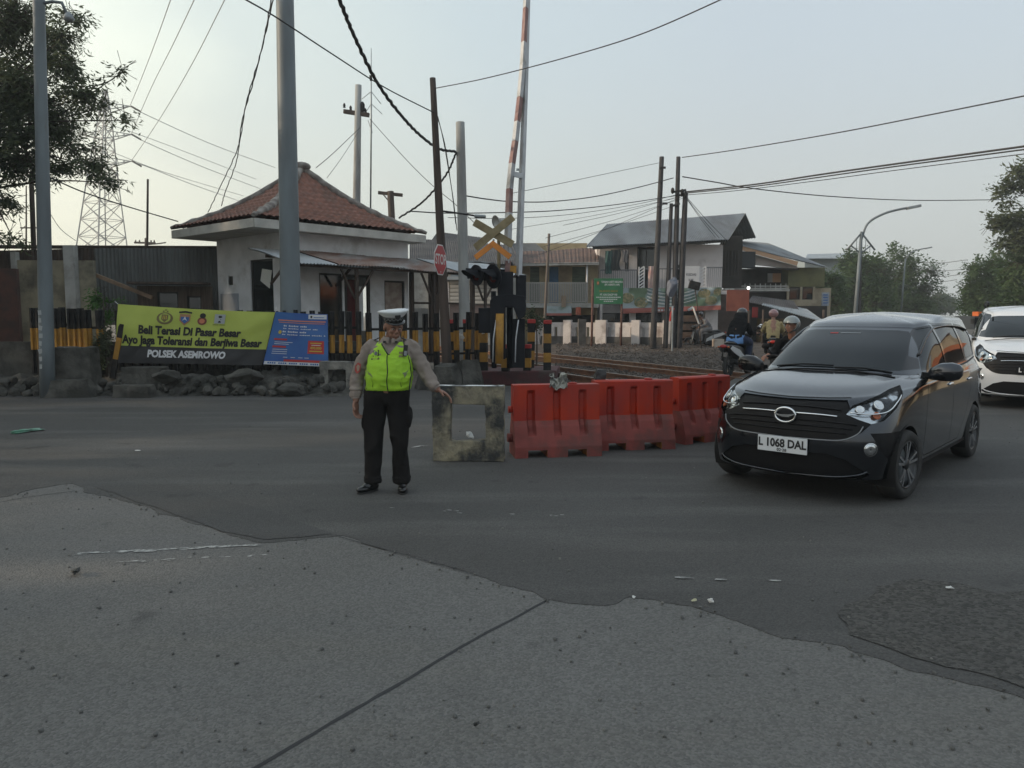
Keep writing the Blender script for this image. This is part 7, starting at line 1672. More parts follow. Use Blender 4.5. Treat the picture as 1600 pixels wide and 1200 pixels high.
# ---------------- street lamps along the far road ----------------
def street_lamp(label, px, ytop, ybot, Y, arm_px, arm_py, k, fancy=True):
    s = Y / F_PX; x = X_at(px, Y, 3); t = thing("street_lamp", label, "street lamp", (x, Y, 0), group="street lamps along the far road"); zt_ = Z_at(ytop, Y)
    x_b = (X_at(px - 4 * k, Y, 0) - x)
    MB().tube([(x_b - .2 * k, 0, 0), (0, 0, zt_)], [.10 * k, .06 * k], 10).build("pole", M_polegrey, t)
    ex, ez = (arm_px - px) * s, Z_at(arm_py, Y) - zt_
    pts = [Vector((-.0 * k, 0, zt_ - .35 * k)), Vector((ex * .12, 0, zt_ + ez * .35)), Vector((ex * .42, 0, zt_ + ez * .75)), Vector((ex * .75, 0, zt_ + ez * .95)), Vector((ex * .97, 0, zt_ + ez * 1.02))]
    MB().tube(crom(pts, 5), .05 * k, 8).build("arm", M_polegrey, t); e_ = pts[-1]; MB().box(e_ + Vector((.1 * k, 0, .02)), (.6 * k, .22 * k, .12 * k), ry=-.2).build("lamp_head", M_steel, t, bevel=.02)
    if fancy:
        for sg_ in (-1, 1):
            a_, b_ = Vector((0, 0, zt_ - .05)), Vector((sg_ * .62 * k, 0, zt_ - .80 * k)); MB().tube([a_, b_], .04 * k, 6).build("bracket", M_polegrey, t); MB().tube([b_ + Vector((-.2 * sg_ * k, 0, .18 * k)), Vector((0, 0, zt_ - .95 * k))], .03 * k, 6).build("bracket", M_polegrey, t)
            for q in (.2, .4): MB().tube([Vector((sg_ * q * k, 0, zt_ - .05 - q * 1.2 * k)), Vector((sg_ * q * k, 0, zt_ - .9 * k))], .012 * k, 4).build("bracket_rod", M_polegrey, t)
    return t
LYY = 34.0
street_lamp("big street lamp with a long curved arm and triangular brackets", 1343, 362, 490, LYY, 1420, 325, 1.0)
pole("utility_pole", "thinner second pole rising directly beside the big curved street lamp", "pole", (1345, 380), (1342, 485), 36, .09, .07, M_pdark, 0, group=U_GRP)
street_lamp("second street lamp, small, its arm just above the tree tops", 1412, 404, 480, 62, 1446, 388, .9, False); street_lamp("third street lamp, smaller, its arm level with the trees", 1432, 430, 480, 90, 1454, 423, .9, False); street_lamp("fourth street lamp, tiny, near the skyline gap", 1452, 445, 482, 125, 1468, 437, .9, False)
# blue-white signboards at the stalls
sb3 = thing("shop_sign", "small blue and white shop sign at the end of the yellow building", "sign"); q = wallbox(sb3, 1285, 1295, 457, 478, EY - 1.0, .08, mat("pale_blue_sign", (.24, .29, .36), .6, col2=(.34, .38, .42), vs=5), "board")
for k in range(4): wallbox(q, 1286.5, 1293.5, 460 + k * 4.2, 461.5 + k * 4.2, EY - 1.03, .02, M_inkBl, "text_line")
# far traffic: a truck with an orange-clad load
tk = thing("far_truck", "small far truck cab with an orange top beside the white car roof", "truck"); wallbox(tk, 1523, 1542, 494, 515, 30, 1.8, mat("truck_dark", (.05, .06, .07), .5), "cab"); wallbox(tk, 1525, 1540, 496.5, 507, 29.9, .08, M_carglass, "windscreen"); wallbox(tk, 1529, 1538, 487, 493.8, 30.3, .4, mat("safety_orange", (.55, .13, .03), .7), "beacon"); wallbox(tk, 1521.5, 1523, 498, 506, 29.9, .2, M_tyre, "mirror")
for px in (1526, 1540): MB().cyl((X_at(px, 30.4, .5) - .0, 30.2, .5), (X_at(px, 30.4, .5) + .25, 30.2, .5), .45, n=20).build("wheel", M_tyre, tk)
# shop row along the right kerb beyond the picture edge; the car's flank mirrors it
h6 = thing("shop_row", "orange and cream shop row along the kerb outside the view", "shop")
m = MB(); wall_holes(m, (17.5, 9.5, 0), (27.0, 25.5, 0), 0, 5.2, [(1.5, 4.2, 0, 2.6), (6, 8.6, 0, 2.6), (11, 14, 0, 2.6), (2, 4, 3.4, 4.5), (7, 9, 3.4, 4.5)], inward=(1, -.6, 0)); m.build("wall", mat("cream_shop_wall", (.46, .40, .30), .85, dirt=(.25, .2, .15), ds=.5), h6)
MB().bar((19.5, 10.5, 1.6), (29, 26.5, 1.6), .1, 3.2).build("inner_wall", M_interior, h6)
m = MB(); roof_sheet(m, (15.8, 10.5, 2.55), (17.4, 9.4, 3.3), (25.4, 26.5, 2.55), (27, 25.4, 3.3), 60, .03); m.build("awning", mat("orange_awning", (.50, .15, .05), .7), h6)
m = MB(); roof_sheet(m, (17, 9.2, 5.1), (21, 6.8, 6.6), (26.6, 25.4, 5.1), (30.6, 23, 6.6), 60, .03); m.build("roof_slope", M_tile, h6)
# ---------------- people ----------------
M_skin = mat("brown_skin", (.27, .14, .095), .5, col2=(.22, .11, .075), vs=12, sub=0.0)
M_hair = mat("black_hair", (.012, .011, .010), .6)
def sec(c, a, b, n=20, right=(1, 0, 0), fwd=(0, -1, 0), e=2.5):
    c, r_, f_ = Vector(c), Vector(right).normalized(), Vector(fwd).normalized(); out = []
    for k in range(n):
        t = 2 * math.pi * k / n; ct, st_ = math.cos(t), math.sin(t)
        out.append(c + r_ * (a * math.copysign(abs(ct) ** (2 / e), ct)) + f_ * (b * math.copysign(abs(st_) ** (2 / e), st_)))
    return out
def hand(mb, w, d, pn, th, curl=.5, s=1.0):
    """palm and five jointed fingers: w wrist, d towards the fingertips, pn out of the palm, th towards the thumb"""
    w, d = Vector(w), Vector(d).normalized(); th = (Vector(th) - d * Vector(th).dot(d)).normalized(); pn = d.cross(th); pn = pn if pn.dot(Vector(pn)) else pn
    pn = pn.normalized() if pn.dot(Vector((pn.x, pn.y, pn.z))) >= 0 else -pn
    pnv = d.cross(th).normalized()
    if pnv.dot(Vector(PN)) < 0: pnv = -pnv
    m3 = Matrix((th, pnv, d)).transposed()
    mb.tube([w - d * .03 * s, w + d * .012 * s], [.027 * s, .026 * s], 12)
    mb.ball(w + d * .05 * s, (.041 * s, .017 * s, .052 * s), m3); mb.ball(w + d * .075 * s, (.042 * s, .014 * s, .03 * s), m3)
    for k, (off, ln, r_) in enumerate(((.030, .070, .0092), (.010, .080, .0095), (-.010, .075, .0092), (-.029, .060, .0082))):
        p = w + d * .088 * s + th * off * s; a = .18 + curl * (.75 + .12 * k); dirs = []
        ang_ = 0; pts = [p - d * .02 * s, p]
        for q, fr_ in enumerate((.45, .31, .24)):
            ang_ += a * (.55 if q == 0 else .8); dd = d * math.cos(ang_) + pnv * math.sin(ang_) + th * off * .8
            pts.append(pts[-1] + dd.normalized() * ln * fr_ * s)
        mb.tube(pts, [r_ * s, r_ * s * 1.05, r_ * s, r_ * s * .93, r_ * s * .72], 8)
        mb.ball(pts[-1], r_ * .72 * s, nu=8, nv=6)
    p = w + d * .022 * s + th * .028 * s; pts = [w + d * .012 * s + th * .01 * s, p, p + (th * .6 + d * .75 + pnv * .25).normalized() * .036 * s, p + (th * .45 + d * .9 + pnv * .45).normalized() * .066 * s]
    mb.tube(pts, [.014 * s, .0135 * s, .0115 * s, .008 * s], 8); mb.ball(pts[-1], .008 * s, nu=8, nv=6)
PN = (0, 1, 0)
def head_shape(mb, c, rot, s=1.0):
    """c = centre of the skull; rot = 3x3, face towards local -y"""
    c = Vector(c); q = lambda x, y, z: c + rot @ (Vector((x, y, z)) * s)
    mb.ball(q(0, .012, .022), (.076 * s, .094 * s, .088 * s), rot, 24, 16)
    mb.ball(q(0, -.022, -.040), (.058 * s, .066 * s, .070 * s), rot, 20, 14); mb.ball(q(0, -.055, -.085), (.027 * s, .024 * s, .022 * s), rot)
    mb.ball(q(0, -.082, .022), (.050 * s, .014 * s, .012 * s), rot)                       # brow
    for sx_ in (-1, 1):
        mb.ball(q(.036 * sx_, -.070, -.018), (.022 * s, .018 * s, .018 * s), rot); mb.ball(q(.079 * sx_, .008, -.006), (.009 * s, .019 * s, .032 * s), rot)
    mb.tube([q(0, -.086, .012), q(0, -.100, -.014), q(0, -.108, -.026)], [.008 * s, .011 * s, .013 * s], 8)
    for sx_ in (-1, 1): mb.ball(q(.011 * sx_, -.097, -.029), .0095 * s)
    mb.ball(q(0, -.089, -.053), (.024 * s, .010 * s, .0065 * s), rot); mb.ball(q(0, -.087, -.064), (.020 * s, .010 * s, .0065 * s), rot)
def eyes(parent, c, rot, s=1.0):
    c = Vector(c); q = lambda x, y, z: c + rot @ (Vector((x, y, z)) * s)
    for sx_ in (-1, 1):
        MB().ball(q(.031 * sx_, -.0845, .002), (.0125 * s, .006 * s, .0062 * s), rot).build("eye", mat("eye_white", (.45, .42, .40), .3), parent)
        MB().ball(q(.031 * sx_, -.0895, .001), (.0052 * s, .003 * s, .0055 * s), rot).build("iris", M_hair, parent)
        MB().tube([q(.016 * sx_, -.093, .017), q(.032 * sx_, -.092, .021), q(.049 * sx_, -.082, .016)], .003 * s, 5).build("eyebrow", M_hair, parent)

# ---- the traffic officer ----
fo_ = G(601, 768.5); off = thing("person", "officer in lime vest and white-topped peaked cap pointing down at the concrete frame", "person", (fo_.x, fo_.y, .008))
HR = Matrix.Rotation(R(28), 3, 'Z') @ Matrix.Rotation(R(14), 3, 'X'); HC = Vector((.105, -.035, 1.475))
body = MB()
head_shape(body, HC, HR)
body.tube([(.075, .015, 1.28), (.085, .005, 1.36), (.10, -.01, 1.42)], [.075, .062, .060], 16)
body.tube([(.03, 0, .90), (.05, 0, 1.05), (.07, 0, 1.2), (.075, .01, 1.30)], [.13, .14, .14, .10], 18, flat=.8)
armL = [(-.105, .01, 1.285), (-.185, .035, 1.14), (-.238, .035, 1.0), (-.243, .0, .90), (-.238, -.02, .825)]
armR = [(.255, .01, 1.285), (.335, .015, 1.15), (.405, -.01, 1.03), (.452, -.04, .965), (.492, -.06, .925)]
for a in (armL, armR): body.tube(crom(a, 4), [.055 - .028 * k / 16 for k in range(17)], 12)
legs = [[(-.045, 0, .92), (-.075, -.01, .72), (-.092, -.015, .50), (-.098, .01, .30), (-.100, .02, .10)], [(.115, 0, .92), (.132, -.01, .72), (.140, -.015, .50), (.146, .01, .30), (.150, .02, .10)]]
for l in legs: body.tube(crom(l, 4), [.085 - .045 * k / 16 for k in range(17)], 12)
PN = (.75, .1, -.2); hand(body, armL[-1], (-.02, -.12, -1), None, (-.35, -1, 0), .55, 1.12)
PN = (-.3, .35, -1); hand(body, armR[-1], (.92, -.15, -.52), None, (.1, -.95, .2), .28, 1.08)
bme = fuse(body, .0045, 3); bo_ = link_mesh("body", bme, M_skin, off)
eyes(off, HC, HR)
hm_ = MB(); hm_.ball(HC + HR @ Vector((0, .022, .018)), (.0795, .095, .082), HR); link_mesh("hair", fuse(hm_, .006, 2), M_hair, off)
for v in off.children: pass
M_shirt = mat("brown_uniform_shirt", (.255, .215, .185), .85, col2=(.215, .18, .155), vs=3, bump=.15, bs=120)
M_trou = mat("dark_uniform_trousers", (.016, .0145, .014), .9, col2=(.010, .009, .009), vs=3, spec=.25, bump=.15, bs=120)
M_vest = mat("lime_vest", (.36, .62, .03), .7, col2=(.30, .54, .03), vs=5, bump=.2, bs=140)
M_leather = mat("black_leather", (.010, .010, .010), .25, coat=.3)
sh = MB()
sh.rings([sec((.035, 0, .90), .155, .11), sec((.045, -.005, .98), .168, .122), sec((.055, -.015, 1.06), .190, .145), sec((.065, -.01, 1.16), .185, .135), sec((.072, .0, 1.25), .185, .12), sec((.075, .01, 1.31), .155, .10), sec((.078, .01, 1.345), .10, .078), sec((.082, .005, 1.375), .072, .068)])
sh.tube(crom([(-.05, .01, 1.275)] + armL[:4] + [(-.240, -.012, .855)], 4), [.070, .073, .073, .070, .068, .066, .063, .064, .066, .062, .058, .056, .056, .058, .054, .050, .050, .053, .050, .047, .047][:21], 14)
sh.tube(crom([(.21, .01, 1.285)] + armR[:4] + [(.478, -.053, .941)], 4), [.070, .073, .073, .070, .068, .066, .063, .064, .066, .062, .058, .056, .056, .058, .054, .050, .050, .053, .050, .047, .046][:21], 14)
# folds bunched above the cuffs
for (x, y, z, r_) in ((-.241, .0, .895, .062), (-.243, -.005, .925, .060), (.44, -.035, .985, .058)): sh.ball((x, y, z), (r_, r_, .018))
so_ = link_mesh("shirt", fuse(sh, .009, 3, wr=.011, wscale=10, stretch=(.9, .9, 1.1), seed=2), M_shirt, off)
for p0_, p1_, r_ in (((-.240, -.010, .868), (-.238, -.018, .836), .041), ((.468, -.048, .949), (.490, -.058, .927), .039)):
    MB().tube([p0_, p1_], [r_, r_ - .001], 18, caps=False).build("cuff", M_shirt, so_)
for sx_ in (-1, 1):
    col = MB(); n_ = Vector((.088, -.02, 1.372)); P = []
    for i in range(9):
        t = R(-90 + sx_ * (8 + 150 * i / 8)); rr_ = .072; p = n_ + Vector((math.cos(t) * rr_ * 1.02, math.sin(t) * rr_ * .95, .014 * i / 8)); dn = .036 * (1 - .35 * i / 8)
        P.append([p + Vector((0, 0, .015)), p + Vector((math.cos(t) * .012, math.sin(t) * .012 - .012 * (i < 2), -dn - .012 * (i == 0)))])
    col.grid(P); o = col.build("collar", M_shirt, so_); md = o.modifiers.new("s", 'SOLIDIFY'); md.thickness = .004
    MB().box((.088 + sx_ * .052, -.100, 1.345), (.022, .006, .018)).build("collar_badge", M_ink, so_)
ve = MB()
ve.rings([sec((.045, -.003, .918), .190, .142), sec((.050, -.010, .94), .200, .152), sec((.058, -.018, 1.03), .210, .166), sec((.065, -.014, 1.14), .203, .158), sec((.072, -.003, 1.22), .190, .140), sec((.075, .005, 1.285), .165, .122), sec((.078, .010, 1.335), .115, .098), sec((.080, .012, 1.36), .092, .078)], caps=True)
vm = fuse(ve, .008, 2, wr=.007, wscale=7, stretch=(1, 1, 1.7), seed=5)
bmv = bmesh.new(); bmv.from_mesh(vm)
kill = [f for f in bmv.faces if (lambda c: (c.z > 1.235 and c.y < .0 and abs(c.x - .082) < .065 * (c.z - 1.235) / .09) or (c.z > 1.345) or c.z < .921 and abs(f.normal.z) > .6)(f.calc_center_median())]
bmesh.ops.delete(bmv, geom=kill, context='FACES'); bmv.to_mesh(vm); bmv.free()
vo_ = link_mesh("vest", vm, M_vest, off); vbv = BVHTree.FromPolygons([v.co.copy() for v in vm.vertices], [tuple(p.vertices) for p in vm.polygons])
def on_vest(x, z, o=.003, y=-.4, dy=1):
    h = vbv.ray_cast(Vector((x, y, z)), Vector((0, dy, 0))); return (h[0] + Vector((0, -o * dy, 0))) if h[0] else Vector((x, -.15 * dy, z))
MB().tube([on_vest(.068 + .004 * math.sin(z * 30), z, .002) for z in [.925 + .308 * k / 14 for k in range(15)]], .0045, 6).build("zip", M_ink, vo_)
for sx_ in (-1, 1):
    MB().tube([on_vest(.078 + sx_ * (.004 + .066 * k / 8), 1.235 + .095 * k / 8, .001) for k in range(9)], .0055, 6).build("piping", M_ink, vo_)
    MB().tube([on_vest(.063 + sx_ * x_, z, .001) for x_, z in ((.150, 1.29), (.168, 1.24), (.186, 1.18), (.196, 1.12), (.200, 1.05), (.196, .98), (.19, .93))], .006, 6).build("piping", M_ink, vo_)
def vest_patch(name, m_, pts, parent=vo_, o=.004):
    b_ = MB(); b_.add([on_vest(x, z, o) for x, z in pts], [tuple(range(len(pts)))]); return b_.build(name, m_, parent)
vest_patch("chest_badge", M_ink, [(-.062, 1.272), (-.008, 1.278), (-.010, 1.225), (-.064, 1.218)]); vest_patch("badge_mark", mat("grey_thread", (.12, .13, .13), .8), ell(-.036, 1.248, .016, .018, 12), o=.008)
vest_patch("name_strip", M_ink, [(-.078, 1.206), (-.004, 1.212), (-.004, 1.196), (-.078, 1.190)])
for k in range(6): vest_patch("letter", mat("olive_thread", (.30, .33, .08), .8), [(-.072 + k * .011, 1.205), (-.065 + k * .011, 1.206), (-.065 + k * .011, 1.197), (-.072 + k * .011, 1.196)], o=.008)
vest_patch("pocket_patch", mat("olive_badge", (.20, .19, .08), .8), [(.165, 1.262), (.200, 1.262), (.200, 1.215), (.165, 1.215)])
for pts in ([(-.125, 1.13), (-.10, 1.085), (-.075, 1.072), (-.055, 1.035), (-.088, 1.062), (-.130, 1.07)], [(.195, 1.08), (.225, 1.085), (.245, 1.105), (.235, 1.07), (.215, 1.035), (.210, 1.062)]): vest_patch("reflective_mark", mat("grey_reflective", (.16, .20, .08), .4), pts)
for k in range(12):
    x = [-.115, .195][k % 2] + .004 * k; 
for sx_ in (-1, 1): MB().tube([on_vest(.06 + sx_ * x_, z, .001) for x_, z in ((.135, 1.04), (.120, .99), (.125, .955))], .0035, 5).build("pocket_seam", mat("dark_lime", (.18, .32, .02), .8), vo_)
rad_ = thing("handheld_radio", "black hand radio clipped to the chest of the officer", "radio", off.location); MB().box((.222, -.132, 1.272), (.034, .03, .10), ry=.12).build("case", M_ink, rad_, bevel=.004); MB().tube([(.212, -.13, 1.32), (.202, -.125, 1.40)], .004, 6).build("antenna", M_ink, rad_); MB().box((.225, -.150, 1.25), (.024, .004, .04), ry=.12).build("speaker_grille", M_steel, rad_)
for sx_, x0_ in ((-1, -.055), (1, .205)):
    ep = MB(); ep.box((x0_ + sx_ * .012, .005, 1.360 if sx_ < 0 else 1.358), (.10, .045, .008), ry=sx_ * .42); ep.build("epaulette", M_ink, so_)
arm_p = MB(); arm_p.add([Vector((-.232, -.052, 1.135)), Vector((-.205, -.064, 1.165)), Vector((-.178, -.068, 1.15)), Vector((-.188, -.066, 1.085)), Vector((-.218, -.055, 1.065)), Vector((-.240, -.042, 1.09))], [(0, 1, 2, 3, 4, 5)])
arm_p.build("sleeve_patch", mat("red_thread", (.38, .07, .06), .8), so_)
arm_p = MB(); arm_p.add([Vector((-.222, -.060, 1.128)), Vector((-.205, -.069, 1.148)), Vector((-.188, -.073, 1.135)), Vector((-.196, -.071, 1.095)), Vector((-.214, -.063, 1.085))], [(0, 1, 2, 3, 4)]); arm_p.build("sleeve_patch_mark", mat("tan_thread", (.32, .24, .18), .8), so_)
tr3 = MB()
tr3.rings([sec((.042, .0, .985), .176, .130), sec((.038, .002, .93), .184, .134), sec((.035, .008, .87), .190, .132), sec((.035, .008, .82), .178, .120), sec((.035, .008, .79), .10, .085)])
tr3.tube(crom([(-.040, .003, .90), (-.070, -.004, .74), (-.090, -.010, .52), (-.098, .010, .30), (-.101, .015, .075)], 4), [0.118, 0.114, 0.108, 0.101, 0.095, 0.089, 0.086, 0.081, 0.078, 0.076, 0.073, 0.071, 0.069, 0.068, 0.068, 0.069, 0.072], 20)
tr3.tube(crom([(.112, .003, .90), (.130, -.004, .74), (.140, -.010, .52), (.147, .010, .30), (.151, .018, .075)], 4), [0.118, 0.113, 0.106, 0.099, 0.093, 0.087, 0.084, 0.079, 0.076, 0.074, 0.072, 0.070, 0.068, 0.067, 0.067, 0.069, 0.072], 20)
tr3.ball((-.165, .01, .66), (.028, .07, .10)); tr3.ball((.225, .01, .67), (.028, .07, .09))
for z in (.10, .125): tr3.ball((-.101, .012, z), (.078, .076, .016)); tr3.ball((.151, .015, z), (.077, .075, .016))
link_mesh("trousers", fuse(tr3, .009, 2, wr=.013, wscale=7, stretch=(1, 1, .5), seed=11), M_trou, off)
def shoe(c, yaw, parent, m_=M_leather, s=1.0):
    c = Vector(c); r3 = Matrix.Rotation(yaw, 3, 'Z'); q = lambda x, y, z: c + r3 @ (Vector((x, y, z)) * s)
    m = MB(); m.ball(q(0, .0, .045), (.043 * s, .060 * s, .045 * s), r3); m.ball(q(0, -.10, .036), (.045 * s, .095 * s, .030 * s), r3); m.ball(q(0, -.055, .055), (.038 * s, .07 * s, .036 * s), r3); m.tube([q(0, .0, .05), q(0, .0, .12)], .045 * s, 14)
    me = fuse(m, .006, 3)
    for v in me.vertices: v.co.z = max(v.co.z, .006)
    o = link_mesh("shoe", me, m_, parent)
    P = [q(.046 * math.sin(t) * (1 if math.cos(t) > 0 else .9), -.065 - .118 * -math.cos(t) * -1, 0) for t in [2 * math.pi * k / 24 for k in range(24)]]
    so2 = MB(); so2.rings([[p + Vector((0, 0, .0)) for p in P], [p + Vector((0, 0, .012)) for p in P]]); so2.build("sole", M_tyre, o)
shoe((-.105, .015, 0), R(-38), off); shoe((.158, .03, 0), R(8), off)
# peaked cap: wide pale crown, chequered band, short black peak
cap = empty("peaked_cap"); cap.parent = off
CR = HR @ Matrix.Rotation(R(-6), 3, 'X') @ Matrix.Rotation(R(-5), 3, 'Y'); CC = HC + HR @ Vector((0, .010, .062)); q = lambda x, y, z: CC + CR @ Vector((x, y, z))
M_cap = mat("cap_white_cloth", (.68, .70, .70), .75, col2=(.58, .60, .60), vs=5, bump=.1)
M_capg = mat("cap_grey_cloth", (.20, .21, .21), .8)
rs_ = []
for h, a, b, dy in ((.0, .080, .098, 0), (.030, .082, .100, 0), (.036, .092, .108, -.002), (.052, .125, .132, -.004), (.068, .136, .142, -.006), (.076, .132, .138, -.006), (.082, .10, .11, -.004), (.084, .04, .05, 0)):
    rs_.append([q(a * math.cos(t), dy + b * math.sin(t), h + (.018 * math.sin(-t) if h > .04 else 0) * .9 + (.012 * abs(math.cos(t)) ** 2 * (1 if h > .05 else 0))) for t in [2 * math.pi * k / 32 for k in range(32)]])
c_ = MB(); c_.cur = 1; c_.rings(rs_[:3], caps=False); c_.cur = 0; c_.rings(rs_[2:], caps=False); c_.add([p for p in rs_[-1]], [tuple(range(32))]); c_.build("crown", [M_cap, M_capg], cap)
for k in range(14):
    t = R(-90 + (k - 6.5) * 12); 
    for j in (0, 1):
        if (k + j) % 2 == 0: MB().box(q(.0835 * math.cos(t), .1015 * math.sin(t), .008 + .011 * j), (.012, .012, .010), rz=t).build("band_check", M_ink, cap)
P = [[q(.081 * math.cos(t) * (1 + .10 * k), .099 * math.sin(t) * (1 + .22 * k) - .0, .004 - .016 * k * max(0, -math.sin(t))) for k in (0, 1, 2)] for t in [R(-160 + 140 * i / 16) for i in range(17)]]
o = MB().grid(P).build("peak", M_leather, cap); md = o.modifiers.new("s", 'SOLIDIFY'); md.thickness = .004
MB().ball(q(0, -.118, .048), (.020, .008, .024), CR).build("cap_badge", M_gold, cap); MB().ball(q(0, -.124, .048), (.026, .004, .028), CR).build("badge_backing", M_ink, cap)

# ---- motorcycles and their riders ----
def scooter(label, loc, yaw, c_body, c_side, tail=(.30, .02, .02), plate_=True):
    t = thing("motorcycle", label, "motorcycle", loc, yaw, "motorcycles at the crossing"); t.scale = (.94,) * 3; Rw = .275
    def wheel(x):
        w_ = empty("wheel"); w_.parent = t; w_.location = (x, 0, Rw); ax = (0, 1, 0)
        MB().lathe((0, 0, 0), [(.20, -.045), (.255, -.04), (Rw, -.01), (Rw, .01), (.255, .04), (.20, .045)], axis=ax, n=32, caps=False).build("tyre", M_tyre, w_)
        m = MB(); m.lathe((0, 0, 0), [(.205, -.03), (.19, -.02), (.19, .02), (.205, .03)], axis=ax, n=32, caps=False); m.build("rim", M_rim, w_)
        for k in range(5): a = 2 * math.pi * k / 5; MB().bar((math.cos(a) * .03, 0, math.sin(a) * .03), (math.cos(a) * .195, 0, math.sin(a) * .195), .03, .025, up=(0, 1, 0)).build("spoke", M_rim, w_)
        MB().cyl((0, -.07, 0), (0, .07, 0), .03).build("hub", M_rim, w_)
    wheel(.64); wheel(-.62)
    m = MB(); m.rings([[Vector((x, y * k2, z)) for y, z in ring_] for x, k2, ring_ in ((-.95, .5, [(-.08, .72), (.08, .72), (.07, .80), (-.07, .80)]), (-.75, 1, [(-.12, .60), (.12, .60), (.13, .79), (-.13, .79)]), (-.35, 1, [(-.15, .48), (.15, .48), (.15, .76), (-.15, .76)]), (0.0, 1, [(-.14, .34), (.14, .34), (.13, .70), (-.13, .70)]), (.08, 1, [(-.12, .30), (.12, .30), (.12, .48), (-.12, .48)]))], smooth=False)
    m.build("tail_body", c_body, t, bevel=.03, seg=3)
    for s in (-1, 1):
        MB().prism([(-.93, .70), (-.70, .60), (-.30, .47), (-.02, .36), (-.05, .50), (-.35, .66), (-.80, .76)], (0, s * .155 - .006, 0), (1, 0, 0), (0, 0, 1), .012).build("side_panel", c_side, t, bevel=.004, seg=1)
    m = MB(); m.box((.20, 0, .30), (.42, .26, .06)); m.build("floorboard", M_trim, t, bevel=.01)
    m = MB(); m.rings([[Vector((x, y, z)) for y in (-w_, -w_ * .5, w_ * .5, w_)] + [Vector((x - .05, y, z)) for y in (w_, w_ * .5, -w_ * .5, -w_)] for x, z, w_ in ((.38, .30, .15), (.42, .50, .20), (.46, .72, .19), (.50, .92, .12))], smooth=False); m.build("leg_shield", c_body, t, bevel=.01)
    m = MB(); m.ball((-.30, 0, .80), (.36, .13, .055)); m.ball((-.55, 0, .825), (.22, .12, .05)); m.build("seat", M_leather, t)
    for s in (-1, 1): MB().tube([(.64, s * .075, .275), (.55, s * .075, .55), (.48, s * .05, .80)], .022, 8).build("fork", M_steel, t)
    m = MB(); P = [[Vector((.64 + math.cos(a) * .31, y, .275 + math.sin(a) * .31)) for y in (-.07, -.04, .04, .07)] for a in [R(20 + 120 * k / 10) for k in range(11)]]; m.grid(P); m.build("front_fender", c_body, t)
    MB().ball((.50, 0, .98), (.12, .15, .09)).build("headlight_cowl", c_body, t); MB().ball((.585, 0, .97), (.05, .10, .055)).build("headlight", M_lens, t)
    m = MB(); m.tube(crom([(.36, -.36, 1.02), (.44, -.20, 1.05), (.47, 0, 1.03), (.44, .20, 1.05), (.36, .36, 1.02)], 4), .014, 8); m.build("handlebar", M_trim, t)
    for s in (-1, 1):
        MB().cyl((.385, s * .27, 1.035), (.35, s * .39, 1.015), .02).build("grip", M_tyre, t); MB().tube([(.42, s * .22, 1.05), (.44, s * .30, 1.17)], .007, 6).build("mirror_stem", M_trim, t); mo = MB().ball((.44, s * .33, 1.19), (.015, .06, .045)).build("mirror", M_trim, t); MB().ball((.428, s * .33, 1.19), (.006, .05, .036)).build("mirror_glass", M_chrome, mo)
    MB().ball((-.955, 0, .755), (.04, .085, .045)).build("tail_light", mat("tail_lens_%d" % int(tail[0] * 100), tail, .2), t)
    for s in (-1, 1): MB().ball((-.94, s * .12, .74), (.03, .03, .025)).build("indicator", M_amber, t)
    m = MB(); m.bar((-.88, 0, .66), (-.99, 0, .42), .16, .015, up=(0, 1, 0)); m.build("mudguard", M_trim, t)
    if plate_: m = MB(); m.box((-.985, 0, .56), (.008, .24, .11), ry=.25); m.build("number_plate", M_gloss, t)
    m = MB(); m.tube([(-.10, -.17, .32), (-.45, -.18, .33), (-.85, -.18, .42)], [.03, .05, .055], 12); m.build("exhaust", M_trim, t); m = MB(); m.box((-.30, .0, .32), (.45, .2, .2)); m.build("engine", M_rim, t, bevel=.03)
    m = MB(); m.bar((-.30, .12, .30), (-.64, .12, .29), .05, .09); m.build("swing_arm", M_rim, t)
    return t
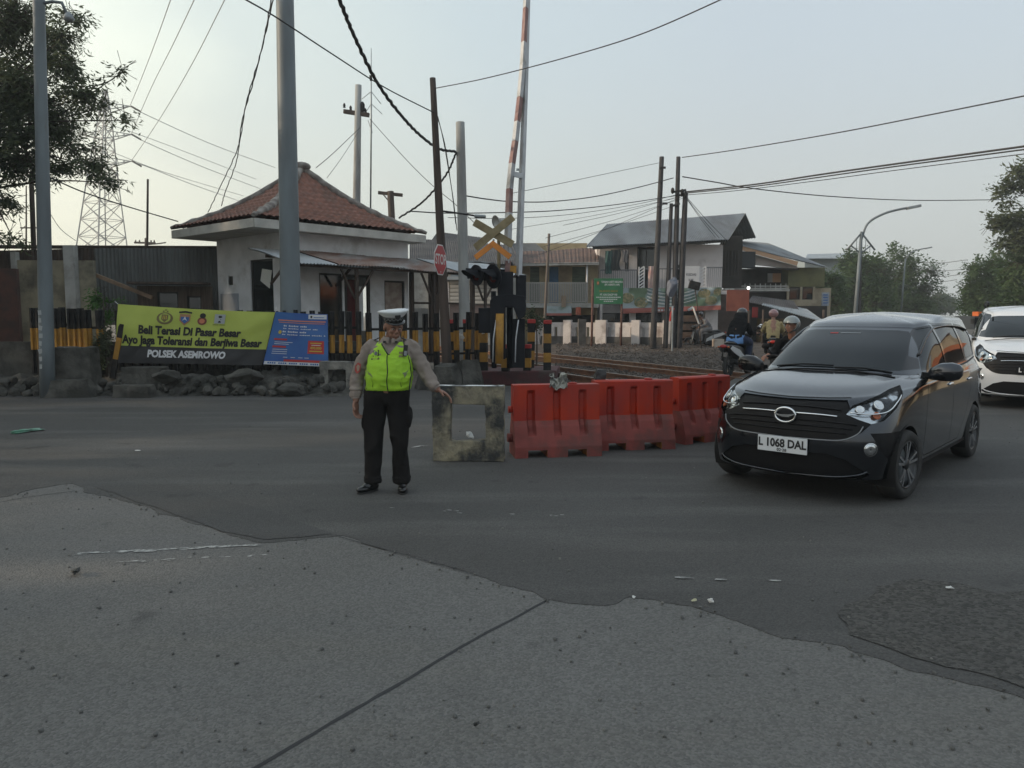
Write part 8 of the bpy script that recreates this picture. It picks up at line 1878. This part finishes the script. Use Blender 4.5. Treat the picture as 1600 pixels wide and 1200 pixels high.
def rider(label, loc, yaw, m_top, m_leg, m_helm, head_yaw=0.0, visor=True, lean=.06, veil=None, under=None, glove=False, helm_s=1.0, feet=.34, turn=0.0):
    t = thing("person", label, "person", loc, yaw, None); t.scale = (.94,) * 3; b = MB()
    HRr = Matrix.Rotation(R(90) + head_yaw, 3, 'Z'); hc = Vector((.10 + lean, 0, 1.50))
    head_shape(b, hc, HRr); b.tube([(.03 + lean, 0, 1.30), (.08 + lean, 0, 1.43)], [.06, .055], 12)
    b.tube([(-.22, 0, .90), (-.14, 0, 1.1), (-.02 + lean * .5, 0, 1.3)], [.13, .13, .11], 14)
    arms, lg = [], []
    for s in (-1, 1):
        a = [(.0 + lean * .5, s * .17, 1.28), (.06, s * .24, 1.10), (.20, s * .25, 1.04), (.34, s * .31, 1.045)]; arms.append(a); b.tube(crom(a, 3), [.05, .05, .048, .045, .042, .04, .037, .033, .03, .028], 10)
        global PN
        PN = (0, 0, -1); hand(b, a[-1], (.5, s * .35, -.25), None, (0, -s, 0), 1.1)
        l = [(-.22, s * .10, .90), (.02, s * .17, .87), (.24, s * .18, .80), (.22, s * .16, .58), (.22, s * .15, feet + .06)]; lg.append(l); b.tube(crom(l, 3), [.09, .088, .084, .08, .075, .07, .062, .056, .05, .046, .042, .04, .038], 10)
    link_mesh("body", fuse(b, .008, 2), M_skin, t); eyes(t, hc, HRr)
    top = MB(); top.rings([sec((-.22, 0, .84), .15, .17, right=(1, 0, .2), fwd=(0, -1, 0)), sec((-.20, 0, .96), .145, .18, right=(1, 0, .2)), sec((-.13, 0, 1.12), .14, .19, right=(1, 0, .15)), sec((-.04 + lean * .5, 0, 1.27), .12, .19, right=(1, 0, .1)), sec((.0 + lean * .7, 0, 1.35), .08, .11)])
    for a in arms: top.tube(crom(a[:3] + [(.30, a[3][1] * .97, 1.05)], 3), [.075, .073, .07, .067, .064, .06, .056, .052, .048, .045], 12)
    tm_ = fuse(top, .012, 2, wr=.009, wscale=7, seed=len(label)); link_mesh("jacket", tm_, m_top, t)
    if under: m = MB(); m.rings([sec((-.26, 0, .80), .17, .195), sec((-.235, 0, .90), .172, .205), sec((-.20, 0, 1.01), .155, .198)]); link_mesh("shirt_tail", fuse(m, .012, 2, wr=.008, wscale=7), under, t)
    tr_m = MB()
    for l in lg: tr_m.tube(crom(l, 3), [.115, .112, .108, .103, .098, .092, .086, .08, .076, .073, .072, .072, .074], 12)
    tr_m.ball((-.2, 0, .86), (.17, .17, .11)); link_mesh("trousers", fuse(tr_m, .012, 2, wr=.007, wscale=6), m_leg, t)
    for s in (-1, 1):
        m = MB(); m.ball((.27, s * .15, feet + .04), (.13, .045, .04)); m.ball((.21, s * .15, feet + .06), (.06, .045, .055)); m.build("shoe", M_leather, t)
    hs_ = 1.0 * helm_s; hl = MB(); hl.ball(hc + Vector((0, 0, .035)), (.135 * hs_, .125 * hs_, .128 * hs_), HRr, 24, 16)
    he = fuse(hl, .006, 1); bmh = bmesh.new(); bmh.from_mesh(he); inv = HRr.inverted()
    bmesh.ops.delete(bmh, geom=[f for f in bmh.faces if (lambda c: (c.y < -.025 and c.z < .045) or c.z < -.085)(inv @ (f.calc_center_median() - hc))], context='FACES'); bmh.to_mesh(he); bmh.free()
    ho = link_mesh("helmet", he, m_helm, t); sd_ = ho.modifiers.new("s", 'SOLIDIFY'); sd_.thickness = .018
    qh = lambda x, y, z: hc + HRr @ Vector((x, y, z))
    if visor: P = [[qh(math.sin(a) * .138 * hs_, -math.cos(a) * .142 * hs_, z) for z in (.085, .055, .03)] for a in [R(-70 + 140 * k / 12) for k in range(13)]]; MB().grid(P).build("visor", M_gloss, ho)
    MB().tube([qh(.07, -.03, -.06), qh(.045, -.06, -.10), qh(-.045, -.06, -.10), qh(-.07, -.03, -.06)], .006, 5).build("chin_strap", M_ink, ho)
    if veil: m = MB(); m.rings([sec(qh(0, .03, .04), .12, .13), sec((.04, 0, 1.40), .14, .15), sec((-.04, 0, 1.26), .16, .22, right=(1, 0, .2)), sec((-.16, 0, 1.08), .17, .22, right=(1, 0, .2)), sec((-.27, 0, .95), .14, .18, right=(1, 0, .3))]); vmsh = fuse(m, .012, 2, wr=.012, wscale=6); link_mesh("veil", vmsh, veil, t)
    return t
C_blk = mat("black_bike_plastic", (.014, .014, .015), .3, coat=.4); C_wht = mat("white_bike_panel", (.45, .47, .48), .4, coat=.5); C_red = mat("maroon_bike_plastic", (.09, .012, .012), .35, coat=.4)
F_black = mat("black_fabric", (.007, .007, .008), .95, col2=(.013, .013, .014), vs=4, spec=.15); F_blue = mat("light_blue_cotton", (.13, .26, .50), .85, col2=(.10, .21, .42), vs=5); F_denim = mat("navy_fabric", (.012, .02, .05), .9, col2=(.018, .03, .065), vs=5)
F_olive = mat("mustard_shirt", (.34, .27, .13), .85, col2=(.28, .22, .11), vs=4); F_grey = mat("grey_jacket", (.16, .155, .16), .85, col2=(.12, .118, .12), vs=4)
H_blk = mat("black_helmet", (.02, .02, .021), .25, coat=.8); H_pink = mat("dull_rose_helmet", (.28, .15, .15), .2, coat=.8); H_silver = mat("grey_green_helmet", (.20, .22, .22), .25, metal=.3, coat=.8)
RZ = .17
pA = G(1148, 590, RZ); ya = R(52)
scooter("black scooter with white side panels riding over the tracks beside the barrier", (pA.x + .22, pA.y + .5, RZ), ya, C_blk, C_wht)
rider("person in black veil and light blue shirt riding the black and white scooter", (pA.x + .22, pA.y + .5, RZ), ya, F_black, F_denim, H_blk, veil=F_black, under=F_blue)
YB = 20.5; xB = X_at(1208, YB, 1.2)
scooter("dark motorcycle with a round red tail light half hidden by the grey car", (xB, YB, .16), R(72), C_blk, C_red, (.42, .03, .02))
rider("person in mustard shirt and rose helmet riding away behind the grey car", (xB, YB, .16), R(72), F_olive, F_black, H_pink, lean=.0)
YC = 11.3; xC = X_at(1228, YC, 1.4)
scooter("dark scooter almost wholly hidden behind the dark grey car windscreen", (xC + .1, YC, .008), R(-118), C_blk, C_blk)
rider("person in dark jacket and grey-green helmet looking sideways behind the grey car", (xC + .1, YC, .008), R(-118), F_black, F_denim, H_silver, head_yaw=R(-35), visor=False, lean=.02)
YD = 31.0; xD = X_at(1112, YD, 1.0)
scooter("small dark motorcycle with whitish front stopped by the white pillar", (xD - .3, YD, .12), R(190), C_blk, C_wht)
rider("person in grey jacket and dark helmet sitting on a motorcycle by the white pillar", (xD - .3, YD, .12), R(190), F_grey, F_grey, H_blk, lean=.08)
bx_ = thing("crate", "pale cream crate standing behind the grey-jacketed rider", "crate"); wallbox(bx_, 1117, 1131, 530, 552, 30.2, .4, mat("cream_crate", (.42, .38, .33), .8, col2=(.30, .24, .2), vs=3), "box")
# ---------------- the hazy evening air ----------------
hz = MB().box((0, 150, 39), (700, 620, 82)).build("haze", bpy.data.materials.new("haze_air")); hzm = hz.data.materials[0]; hzm.use_nodes = True
hn_ = hzm.node_tree; hn_.nodes.remove(hn_.nodes["Principled BSDF"]); hv_ = hn_.nodes.new("ShaderNodeVolumePrincipled")
hv_.inputs["Color"].default_value = (.93, .96, .95, 1); hv_.inputs["Density"].default_value = .0016; hv_.inputs["Anisotropy"].default_value = .3
hn_.links.new(hv_.outputs[0], hn_.nodes["Material Output"].inputs["Volume"]); hz["kind"] = "stuff"
